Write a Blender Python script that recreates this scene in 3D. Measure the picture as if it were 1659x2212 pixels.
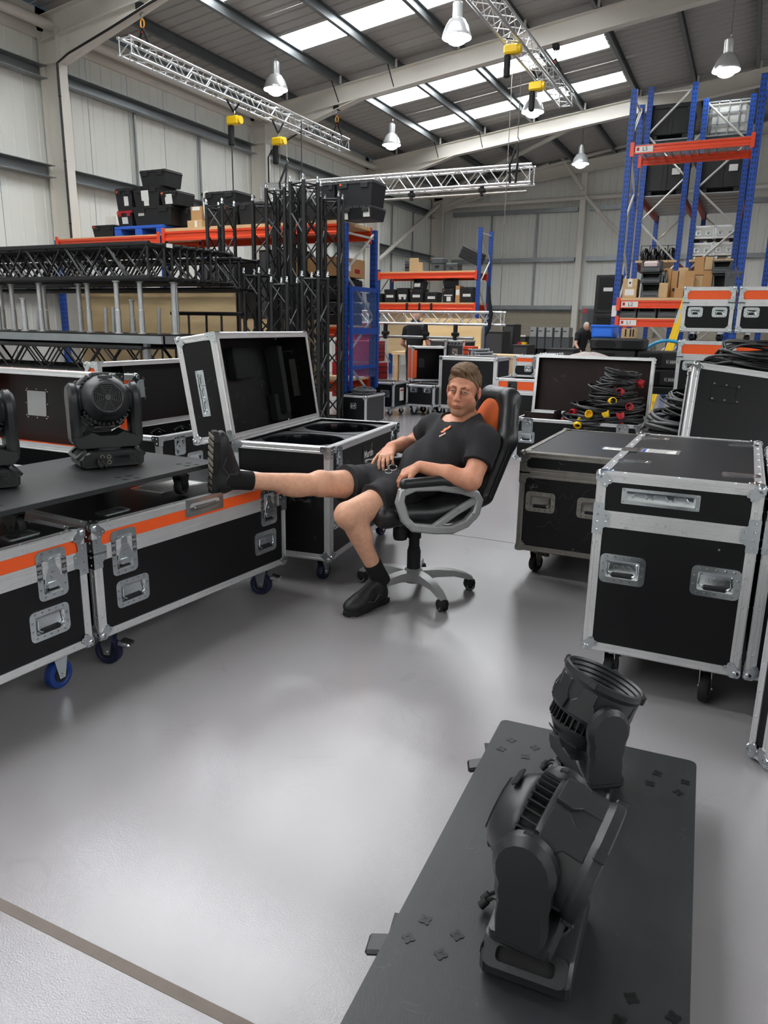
import bpy, bmesh, math, random
import numpy as np
from mathutils import Matrix, Vector, Euler
R = math.radians
SC = bpy.context.scene
COL = SC.collection
for _o in list(bpy.data.objects): bpy.data.objects.remove(_o)

# ------------------------------------------------------------------ camera
# world axes follow the hall: +Y runs along its length, +X across it
F_PX, PITCH, ROLL, YAW, EYE = 1597.0, R(14.153), R(0.9756), R(25.5), 1.385
def camera():
    cp, sp, cr, sr = math.cos(PITCH), math.sin(PITCH), math.cos(ROLL), math.sin(ROLL)
    def room(v):
        x, y, z = v
        return Vector((x*math.cos(YAW)-y*math.sin(YAW), x*math.sin(YAW)+y*math.cos(YAW), z))
    right, down, fwd = room((cr, sr*sp, sr*cp)), room((sr, -cr*sp, -cr*cp)), room((0, cp, -sp))
    m = Matrix.Identity(4)
    for i, v in enumerate((right, -down, -fwd)):
        for j in range(3): m[j][i] = v[j]
    m.translation = (0, 0, EYE)
    cd = bpy.data.cameras.new('camera'); cd.sensor_fit = 'VERTICAL'; cd.sensor_height = 36; cd.sensor_width = 27
    cd.lens = 36*F_PX/2212; cd.clip_start = .05; cd.clip_end = 200
    o = bpy.data.objects.new('camera', cd); COL.objects.link(o); o.matrix_world = m
    SC.camera = o
camera()

# ------------------------------------------------------------------ light and exposure
SKY_LIGHT = 13.0        # daylight glowing through the roof lights
LAMP_LIGHT = 22.0       # lens of each high bay lamp
SC.view_settings.view_transform = 'Standard'; SC.view_settings.look = 'None'
SC.view_settings.gamma = 1.0; SC.view_settings.use_curve_mapping = False
SC.view_settings.exposure = 0.25
w = bpy.data.worlds.new('World'); SC.world = w; w.use_nodes = True
nt = w.node_tree
sky = nt.nodes.new('ShaderNodeTexSky'); sky.sky_type = 'HOSEK_WILKIE'; sky.turbidity = 6
bgn = nt.nodes['Background']; bgn.inputs['Strength'].default_value = 1.0
nt.links.new(sky.outputs[0], bgn.inputs['Color'])
SC.cycles.max_bounces = 8; SC.cycles.diffuse_bounces = 5; SC.cycles.glossy_bounces = 4
SC.cycles.transmission_bounces = 4; SC.cycles.sample_clamp_indirect = 6; SC.cycles.caustics_reflective = False
SC.cycles.use_denoising = True

# ------------------------------------------------------------------ materials
def lin(h):
    h = h.lstrip('#'); c = [int(h[i:i+2], 16)/255 for i in (0, 2, 4)]
    return [x/12.92 if x <= .04045 else ((x+.055)/1.055)**2.4 for x in c]
MATS = {}
def mat(name, col, rough=.5, metal=0., var=0., vscale=8., bump=0., bscale=60., stretch=None, emit=0., coat=0., spec=None, rvar=0., scratch=None, alpha=None, trans=0.):
    if name in MATS: return MATS[name]
    m = bpy.data.materials.new(name); m.use_nodes = True; MATS[name] = m
    nt = m.node_tree; N = nt.nodes; L = nt.links; b = N['Principled BSDF']
    c = lin(col) if isinstance(col, str) else list(col)
    b.inputs['Base Color'].default_value = (*c, 1); b.inputs['Roughness'].default_value = rough; b.inputs['Metallic'].default_value = metal
    if coat: b.inputs['Coat Weight'].default_value = coat; b.inputs['Coat Roughness'].default_value = .1
    if spec is not None: b.inputs['Specular IOR Level'].default_value = spec
    if trans: b.inputs['Transmission Weight'].default_value = trans
    if emit: b.inputs['Emission Color'].default_value = (*c, 1); b.inputs['Emission Strength'].default_value = emit
    tc = N.new('ShaderNodeTexCoord'); mp = N.new('ShaderNodeMapping'); L.new(tc.outputs['Object'], mp.inputs[0])
    if stretch: mp.inputs['Scale'].default_value = stretch
    out = None
    if var or rvar:
        n = N.new('ShaderNodeTexNoise'); n.inputs['Scale'].default_value = vscale; n.inputs['Detail'].default_value = 5; L.new(mp.outputs[0], n.inputs[0])
        if var:
            mx = N.new('ShaderNodeMix'); mx.data_type = 'RGBA'
            mx.inputs[6].default_value = (*[x*(1-var) for x in c], 1); mx.inputs[7].default_value = (*[min(1, x*(1+var)) for x in c], 1)
            L.new(n.outputs[0], mx.inputs[0]); out = mx.outputs[2]
        if rvar:
            mr = N.new('ShaderNodeMapRange'); mr.inputs[1].default_value = .3; mr.inputs[2].default_value = .7
            mr.inputs[3].default_value = max(.03, rough-rvar); mr.inputs[4].default_value = rough+rvar
            L.new(n.outputs[0], mr.inputs[0]); L.new(mr.outputs[0], b.inputs['Roughness'])
    if scratch:                                    # pale scuffs: thin warped lines
        sc_col, amount, sc_scale = scratch
        w1 = N.new('ShaderNodeTexNoise'); w1.inputs['Scale'].default_value = sc_scale; w1.inputs['Detail'].default_value = 1.5; w1.inputs['Distortion'].default_value = 1.2
        L.new(tc.outputs['Object'], w1.inputs[0])
        a = N.new('ShaderNodeMath'); a.operation = 'SUBTRACT'; a.inputs[1].default_value = .5; L.new(w1.outputs[0], a.inputs[0])
        ab = N.new('ShaderNodeMath'); ab.operation = 'ABSOLUTE'; L.new(a.outputs[0], ab.inputs[0])
        rr = N.new('ShaderNodeMapRange'); rr.inputs[1].default_value = 0; rr.inputs[2].default_value = .008; rr.inputs[3].default_value = 1; rr.inputs[4].default_value = 0
        L.new(ab.outputs[0], rr.inputs[0])
        n2 = N.new('ShaderNodeTexNoise'); n2.inputs['Scale'].default_value = sc_scale*1.3; L.new(tc.outputs['Object'], n2.inputs[0])
        g = N.new('ShaderNodeMapRange'); g.inputs[1].default_value = .5; g.inputs[2].default_value = .62; L.new(n2.outputs[0], g.inputs[0])
        mu = N.new('ShaderNodeMath'); mu.operation = 'MULTIPLY'; L.new(rr.outputs[0], mu.inputs[0]); L.new(g.outputs[0], mu.inputs[1])
        mu2 = N.new('ShaderNodeMath'); mu2.operation = 'MULTIPLY'; mu2.inputs[1].default_value = amount; L.new(mu.outputs[0], mu2.inputs[0])
        mx2 = N.new('ShaderNodeMix'); mx2.data_type = 'RGBA'; mx2.inputs[7].default_value = (*lin(sc_col), 1)
        if out: L.new(out, mx2.inputs[6])
        else: mx2.inputs[6].default_value = (*c, 1)
        L.new(mu2.outputs[0], mx2.inputs[0]); out = mx2.outputs[2]
    if out: L.new(out, b.inputs['Base Color'])
    if bump:
        n = N.new('ShaderNodeTexNoise'); n.inputs['Scale'].default_value = bscale; n.inputs['Detail'].default_value = 3; L.new(mp.outputs[0], n.inputs[0])
        bp = N.new('ShaderNodeBump'); bp.inputs['Strength'].default_value = bump; bp.inputs['Distance'].default_value = .01
        L.new(n.outputs[0], bp.inputs['Height']); L.new(bp.outputs[0], b.inputs['Normal'])
    return m
M = dict(
 floor=mat('floor_paint', '#979496', .13, var=.03, vscale=1.6, bump=.085, bscale=230, spec=.6, scratch=('#7c7a7a', .18, 2.2)),
 joint=mat('floor_joint', '#6e655c', .7, var=.2, vscale=20),
 liner=mat('wall_liner', '#e6e7e0', .55, var=.03, vscale=1.2),
 roof=mat('roof_liner', '#a8a6a2', .5, var=.05, vscale=1.5),
 white_steel=mat('white_steel', '#dcd8cf', .5, var=.04, vscale=2),
 galv=mat('galvanised', '#93989a', .42, .6, var=.18, vscale=6, stretch=(1, .2, 1)),
 purlin=mat('purlin_steel', '#6d7273', .45, .5, var=.15, vscale=5),
 post=mat('steel_post', '#b9bbbc', .32, .7, var=.15, vscale=12),
 glaze=mat('roof_light', (.955, .975, 1.0), .4, emit=SKY_LIGHT),
 block=mat('concrete_block', '#a79f8f', .9, var=.12, vscale=9, bump=.3, bscale=70),
 mortar=mat('mortar', '#c0b79c', .95, var=.1),
 lam=mat('black_laminate', '#0d0e10', .4, var=.15, vscale=5, bump=.03, bscale=220, spec=.3),
 lam_worn=mat('worn_black_laminate', '#0f1011', .42, var=.3, vscale=4, bump=.04, bscale=200, scratch=('#8b8b88', .5, 6), spec=.3),
 lam_top=mat('scuffed_lid_laminate', '#1d1e1f', .42, spec=.25, var=.45, vscale=7, bump=.04, bscale=180, stretch=(1, .25, 1), scratch=('#8f8c88', .3, 5)),
 lam_red=mat('brown_ply_film', '#241916', .45, spec=.2, var=.15, vscale=3, scratch=('#9a938c', .16, 5)),
 lam_grey=mat('grey_laminate', '#3c3d3f', .5, var=.06),
 foam=mat('foam_lining', '#17191b', .95, bump=.3, bscale=300),
 black_in=mat('case_lining', '#101216', .5, var=.1),
 alu=mat('aluminium_trim', '#d9dadb', .3, .6, var=.10, vscale=14, bump=.05, bscale=40, stretch=(1, 1, 1), scratch=('#5d5a56', .45, 16)),
 alu_worn=mat('worn_aluminium_trim', '#8d8983', .42, .7, var=.3, vscale=18, bump=.08, bscale=40, scratch=('#3e3b38', .5, 18)),
 chrome=mat('zinc_plate', '#c3cacd', .17, .95, var=.10, vscale=12, rvar=.06),
 chrome_worn=mat('dull_zinc_plate', '#8b8882', .36, .8, var=.3, vscale=25),
 orange=mat('orange_band', '#ee5a1c', .45, var=.05, vscale=3),
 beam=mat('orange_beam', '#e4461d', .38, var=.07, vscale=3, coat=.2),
 upright=mat('blue_upright', '#16489e', .4, var=.08, vscale=4),
 wood=mat('pine_plank', '#d3b184', .7, var=.25, vscale=6, stretch=(.6, 8, 8), bump=.05),
 ply=mat('plywood', '#e0c596', .65, var=.22, vscale=3.5, stretch=(.5, 4, 2.2)),
 card=mat('cardboard', '#b98e5e', .8, var=.08, vscale=5),
 card2=mat('pale_cardboard', '#c8a87c', .8, var=.08, vscale=5),
 plastic=mat('black_plastic', '#141517', .5, var=.15, vscale=6),
 plastic_grey=mat('grey_plastic', '#4d5052', .5, var=.06),
 rubber=mat('rubber', '#0d0e10', .7),
 bluew=mat('blue_wheel', '#12367a', .5),
 bluebox=mat('blue_plastic', '#1f6fe0', .45, var=.05),
 paper=mat('paper_label', '#e4e3de', .8, var=.04),
 ink=mat('print_ink', '#1b1b1f', .7),
 blackpaint=mat('black_paint', '#0f1011', .38, var=.2, vscale=8),
 blackboard=mat('black_board', '#2b2e2f', .4, var=.25, vscale=3.5, bump=.08, bscale=90, stretch=(9, .8, 1), scratch=('#5a5b5b', .25, 9)),
 fixture=mat('fixture_housing', '#232527', .38, var=.08, vscale=4, bump=.03, bscale=400),
 fixture2=mat('fixture_dark', '#08090a', .45),
 lens=mat('dark_lens', '#0a0c10', .08, coat=.5),
 silver=mat('silver_truss', '#d8d9da', .3, .75, var=.08, vscale=10),
 yellow=mat('yellow_paint', '#f0c616', .4, var=.05),
 red=mat('red_paint', '#a8121f', .35, var=.06, coat=.3),
 redplug=mat('red_plug', '#b3202c', .45, var=.08),
 cable=mat('black_cable', '#1a1a1b', .45, var=.15, vscale=20),
 strap=mat('black_webbing', '#101112', .85),
 hookorange=mat('orange_link', '#e39a2b', .4),
 leather=mat('black_leather', '#17181a', .38, var=.25, vscale=9, bump=.08, bscale=160, scratch=('#8d8b88', .3, 9)),
 orangefab=mat('orange_fabric', '#d5601c', .75, var=.08, vscale=6),
 cloth=mat('black_cotton', '#1b1b1e', .9, var=.18, vscale=5, bump=.15, bscale=14),
 shorts=mat('charcoal_cotton', '#222225', .9, var=.15, vscale=5, bump=.15, bscale=14),
 sock=mat('black_sock', '#0b0b0d', .95),
 shoe=mat('black_shoe', '#111113', .5, var=.3, vscale=14, bump=.25, bscale=40),
 sole=mat('shoe_tread', '#6f685d', .8, var=.2),
 greypaint=mat('silver_plastic', '#a5a6a6', .35, .35, var=.06, scratch=('#202020', .6, 14)),
 lampmet=mat('spun_aluminium', '#d6d8d9', .25, .6),
 lamp_glow=mat('lamp_lens', (.9, .96, 1), .3, emit=LAMP_LIGHT),
 glass=mat('label_window', '#9aa5a6', .12, var=.06),
 darkgap=mat('dark_recess', '#050506', .8),
)
# ------------------------------------------------------------------ mesh helpers
class MB:
    def __init__(s): s.v = []; s.f = []
    def add(s, vs, fs, T=None):
        o = len(s.v)
        s.v += [tuple(T @ Vector(p)) for p in vs] if T else [tuple(p) for p in vs]
        s.f += [tuple(i+o for i in f) for f in fs]; return s
    def box(s, lo, hi, T=None):
        (a, b, c), (d, e, f) = lo, hi
        return s.add([(a,b,c),(d,b,c),(d,e,c),(a,e,c),(a,b,f),(d,b,f),(d,e,f),(a,e,f)], [(0,3,2,1),(4,5,6,7),(0,1,5,4),(1,2,6,5),(2,3,7,6),(3,0,4,7)], T)
    def rbox(s, lo, hi, r, T=None):                       # chamfered box
        a, b = Vector(lo), Vector(hi); r = min(r, *[(b[i]-a[i])*.49 for i in range(3)])
        vs, idx = [], {}
        for k in range(8):
            cor = [(b if k >> i & 1 else a)[i] for i in range(3)]; sg = [-1 if k >> i & 1 else 1 for i in range(3)]
            for ax in range(3):
                p = list(cor)
                for j in range(3):
                    if j != ax: p[j] += sg[j]*r
                idx[k, ax] = len(vs); vs.append(p)
        fs = []
        for ax in range(3):
            u, w_ = (ax+1) % 3, (ax+2) % 3
            for sd in (0, 1):
                ks = [sd << ax | x << u | y << w_ for x, y in ((0,0),(1,0),(1,1),(0,1))]
                q = [idx[k, ax] for k in ks]; fs.append(q if sd else q[::-1])
            for x in (0, 1):
                for y in (0, 1):
                    k0 = x << u | y << w_; k1 = k0 | 1 << ax
                    q = [idx[k0, u], idx[k1, u], idx[k1, w_], idx[k0, w_]]
                    fs.append(q if (x ^ y) else q[::-1])
        for k in range(8):
            t = [idx[k, 0], idx[k, 1], idx[k, 2]]; odd = (k & 1) ^ (k >> 1 & 1) ^ (k >> 2 & 1)
            fs.append(t if odd else t[::-1])
        return s.add(vs, fs, T)
    def cyl(s, p, q, r, n=8, r2=None, T=None):
        p, q = Vector(p), Vector(q); d = (q-p)
        if d.length < 1e-7: return s
        d.normalize(); a = d.orthogonal().normalized(); b = d.cross(a); r2 = r if r2 is None else r2
        vs = []
        for c, rr in ((p, r), (q, r2)):
            for i in range(n):
                t = 2*math.pi*i/n; vs.append(c+(a*math.cos(t)+b*math.sin(t))*rr)
        fs = [(i, (i+1) % n, n+(i+1) % n, n+i) for i in range(n)]+[tuple(range(n))[::-1], tuple(range(n, 2*n))]
        return s.add(vs, fs, T)
    def tube(s, path, r, n=6, closed=False, T=None, r_at=None):
        P = [Vector(p) for p in path]; m = len(P); vs = []; fs = []
        up = None
        for i in range(m):
            a = P[i-1] if (i or closed) else P[i]; c = P[(i+1) % m] if (i < m-1 or closed) else P[i]
            d = (c-a)
            if d.length < 1e-9: d = Vector((0, 0, 1))
            d.normalize()
            if up is None: up = d.orthogonal().normalized()
            up = (up-d*up.dot(d))
            up = up.normalized() if up.length > 1e-6 else d.orthogonal().normalized()
            b = d.cross(up); rr = r_at(i/(m-1)) if r_at else r
            for k in range(n):
                t = 2*math.pi*k/n; vs.append(P[i]+(up*math.cos(t)+b*math.sin(t))*rr)
        for i in range(m if closed else m-1):
            j = (i+1) % m
            for k in range(n): fs.append((i*n+k, i*n+(k+1) % n, j*n+(k+1) % n, j*n+k))
        if not closed: fs += [tuple(range(n))[::-1], tuple(range((m-1)*n, m*n))]
        return s.add(vs, fs, T)
    def lathe(s, prof, n=16, T=None, close=False):        # prof: (r, z) from bottom to top
        vs, rings = [], []
        for r, z in prof:
            if r < 1e-6: rings.append([len(vs)]); vs.append((0, 0, z))
            else:
                rings.append(list(range(len(vs), len(vs)+n)))
                vs += [(r*math.cos(2*math.pi*i/n), r*math.sin(2*math.pi*i/n), z) for i in range(n)]
        fs = []
        for A, B in list(zip(rings, rings[1:]))+([(rings[-1], rings[0])] if close else []):
            for i in range(n):
                j = (i+1) % n
                if len(A) == 1 and len(B) == 1: continue
                if len(A) == 1: fs.append((A[0], B[j], B[i]))
                elif len(B) == 1: fs.append((A[i], A[j], B[0]))
                else: fs.append((A[i], A[j], B[j], B[i]))
        return s.add(vs, fs, T)
    def prism(s, poly, z0, z1, T=None, inset=0.):          # polygon (ccw, x y) between z0 and z1
        n = len(poly); rings = [(poly, z0), (poly, z1)]
        if inset:
            cx = sum(p[0] for p in poly)/n; cy = sum(p[1] for p in poly)/n
            def shr(d):
                return [(p[0]-(p[0]-cx)/max(1e-6, math.hypot(p[0]-cx, p[1]-cy))*d, p[1]-(p[1]-cy)/max(1e-6, math.hypot(p[0]-cx, p[1]-cy))*d) for p in poly]
            rings = [(shr(inset), z0), (poly, z0+inset), (poly, z1-inset), (shr(inset), z1)]
        vs = [(x, y, z) for P, z in rings for x, y in P]; k = len(rings)
        fs = [(a*n+i, a*n+(i+1) % n, (a+1)*n+(i+1) % n, (a+1)*n+i) for a in range(k-1) for i in range(n)]
        fs += [tuple(range(n))[::-1], tuple(range((k-1)*n, k*n))]
        return s.add(vs, fs, T)
    def ring(s, outer, inner, z0, z1, T=None):             # polygon frame (same vertex count)
        n = len(outer); vs = [(x, y, z) for P, z in ((outer, z0), (inner, z0), (inner, z1), (outer, z1)) for x, y in P]
        fs = []
        for i in range(n):
            j = (i+1) % n
            fs += [(i, n+i, n+j, j), (n+i, 2*n+i, 2*n+j, n+j), (2*n+i, 3*n+i, 3*n+j, 2*n+j), (3*n+i, i, j, 3*n+j)]
        return s.add(vs, fs, T)
    def quad(s, a, b, c, d, T=None): return s.add([a, b, c, d], [(0, 1, 2, 3)], T)
    def mesh(s, name, m=None, smooth=None):
        me = bpy.data.meshes.new(name); me.from_pydata(s.v, [], s.f); me.update()
        if smooth:
            me.polygons.foreach_set('use_smooth', [True]*len(me.polygons))
            me.set_sharp_from_angle(angle=R(smooth))
        if m: me.materials.append(m)
        return me
def rrect(w, h, r, n=3, cx=0, cy=0):                      # rounded rectangle, ccw
    pts = []
    for sx, sy, a0 in ((1, 1, 0), (-1, 1, 90), (-1, -1, 180), (1, -1, 270)):
        for i in range(n+1):
            a = R(a0+90*i/n); pts.append((cx+sx*(w/2-r)+r*math.cos(a), cy+sy*(h/2-r)+r*math.sin(a)))
    return pts
def TR(loc=(0, 0, 0), rz=0, rx=0, ry=0, s=1): return Matrix.Translation(loc) @ Euler((R(rx), R(ry), R(rz))).to_matrix().to_4x4() @ Matrix.Diagonal((s, s, s, 1) if not isinstance(s, tuple) else (*s, 1))
CACHE = {}
def cached(key, fn):
    if key not in CACHE: CACHE[key] = fn()
    return CACHE[key]
def obj(name, mesh, m=None, parent=None, T=None, smooth=None, label=None, kind=None):
    if isinstance(mesh, MB): mesh = mesh.mesh(name, m, smooth)
    o = bpy.data.objects.new(name, mesh); COL.objects.link(o)
    if m is not None and (not mesh.materials): mesh.materials.append(m)
    if parent is not None: o.parent = parent
    if T is not None: o.matrix_basis = T
    if label: o['label'] = label
    if kind: o['kind'] = kind
    return o
def tag(o, label, cat, group=None, kind=None):
    o['label'] = label; o['category'] = cat
    if group: o['group'] = group
    if kind: o['kind'] = kind
    return o
def thing(name, label, cat, loc=(0, 0, 0), rz=0, group=None, T=None):
    o = bpy.data.objects.new(name, None); COL.objects.link(o); o.empty_display_size = .1
    o.matrix_basis = T if T is not None else TR(loc, rz)
    return tag(o, label, cat, group)
def group_empty(name, parent=None, kind=None, T=None):
    o = bpy.data.objects.new(name, None); COL.objects.link(o); o.empty_display_size = .1
    if parent: o.parent = parent
    if kind: o['kind'] = kind
    if T is not None: o.matrix_basis = T
    return o
def struct(name, mb, m, smooth=None): return obj(name, mb, m, None, None, smooth, kind='structure')
def boxm(lo, hi, r=0.): return MB().rbox(lo, hi, r) if r else MB().box(lo, hi)
def text_mesh(key, body, size=1., extrude=.0, m=None, align='CENTER', sx=1., bold=0.):
    def mk():
        cu = bpy.data.curves.new(key, 'FONT'); cu.body = body; cu.size = size; cu.extrude = extrude; cu.align_x = align; cu.align_y = 'CENTER'; cu.offset = bold; cu.resolution_u = 3
        o = bpy.data.objects.new(key, cu); COL.objects.link(o)
        me = bpy.data.meshes.new_from_object(o.evaluated_get(bpy.context.evaluated_depsgraph_get())); me.name = key
        bpy.data.objects.remove(o); bpy.data.curves.remove(cu)
        if sx != 1: me.transform(Matrix.Diagonal((sx, 1, 1, 1)))
        me.materials.clear(); me.materials.append(m or M['ink']); return me
    return cached('txt'+key, mk)
rnd = random.Random(7)
# ------------------------------------------------------------------ the hall
XW, XE, YB, YF, XR = -11.35, 15.35, -9.0, 28.0, 2.0
def zrb(x): x = x if x <= XR else 2*XR-x; return 6.19+.125*(x+8.72)   # underside of the rafters
def zrt(x): return zrb(x)+.38
def zroof(x): return zrt(x)+.2
def hall():
    fl = struct('floor', MB().box((XW-.3, YB-.3, -.2), (XE+.3, YF+.3, 0)), M['floor'])
    for (a, b) in (((XW, .955), (XE, .982)), ((XW, 4.62), (XE, 4.626)), ((XW, 12.2), (XE, 12.206))):
        obj('floor_joint', MB().box((*a, -.01), (*b, .0012)), M['joint'], fl)
    obj('floor_joint', MB().box((-3.4, YB, -.01), (-3.394, YF, .0012)), M['joint'], fl)
    # corrugated liner sheet, 1 m wide, local x along the wall, y out of it
    def sheet(h, wd=1.0):
        prof = [(0, 0)]
        for k in range(4):
            x = .125+.25*k
            prof += [(x-.022, 0), (x-.010, -.012), (x+.010, -.012), (x+.022, 0)]
        prof += [(1.0-.008, 0), (1.0-.004, -.018), (1.0, -.018)]
        n = len(prof); vs = [(x*wd, y, z) for z in (0, h) for x, y in prof]
        return MB().add(vs, [(i, i+1, n+i+1, n+i) for i in range(n-1)]).mesh('cladding_sheet', M['liner'])
    # left wall (X = XW), seen from +X: local x -> -Y
    wl = group_empty('wall_left', kind='structure')
    me = sheet(6.2); n = int(YF-YB)
    for i in range(n):
        obj('cladding_sheet', me, None, wl, Matrix(((0, -1, 0, XW), (-1, 0, 0, YF-i), (0, 0, 1, 0), (0, 0, 0, 1))))
    for z in (1.95, 3.86, 5.40):
        for y0, y1 in ((-8.9, -2.05), (-1.85, 3.95), (4.15, 9.95), (10.15, 15.95), (16.15, 21.95), (22.15, 27.4)):
            pr = [(0, -.1), (.2, -.1), (.2, -.09), (.012, -.09), (.012, .09), (.2, .09), (.2, .1), (0, .1)]
            obj('girt', MB().add([(XW+.03+x, y, z+w_) for y in (y0, y1) for x, w_ in pr], [tuple(range(8)), tuple(range(8, 16))[::-1]]+[(i, 8+i, 8+(i+1) % 8, (i+1) % 8) for i in range(8)]), M['galv'], wl)
    for y0, y1 in ((4.15, 9.95), (10.15, 15.95), (16.15, 21.95), (22.15, 27.4)):
        obj('eave_beam', MB().cyl((-11.05, y0-.1, 6.1), (-11.05, y1+.1, 6.1), .085, 12), M['white_steel'], wl, smooth=40)
        obj('gutter_lining', MB().box((XW-.02, y0-.2, 5.93), (XW+.06, y1+.2, 6.4)), M['white_steel'], wl)
        for k in (1, 2):
            y = y0+(y1-y0)*k/3
            obj('sag_rod', MB().box((XW+.05, y-.02, 1.95), (XW+.09, y+.02, 5.35)), M['galv'], wl)
    # far wall (Y = YF), local x -> +X mirrored so ribs face -Y
    wf = group_empty('wall_far', kind='structure')
    me = sheet(5.6)
    for i in range(int(XE-XW)+1):
        obj('cladding_sheet', me, None, wf, Matrix(((1, 0, 0, XW+i), (0, 1, 0, YF), (0, 0, 1, 2.05), (0, 0, 0, 1))))
    for z in (2.12, 3.78, 5.45):
        for x0, x1 in ((-10.6, -5.95), (-5.55, .5), (.9, 7), (7.4, 14.5)):
            obj('girt', MB().box((x0, YF-.22, z-.07), (x1, YF-.02, z+.07)), M['galv'], wf)
    for x in (-9.1, -7.4, -2.5):
        obj('sag_rod', MB().box((x-.03, YF-.1, 2.1), (x+.03, YF-.05, 5.4)), M['galv'], wf)
    obj('wall_cap', MB().box((XW, YF-.02, 1.98), (XE, YF+.3, 2.06)), M['galv'], wf)
    obj('mortar_bed', MB().box((XW, YF+.012, 0), (XE, YF+.3, 1.99)), M['mortar'], wf)
    bm_full = boxm((0, -.03, 0), (.43, .03, .205), .006).mesh('block', M['block'])
    for row in range(9):
        x = -8.4-(.22 if row % 2 else 0)
        while x < -3.2:
            obj('block', bm_full, None, wf, TR((x, YF+.03, .01+row*.22))); x += .44
    obj('block_course', MB().box((XW, YF, 0), (-8.6, YF+.05, 1.98)), M['block'], wf); obj('block_course', MB().box((-3.1, YF, 0), (XE, YF+.05, 1.98)), M['block'], wf)
    # gable posts, rail and bracing
    for x, zt in ((-5.75, 6.6), (.7, 7.3)):
        ip = [(-.1, -.1), (.1, -.1), (.1, -.085), (.006, -.085), (.006, .085), (.1, .085), (.1, .1), (-.1, .1), (-.1, .085), (-.006, .085), (-.006, -.085), (-.1, -.085)]
        obj('gable_post', MB().prism(ip, 0, zt, TR((x, YF-.36, 0), 0)), M['white_steel'], wf)
    obj('gable_rail', MB().cyl((-10.7, YF-.42, 5.72), (14, YF-.42, 5.95), .075, 10), M['white_steel'], wf, smooth=40)
    for a, b in (((-5.65, 5.8), (-2.6, 2.6)), ((-10.6, 6.2), (-4.4, 7.3)), ((-5.75, 6.0), (-7.2, 7.9)), ((-10.7, 5.75), (-7.0, 6.9))):
        obj('brace', MB().cyl((a[0], YF-.55, a[1]), (b[0], YF-.55, b[1]), .06, 8), M['white_steel'], wf, smooth=40)
    obj('brace', MB().cyl((-11.0, 22.3, 3.4), (-11.0, 27.3, 5.75), .07, 10), M['white_steel'], wf, smooth=40)
    obj('brace', MB().cyl((-10.6, 27.4, 6.3), (-4.4, 22.2, 7.0), .07, 8), M['white_steel'], wf, smooth=40)
    struct('wall_right', MB().box((XE, YB, 0), (XE+.2, YF, 6.6)), M['liner'])
    struct('wall_back', MB().box((XW, YB-.2, 0), (XE, YB, 8)), M['liner'])
    gb = MB().prism([(XW, 6.0), (XE, 6.0), (XE, 7.2), (XR, 8.1), (XW, 6.3)], -.1, 0, Matrix(((1, 0, 0, 0), (0, 0, -1, YF+.05), (0, 1, 0, 0), (0, 0, 0, 1))))
    obj('gable_cladding', gb, M['liner'], wf)
    # portal frames
    def isec(b, h, tf=.016, tw=.012):
        return [(-b/2, -h/2), (b/2, -h/2), (b/2, -h/2+tf), (tw/2, -h/2+tf), (tw/2, h/2-tf), (b/2, h/2-tf), (b/2, h/2), (-b/2, h/2), (-b/2, h/2-tf), (-tw/2, h/2-tf), (-tw/2, -h/2+tf), (-b/2, -h/2+tf)]
    for k, y in enumerate((-7.95, -1.95, 4.05, 10.05, 16.05, 22.05, 27.5)):
        t = group_empty('trim_%d' % (k+1), kind='structure')
        for s in (-1, 1):
            def X(x): return x if s < 0 else 2*XR-x
            # column: flanges face across the hall
            obj('column', MB().prism([(q, p) for p, q in isec(.2, .42)][::-1], 0, 6.05, TR((X(-11.09), y, 0))), M['white_steel'], t)
            obj('stiffener', MB().box((X(-11.09)-.2, y-.095, 5.53), (X(-11.09)+.2, y+.095, 5.55)), M['white_steel'], t)
            a, b = X(-11.25), X(XR); za, zb_ = zrb(a), zrb(b)
            sec = isec(.2, .38)
            vs = [(a, y+p, za+.19+q) for p, q in sec]+[(b, y+p, zb_+.19+q) for p, q in sec]
            f = [(i, 12+i, 12+(i+1) % 12, (i+1) % 12) for i in range(12)]
            obj('rafter', MB().add(vs, f+[tuple(range(12)), tuple(range(12, 24))[::-1]]), M['white_steel'], t)
            hx0, hx1 = X(-10.88), X(-8.4)
            hp = [(hx0, 5.52), (hx1, zrb(hx1)), (hx0, zrb(hx0))]
            vs = [(x, y+d, z) for d in (-.006, .006) for x, z in hp]
            obj('haunch', MB().add(vs, [(0, 1, 2), (5, 4, 3), (0, 3, 4, 1), (1, 4, 5, 2), (2, 5, 3, 0)]), M['white_steel'], t)
            vs = [(x, y+d, z+e) for d in (-.1, .1) for (x, z) in hp[:2] for e in (0, .016)]
            obj('haunch_flange', MB().add(vs, [(0, 2, 3, 1), (4, 5, 7, 6), (0, 1, 5, 4), (2, 6, 7, 3), (1, 3, 7, 5), (0, 4, 6, 2)]), M['white_steel'], t)
    # roof: ceiling holds purlins and liner sheets, roof lights are windows
    ce = group_empty('ceiling', kind='structure')
    px = [-10.3, -8.9, -7.55, -6.15, -4.78, -3.38, -2.02, -.62, .8]
    for x0 in px:
        for x in (x0, 2*XR-x0):
            z = zrt(x)
            pr = [(-.035, .2), (.035, .2), (.035, .19), (-.025, .19), (-.025, .012), (.045, .012), (.045, 0), (-.035, 0)]
            obj('purlin', MB().add([(x+p, yy, z+q) for yy in (YB, YF) for p, q in pr], [tuple(range(8)), tuple(range(8, 16))[::-1]]+[(i, 8+i, 8+(i+1) % 8, (i+1) % 8) for i in range(8)]), M['purlin'], ce)
            for yy in (10.05, 16.05, 22.05):
                if x < 2: obj('purlin_cleat', MB().box((x+.05, yy-.16, z), (x+.10, yy-.15, z+.16)), M['white_steel'], ce)
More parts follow.
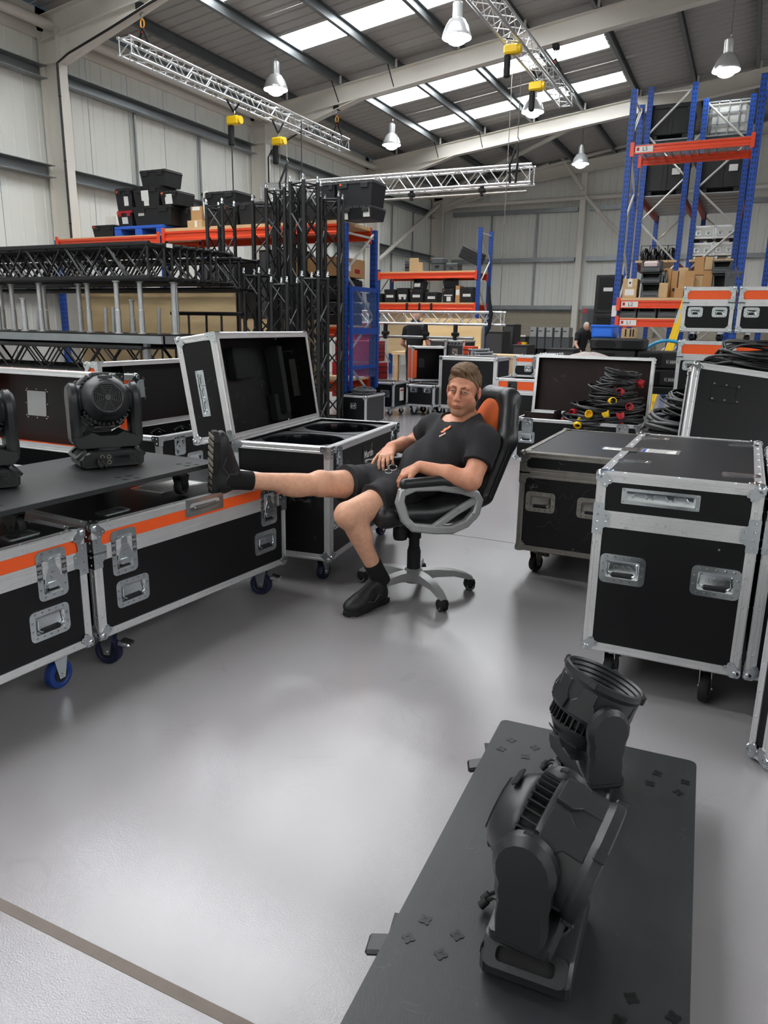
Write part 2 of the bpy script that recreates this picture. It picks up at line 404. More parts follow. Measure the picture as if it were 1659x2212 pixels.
    for y, a in ((10.05, -8.9), (16.05, -8.9), (16.05, -7.55), (22.05, -8.9), (22.05, -7.55)):
        obj('stay', MB().cyl((a, y-.45, zrt(a)+.03), (a, y-.1, zrb(a)+.03), .012, 5), M['strap'], ce)
    strips = [(-8.5, -7.5), (-5.6, -4.6), (-2.9, -1.9), (.4, 1.4), (2.6, 3.6), (5.5, 6.5), (8.0, 8.85), (11.0, 11.85), (13.57, 14.39), (17.8, 18.65), (20.35, 21.19)]
    def roof_sheet(y0, y1, xa, xb):
        if y1-y0 < .05: return
        n = max(1, round(y1-y0)); wd = (y1-y0)/n
        for i in range(n):
            prof = [(0, 0)]
            for k in range(3):
                c = wd*(k+.5)/3; prof += [(c-.03, 0), (c-.015, .022), (c+.015, .022), (c+.03, 0)]
            prof += [(wd-.006, 0), (wd-.003, .025), (wd, .025)]
            m_ = len(prof)
            for sgn in (0, 1):
                A, B = (xa, xb) if not sgn else (2*XR-xa, 2*XR-xb)
                vs = [(x, y0+i*wd+p, zroof(x)+q) for x in (A, B) for p, q in prof]
                f = [(j, j+1, m_+j+1, m_+j) for j in range(m_-1)]
                obj('roof_sheet', MB().add(vs, f if sgn else [q[::-1] for q in f]), M['roof'], ce)
    y = YB; wn = 0
    XA, XB = -8.88, -3.56
    for (a, b) in strips:
        roof_sheet(y, a, XW-.1, XR); roof_sheet(a, b, XW-.1, XA); roof_sheet(a, b, XB, XR)
        for sgn in (0, 1):
            A, B = (XA, XB) if not sgn else (2*XR-XA, 2*XR-XB); A, B = min(A, B), max(A, B)
            wn += 1
            struct('window_%d' % wn, MB().add([(A, a, zroof(A)+.02), (B, a, zroof(B)+.02), (B, b, zroof(B)+.02), (A, b, zroof(A)+.02), (A, a, zroof(A)+.03), (B, a, zroof(B)+.03), (B, b, zroof(B)+.03), (A, b, zroof(A)+.03)], [(0, 3, 2, 1), (4, 5, 6, 7), (0, 1, 5, 4), (1, 2, 6, 5), (2, 3, 7, 6), (3, 0, 4, 7)]), M['glaze'])
        y = b
    roof_sheet(y, YF+.3, XW-.1, XR)
    struct('roof_outer', MB().add([(XW-.4, YB-.3, zroof(XW)+.3), (XR, YB-.3, zroof(XR)+.3), (XR, YF+.4, zroof(XR)+.3), (XW-.4, YF+.4, zroof(XW)+.3), (XE+.4, YB-.3, zroof(XW)+.3), (XE+.4, YF+.4, zroof(XW)+.3)], [(0, 1, 2, 3), (1, 4, 5, 2)]), M['roof'])
hall()
# ------------------------------------------------------------------ flight cases
def dome(mb, p, n, r=.006, h=.003, k=6):
    n = Vector(n).normalized(); a = n.orthogonal().normalized(); b = n.cross(a); p = Vector(p)
    vs = [p+(a*math.cos(2*math.pi*i/k)+b*math.sin(2*math.pi*i/k))*r for i in range(k)]+[p+(a*math.cos(2*math.pi*i/k)+b*math.sin(2*math.pi*i/k))*r*.6+n*h for i in range(k)]
    mb.add(vs, [(i, (i+1) % k, k+(i+1) % k, k+i) for i in range(k)]+[tuple(range(k, 2*k))])
def edge_trim(p, q, i1, i2, tw=.03, t=.004, rivet=.16, rr=.0055):
    """aluminium angle along an edge; i1 and i2 point inwards along the two faces"""
    p, q, i1, i2 = map(Vector, (p, q, i1, i2)); mb = MB()
    c = .005
    pl = [(-t+c, -t), (tw*.3, -t), (tw*.34, -t+.0012), (tw*.62, -t+.0012), (tw*.66, -t), (tw, -t), (tw, 0), (0, 0), (0, tw), (-t, tw), (-t, tw*.66), (-t+.0012, tw*.62), (-t+.0012, tw*.34), (-t, tw*.3), (-t, -t+c)]
    n = len(pl); vs = [e+i1*a+i2*b for e in (p, q) for a, b in pl]
    mb.add(vs, [(i, (i+1) % n, n+(i+1) % n, n+i) for i in range(n)]+[tuple(range(n))[::-1], tuple(range(n, 2*n))])
    L = (q-p).length
    if rivet and L > .12:
        k = max(1, round(L/rivet))
        for j in range(k):
            e = p.lerp(q, (j+.5)/k)
            dome(mb, e+i1*tw*.5-i2*(t-.001), -i2, rr); dome(mb, e+i2*tw*.5-i1*(t-.001), -i1, rr)
    return mb
def corner_mesh(m):
    def mk():
        mb = MB(); r = .021
        prof = [(0, -r)]+[(r*math.cos(R(a)), r*math.sin(R(a))) for a in range(-75, 90, 25)]+[(0, r)]
        mb.lathe(prof, 12, TR((.009, .009, .009)))
        lobe = [(0, -.004), (.024, -.004), (.036, .010), (.050, .020), (.054, .030), (.049, .038), (.040, .040), (.038, .049), (.030, .054), (.020, .050), (.010, .036), (-.004, .024), (-.004, 0)]
        for T in (Matrix.Identity(4), Matrix(((0, 0, 1, 0), (1, 0, 0, 0), (0, 1, 0, 0), (0, 0, 0, 1))), Matrix(((0, 1, 0, 0), (0, 0, 1, 0), (1, 0, 0, 0), (0, 0, 0, 1)))):
            mb.prism(lobe, -.0075, -.004, T)
            for x, y in ((.045, .029), (.029, .045)): dome(mb, T @ Vector((x, y, -.0074)), T.to_3x3() @ Vector((0, 0, -1)), .0055)
        return mb.mesh('corner', m, 40)
    return cached('corner'+m.name, mk)
def bracket_mesh(m):
    def mk():
        mb = MB()
        for T in (Matrix.Identity(4), Matrix(((0, 1, 0, 0), (1, 0, 0, 0), (0, 0, 1, 0), (0, 0, 0, 1)))):
            mb.add([T @ Vector(p) for p in ((-.006, -.0065, -.004), (.034, -.0065, -.004), (.052, -.0065, -.004), (.055, -.0065, .0), (.055, -.0065, .024), (.034, -.0065, .036), (.034, -.0065, .06), (-.006, -.0065, .06), (-.006, -.003, -.004), (.034, -.003, -.004), (.052, -.003, -.004), (.055, -.003, .0), (.055, -.003, .024), (.034, -.003, .036), (.034, -.003, .06), (-.006, -.003, .06))],
                   [tuple(range(8)), tuple(range(8, 16))[::-1]]+[(i, 8+i, 8+(i+1) % 8, (i+1) % 8) for i in range(8)])
            for x, z in ((.012, .014), (.042, .012), (.012, .045)): dome(mb, T @ Vector((x, -.0064, z)), T.to_3x3() @ Vector((0, -1, 0)), .005)
        return mb.mesh('bracket', m)
    return cached('bracket'+m.name, mk)
def shell(par, lo, hi, faces='LRFBTD', pm=None, tm=None, cm=None, fm=None, tw=.03, trims='LRFBTD', corners='TD', th=.012, rivet=.16, brackets=None, inner=None):
    """panels, edge trims and ball corners of one box. L R F B T D name its faces"""
    pm = pm or M['lam']; tm = tm or M['alu']; cm = cm or M['chrome']; fm = fm or {}
    (a, b, c), (d, e, f) = lo, hi
    P = dict(L=((a, b, c), (a+th, e, f)), R=((d-th, b, c), (d, e, f)), F=((a+th, b, c), (d-th, b+th, f)), B=((a+th, e-th, c), (d-th, e, f)), T=((a+th, b+th, f-th), (d-th, e-th, f)), D=((a+th, b+th, c), (d-th, e-th, c+th)))
    nm = dict(L='side_panel', R='side_panel', F='front_panel', B='back_panel', T='top_panel', D='bottom_panel')
    for k in faces:
        obj(nm[k], MB().box(*P[k]), fm.get(k, pm), par)
    X, Y, Z = Vector((1, 0, 0)), Vector((0, 1, 0)), Vector((0, 0, 1)); g = .0
    for x, ix, fx in ((a, X, 'L'), (d, -X, 'R')):
        for y, iy, fy in ((b, Y, 'F'), (e, -Y, 'B')):
            if fx in trims and fy in trims: obj('edge_trim', edge_trim((x, y, c+.004), (x, y, f-.004), ix, iy, tw, rivet=rivet), tm, par)
    for z, iz, fz in ((c, Z, 'D'), (f, -Z, 'T')):
        for y, iy, fy in ((b, Y, 'F'), (e, -Y, 'B')):
            if fy in trims: obj('edge_trim', edge_trim((a, y, z), (d, y, z), iy, iz, tw, rivet=rivet if fz in trims else 0), tm, par)
        for x, ix, fx in ((a, X, 'L'), (d, -X, 'R')):
            if fx in trims: obj('edge_trim', edge_trim((x, b, z), (x, e, z), ix, iz, tw, rivet=rivet if fz in trims else 0), tm, par)
    for z, sz, kz in ((c, 1, 'D'), (f, -1, 'T')):
        for x, sx in ((a, 1), (d, -1)):
            for y, sy in ((b, 1), (e, -1)):
                T = Matrix.Translation((x, y, z)) @ Matrix.Diagonal((sx, sy, sz, 1))
                if kz in corners: obj('corner', corner_mesh(cm), None, par, T)
                elif brackets and kz in brackets: obj('bracket', bracket_mesh(cm), None, par, T)
def face_T(face, lo, hi, u, v):
    """matrix whose x runs along a face, y up it and z out of it, at u (from the face's left, seen from outside) and height v"""
    (a, b, c), (d, e, f) = lo, hi
    if face == 'F': o, x, z = (a+u, b, v), (1, 0, 0), (0, -1, 0)
    elif face == 'R': o, x, z = (d, b+u, v), (0, 1, 0), (1, 0, 0)
    elif face == 'L': o, x, z = (a, e-u, v), (0, -1, 0), (-1, 0, 0)
    elif face == 'B': o, x, z = (d-u, e, v), (-1, 0, 0), (0, 1, 0)
    else: o, x, z = (a+u, b+v, f), (1, 0, 0), (0, 0, 1)
    x, z = Vector(x), Vector(z); y = z.cross(x); m = Matrix.Identity(4)
    for i, w_ in enumerate((x, y, z)):
        for j in range(3): m[j][i] = w_[j]
    m.translation = o; return m
def dish_mesh(wd, ht, m, rows, key):
    def mk():
        mb = MB(); o = rrect(wd, ht, .02); i1 = rrect(wd-.045, ht-.045, .008); i2 = rrect(wd-.06, ht-.06, .006)
        mb.ring(o, i1, 0, .004); n = len(o)
        mb.add([(x, y, .0042) for x, y in i1]+[(x, y, .001) for x, y in i2], [(i, n+i, n+(i+1) % n, (i+1) % n)[::-1] for i in range(n)]+[tuple(range(n, 2*n))])
        for k in range(rows[0]):
            for s in (-1, 1): dome(mb, ((k+.5)/rows[0]*(wd-.02)-(wd-.02)/2, s*(ht/2-.011), .0039), (0, 0, 1), .0055)
        for k in range(rows[1]):
            for s in (-1, 1): dome(mb, (s*(wd/2-.011), (k+.5)/rows[1]*(ht-.05)-(ht-.05)/2, .0039), (0, 0, 1), .0055)
        return mb.mesh('handle_dish', m, 30)
    return cached(('dish', key, m.name), mk)
def handle(par, T, m=None, mark=None, wd=.166, ht=.114):
    m = m or M['chrome']
    h = obj('handle', dish_mesh(wd, ht, m, (5, 2), 'h%.3f' % wd), None, par, T)
    def mk():
        mb = MB(); y0 = -(ht/2-.036); x0 = wd/2-.034; y1 = ht/2-.034
        mb.tube([(-x0, y1, .004), (-x0-.004, y0+.01, .007), (-x0+.006, y0, .008), (x0-.006, y0, .008), (x0+.004, y0+.01, .007), (x0, y1, .004)], .0035, 6)
        return mb.mesh('bail', m, 40)
    obj('bail', cached(('bail', m.name, wd), mk), None, h)
    obj('grip', cached(('grip', wd), lambda: MB().rbox((-wd/2+.043, -ht/2+.026, .003), (wd/2-.043, -ht/2+.044, .013), .005).mesh('grip', M['rubber'])), None, h)
    if mark:
        for k, ch in enumerate(mark):
            obj('embossed_letter', text_mesh('hl'+ch, ch, .02, .0004, M['chrome_worn']), None, h, TR(((k-1)*.022, .005, .0022)))
            obj('embossed_ring', cached('hring', lambda: MB().ring([(.0105*math.cos(2*math.pi*i/14), .0105*math.sin(2*math.pi*i/14)) for i in range(14)], [(.009*math.cos(2*math.pi*i/14), .009*math.sin(2*math.pi*i/14)) for i in range(14)], 0, .0012).mesh('ring', M['chrome'])), None, h, TR(((k-1)*.022, .005, .001)))
    return h
def latch(par, T, m=None, open_=False, wd=.125, ht=.185):
    m = m or M['chrome']
    l = obj('latch', dish_mesh(wd, ht, m, (3, 4), 'l%.3f' % wd), None, par, T)
    def mk():
        mb = MB(); mb.prism([(-.036, -.03), (.036, -.03), (.032, .0), (.016, .034), (-.016, .034), (-.032, 0)], .004, .008, None, .001)
        mb.cyl((0, 0, .008), (0, 0, .0125), .014, 12, .012); mb.prism(rrect(.05, .022, .004, 2, 0, -.036), .003, .012)
        mb.prism(rrect(.03, .028, .004, 2, 0, .045), .002, .006)
        return mb.mesh('twist_plate', m, 30)
    obj('twist_plate', cached(('twist', m.name), mk), None, l, TR((0, -.002, 0)))
    obj('slot', cached('lslot', lambda: MB().box((-.024, -.062, .0012), (.024, -.05, .0022)).mesh('slot', M['darkgap'])), None, l)
    return l
def long_plate(par, T, m=None, wd=.27, ht=.06):
    """louvred handle strip"""
    m = m or M['chrome']
    def mk():
        mb = MB(); o = rrect(wd, ht, .004); i1 = rrect(wd-.03, ht-.022, .008); n = len(o); i2 = rrect(wd-.04, ht-.032, .006)
        mb.ring(o, i1, 0, .003); mb.add([(x, y, .003) for x, y in i1]+[(x, y, .001) for x, y in i2], [(i, n+i, n+(i+1) % n, (i+1) % n)[::-1] for i in range(n)]+[tuple(range(n, 2*n))])
        for k in (-1, 0, 1):
            mb.tube([(k*.07-.026, -.004, .001), (k*.07-.018, .006, .006), (k*.07+.018, .006, .006), (k*.07+.026, -.004, .001)], .004, 6)
        for x in (-wd/2+.008, -.04, .04, wd/2-.008):
            for y in (-ht/2+.007, ht/2-.007): dome(mb, (x, y, .003), (0, 0, 1), .0045)
        return mb.mesh('louvre_plate', m, 35)
    return obj('louvre_plate', cached(('lp', m.name, wd), mk), None, par, T)
def caster_mesh(h, m):
    def mk():
        mb = MB(); r = .05*h/.14; mb.rbox((-.05, -.04, h-.005), (.05, .04, h), .001)
        mb.cyl((0, 0, h-.02), (0, 0, h-.004), .03, 10)
        for s in (-1, 1):
            pl = [(-.012, r-.014), (.014, r-.014), (.034, h-.02), (-.034, h-.02)]
            mb.prism(pl, s*.021-.0015, s*.021+.0015, Matrix(((1, 0, 0, 0), (0, 0, 1, 0), (0, 1, 0, 0), (0, 0, 0, 1))))
        mb.box((-.034, -.0225, h-.022), (.034, .0225, h-.018)); mb.cyl((0, -.028, r), (0, .028, r), .006, 8)
        return mb.mesh('caster', m, 30)
    return cached(('caster', h, m.name), mk)
def wheel_mesh(h, tyre):
    r = .05*h/.14
    return cached(('wheel', h, tyre.name), lambda: MB().lathe([(.012, -.016), (r*.66, -.014), (r*.72, -.017), (r*.94, -.017), (r, -.012), (r, .012), (r*.94, .017), (r*.72, .017), (r*.66, .014), (.012, .016)], 20, TR((0, 0, r), 0, 90)).mesh('wheel', tyre, 35))
def caster(par, x, y, h=.14, rz=0, tyre=None, m=None, brake=False):
    c = obj('caster', caster_mesh(h, m or M['chrome']), None, par, TR((x, y, 0), rz))
    obj('wheel', wheel_mesh(h, tyre or M['rubber']), None, c)
    obj('hub', cached(('hub', h), lambda: MB().cyl((0, -.0185, .05*h/.14), (0, .0185, .05*h/.14), .026*h/.14, 12).mesh('hub', M['rubber'], 35)), None, c)
    if brake: obj('brake_pedal', cached(('brake', h, (m or M['chrome']).name), lambda: MB().rbox((.03, -.028, h*.62), (.085, .028, h*.75), .006, TR((0, 0, 0), 0, 0, 12)).mesh('brake_pedal', m or M['chrome'])), None, c)
    return c
def case(name, label, x, y, rz, w, d, h, zb=.163, lid=.12, orange=False, lm=None, tm=None, cm=None, top=None, handles=(), latches=(), casters=True, tyre=None, rivet=.16, tw=.03, hm=None, mark=None, ctype=None, group=None, cat='flight case', z0=0., brk=(0, 2), hw=.166):
    """closed case: footprint centre x, y; body of height h above its casters; lid = height of the lid part"""
    t = thing(name, label, cat, (x, y, z0), rz, group)
    lo, hi = (-w/2, -d/2, zb), (w/2, d/2, zb+h); zm = zb+h-lid
    lm = lm or M['lam']; fm = {k: M['orange'] for k in 'LRFB'} if orange else {}
    if top: fm['T'] = top
    if lid:
        shell(t, lo, (w/2, d/2, zm), 'LRFBD', lm, tm, cm, None, tw, 'LRFBD', 'D', rivet=rivet, brackets='T')
        shell(t, (-w/2, -d/2, zm), hi, 'LRFBT', lm, tm, cm, fm, tw, 'LRFBT', 'T', rivet=rivet, brackets='D')
    else: shell(t, lo, hi, 'LRFBTD', lm, tm, cm, fm, tw, rivet=rivet)
    for f, u, v in handles: handle(t, face_T(f, lo, hi, u, v), hm or cm, mark, hw, hw*.69)
    for f, u, v in latches: latch(t, face_T(f, lo, hi, u, v), cm)
    if casters:
        k = 0
        for sx in (-1, 1):
            for sy in (-1, 1):
                caster(t, sx*(w/2-.1), sy*(d/2-.085), zb-.002, rnd.uniform(-70, 70) if ctype is None else ctype, tyre, cm, brake=k in brk); k += 1
    return t, lo, hi
def cup(par, T, m=None):
    """wheel cup let into a lid"""
    def mk():
        mb = MB(); o = rrect(.13, .07, .012); i1 = rrect(.10, .045, .012); i2 = rrect(.085, .03, .008); n = len(o)
        mb.ring(o, i1, 0, .004); mb.add([(x, y, .0042) for x, y in i1]+[(x, y, .0008) for x, y in i2], [(i, n+i, n+(i+1) % n, (i+1) % n)[::-1] for i in range(n)]+[tuple(range(n, 2*n))])
        return mb.mesh('wheel_cup', M['chrome'], 30)
    return obj('wheel_cup', cached('cup', mk), None, par, T)
def label_plate(par, T, w=.16, h=.11, lines=5, blue=True):
    f = obj('label_holder', cached(('lh', w, h), lambda: MB().ring(rrect(w, h, .006), rrect(w-.026, h-.026, .003), 0, .004).mesh('label_holder', M['chrome'])), None, par, T)
    obj('paper', MB().box((-w/2+.013, -h/2+.013, .0005), (w/2-.013, h/2-.013, .0015)), M['paper'], f)
    if blue: obj('print_bar', MB().box((-w/2+.016, -h/2+.02, .0015), (-w/2+.03, h/2-.02, .002)), mat('print_blue', '#2a4fa8', .7), f)
    mb = MB(); r2 = random.Random(3)
    for k in range(lines):
        y = h/2-.026-(h-.05)*k/max(1, lines-1); mb.box((-w/2+.04, y-.0022, .0015), (w/2-.02-r2.uniform(0, w*.3), y+.0022, .0019))
    obj('print_text', mb, M['ink'], f)
    return f

def near_cases():
    # two orange banded cases under the wheeled board
    fr = Vector((math.cos(R(85-90)), math.sin(R(85-90)))); al = Vector((math.cos(R(85)), math.sin(R(85))))
    W, D, Hh, LID = 1.176, .66, .462, .112
    A = Vector((-2.171, 1.968))+al*W/2-fr*D/2
    t, lo, hi = case('flight_case', 'orange banded black flight case carrying the outstretched foot', A.x, A.y, 85, W, D, Hh, .163, LID, True, handles=(('F', .172, .316), ('F', 1.014, .316)), latches=(('F', .142, .491), ('F', 1.045, .491)), tyre=mat('navy_wheel', '#141a3a', .5), ctype=-70, tw=.031)
    # edge handle and wheel cup let into the front edge of the lid
    e = obj('edge_dish', MB().ring(rrect(.235, .075, .008), rrect(.19, .04, .02), 0, .005), M['chrome'], t, face_T('F', lo, hi, .60, .592))
    obj('dish_bowl', MB().prism(rrect(.195, .045, .02), .0005, .002, None), M['chrome_worn'], e)
    obj('dish_bar', MB().rbox((-.07, -.008, .003), (.07, .008, .012), .004), M['chrome'], e)
    label_plate(t, face_T('T', lo, hi, .68, .30), .3, .2, 6, False)
    for u, v in ((.2, .12), (1.0, .5)): cup(t, face_T('T', lo, hi, u, v))
    al2 = Vector((.051, 1)).normalized(); rz = math.degrees(math.atan2(al2.y, al2.x)); fr2 = Vector((al2.y, -al2.x))
    A = Vector((-2.167, 1.921))-al2*W/2-fr2*D/2
    t, lo, hi = case('flight_case', 'orange banded black flight case with blue wheels, cut off by the frame edge', A.x, A.y, rz, W, D, Hh, .163, LID, True, handles=(('F', .16, .316), ('F', W-.175, .316)), latches=(('F', .14, .494), ('F', W-.148, .494)), tyre=M['bluew'], ctype=5, tw=.031, brk=())
    for u, v in ((.2, .12), (1.0, .12), (1.0, .5)): cup(t, face_T('T', lo, hi, u, v))
    # case with the louvred plate, and the older one behind it
    t, lo, hi = case('flight_case', 'square upright black flight case with louvred plate and two lettered handles', -.17, 2.795+.595, 0, .556, 1.19, .705, .163, .174, False, handles=(('F', .118, .503), ('F', .442, .507)), mark='IPS', top=M['lam_top'], ctype=80, tw=.032)
    long_plate(t, face_T('F', lo, hi, .225, .789))
    label_plate(t, face_T('T', lo, hi, .15, .615), .17, .13, 6)
    e = obj('edge_dish', MB().rbox((-.035, -.05, 0), (.035, .05, .006), .003), M['chrome'], t, face_T('T', lo, hi, .03, .6))
    for u, v in ((.09, .3), (.09, 1.03), (.48, .2), (.48, 1.04)): cup(t, face_T('T', lo, hi, u, v))
    obj('loose_rivet', MB().cyl((0, 0, 0), (0, 0, .002), .004, 8), M['chrome'], t, face_T('F', lo, hi, .44, .63))
    w_ = .86
    t, lo, hi = case('flight_case', 'older scuffed black flight case with tarnished edges and white label window', -1.075+w_/2, 4.041+.54, 0, w_, 1.08, .567, .145, .115, False, M['lam_worn'], M['alu_worn'], M['chrome_worn'], M['lam_top'], handles=(('F', .122, .434), ('F', .41, .43)), ctype=70, tw=.028)
    label_plate(t, face_T('T', lo, hi, .48, .36), .22, .12, 3, False)
    # case at the frame edge with a metal plate standing against it
    t, lo, hi = case('flight_case', 'black flight case edge at the frame border beside the lettered case', .132+.3, 2.80+.5, 0, .6, 1.0, .705, .163, .174, False, ctype=80, tw=.032)
    p = thing('case_lid', 'loose black lid with aluminium edge standing on the floor at the frame border', 'case lid', (.205, 2.47, .0), 38)
    shell(p, (0, -.02, .02), (.36, .07, .58), 'LRFBTD', M['lam'], rivet=.1, tw=.028)
near_cases()

def martin_case():
    w_, d, zb, zt = .577, 1.152, .137, .758
    rz = 6.6; c = Vector((-1.909, 3.334)); q = TR((c.x, c.y, 0), rz) @ Vector((-w_/2, d/2, 0))
    t = thing('flight_case', 'open black flight case with round foam cutouts and a maker plate', 'flight case', (q.x, q.y, 0), rz)
    lo, hi = (-w_/2, -d/2, zb), (w_/2, d/2, zt)
    shell(t, lo, hi, 'LRFBD', M['lam_worn'], M['alu'], M['chrome'], None, .034, 'LRFBD', 'D', brackets='T')
    handle(t, face_T('F', lo, hi, .40, .545)); handle(t, face_T('R', lo, hi, .12, .36))
    for u in (.12, 1.03): latch(t, face_T('R', lo, hi, u, .69), None, True, .085, .13)
    pl = obj('maker_plate', MB().box((-.10, -.045, 0), (.10, .045, .002)), M['lam'], t, face_T('R', lo, hi, .58, .652))
    obj('lettering', text_mesh('martin', 'Martin', .062, .0006, M['paper'], sx=.92, bold=.0006), None, pl, TR((0, -.012, .0026)))
    obj('emblem', MB().prism([(-.012, -.02), (.012, .02), (-.006, .004)], .002, .003), mat('emblem_gold', '#c9b45a', .5), pl, TR((.055, .03, 0)))
    # foam trays with round wells
    for k in (0, 1):
        y0, y1 = (-d/2+.02, -.01) if k == 0 else (.01, d/2-.02)
        cx, cy = 0, (y0+y1)/2; hw, hd = w_/2-.018, (y1-y0)/2; n = 32; outer, inner = [], []
        for i in range(n):
            a = 2*math.pi*(i+.5)/n; s_ = max(abs(math.cos(a))/hw, abs(math.sin(a))/hd); outer.append((math.cos(a)/s_, math.sin(a)/s_))
            nt_ = 1.0 if i % 8 not in (1,) else 1.06
            inner.append((.235*nt_*math.cos(a), .225*nt_*math.sin(a)))
        f = obj('foam_tray', MB().ring(outer, inner, zt-.04, zt-.012, TR((cx, cy, 0))), M['black_in'], t)
        b2 = [(x*.86, y*.86) for x, y in inner]
        mb = MB(); nn = len(inner)
        mb.add([(x, y, zt-.02) for x, y in inner]+[(x, y, zt-.34) for x, y in b2], [(i, nn+i, nn+(i+1) % nn, (i+1) % nn)[::-1] for i in range(nn)]+[tuple(range(nn, 2*nn))], TR((cx, cy, 0)))
        obj('well', mb, M['lens'], f)
    # lid standing open on the long side
    lh = .245
    T = Matrix.Translation((-w_/2, 0, zt+.006)) @ Euler((0, R(-99), 0)).to_matrix().to_4x4() @ Matrix.Translation((w_/2, 0, 0))
    l = group_empty('lid', t, T=T)
    lo2, hi2 = (-w_/2, -d/2, 0), (w_/2, d/2, lh)
    shell(l, lo2, hi2, 'LRFBT', M['lam_worn'], M['alu'], M['chrome'], None, .032, 'LRFBT', 'T', brackets='D')
    long_plate(l, face_T('F', lo2, hi2, w_/2-.02, .135) , None, .25, .052)
    obj('louvre_back', MB().box((-.125, d/2-.0165, .11), (.125, d/2-.013, .155)), M['chrome_worn'], l)
    for x, y, sx, sy in ((.13, -.02, .19, .2), (-.18, .42, .18, .2)):
        obj('foam_pad', MB().rbox((x-sx/2, y-sy/2, lh-.07), (x+sx/2, y+sy/2, lh-.013), .006), M['foam'], l)
    for y in (-.45, .40): obj('foam_pad', MB().rbox((-.22, y-.03, lh-.12), (.22, y+.03, lh-.013), .006), M['foam'], l)
    for y in (-.42, 0, .42): obj('hinge', MB().cyl((-w_/2-.004, y-.03, zt+.004), (-w_/2-.004, y+.03, zt+.004), .008, 8), M['chrome'], t)
    for sx in (-1, 1):
        for sy in (-1, 1): caster(t, sx*(w_/2-.08), sy*(d/2-.09), zb-.002, 60+20*sx, mat('navy_wheel', '#141a3a', .5), M['chrome'])
martin_case()
# ------------------------------------------------------------------ wheeled boards and moving heads
def board(name, label, x, y, z, rz, w, d, zw, nuts, cst):
    t = thing(name, label, 'wheeled board', (x, y, z), rz)
    obj('deck', MB().prism(rrect(w, d, .02), zw, zw+.02, None, .0015), M['blackboard'], t)
    def nut():
        mb = MB(); pts = []
        for i in range(24):
            a = 2*math.pi*i/24; r = .0125+.003*math.cos(4*a); pts.append((r*math.cos(a), r*math.sin(a)))
        mb.ring(pts, [(p[0]*.35, p[1]*.35) for p in pts], 0, .0016); mb.cyl((0, 0, 0), (0, 0, .001), .005, 8); return mb.mesh('tee_nut', M['blackpaint'], 30)
    for px, py in nuts: obj('tee_nut', cached('teenut', nut), None, t, TR((px, py, zw+.0198), rnd.uniform(0, 90)))
    for px, py, a, brk in cst: caster(t, px, py, zw-.001, a, M['rubber'], M['blackpaint'], brk)
    return t
def quad_nuts(cx, cy, a=.058, b=.045): return [(cx+s*a/2*1.0+q*.008, cy+q*b/2-s*.006) for s in (-1, 1) for q in (-1, 1)]
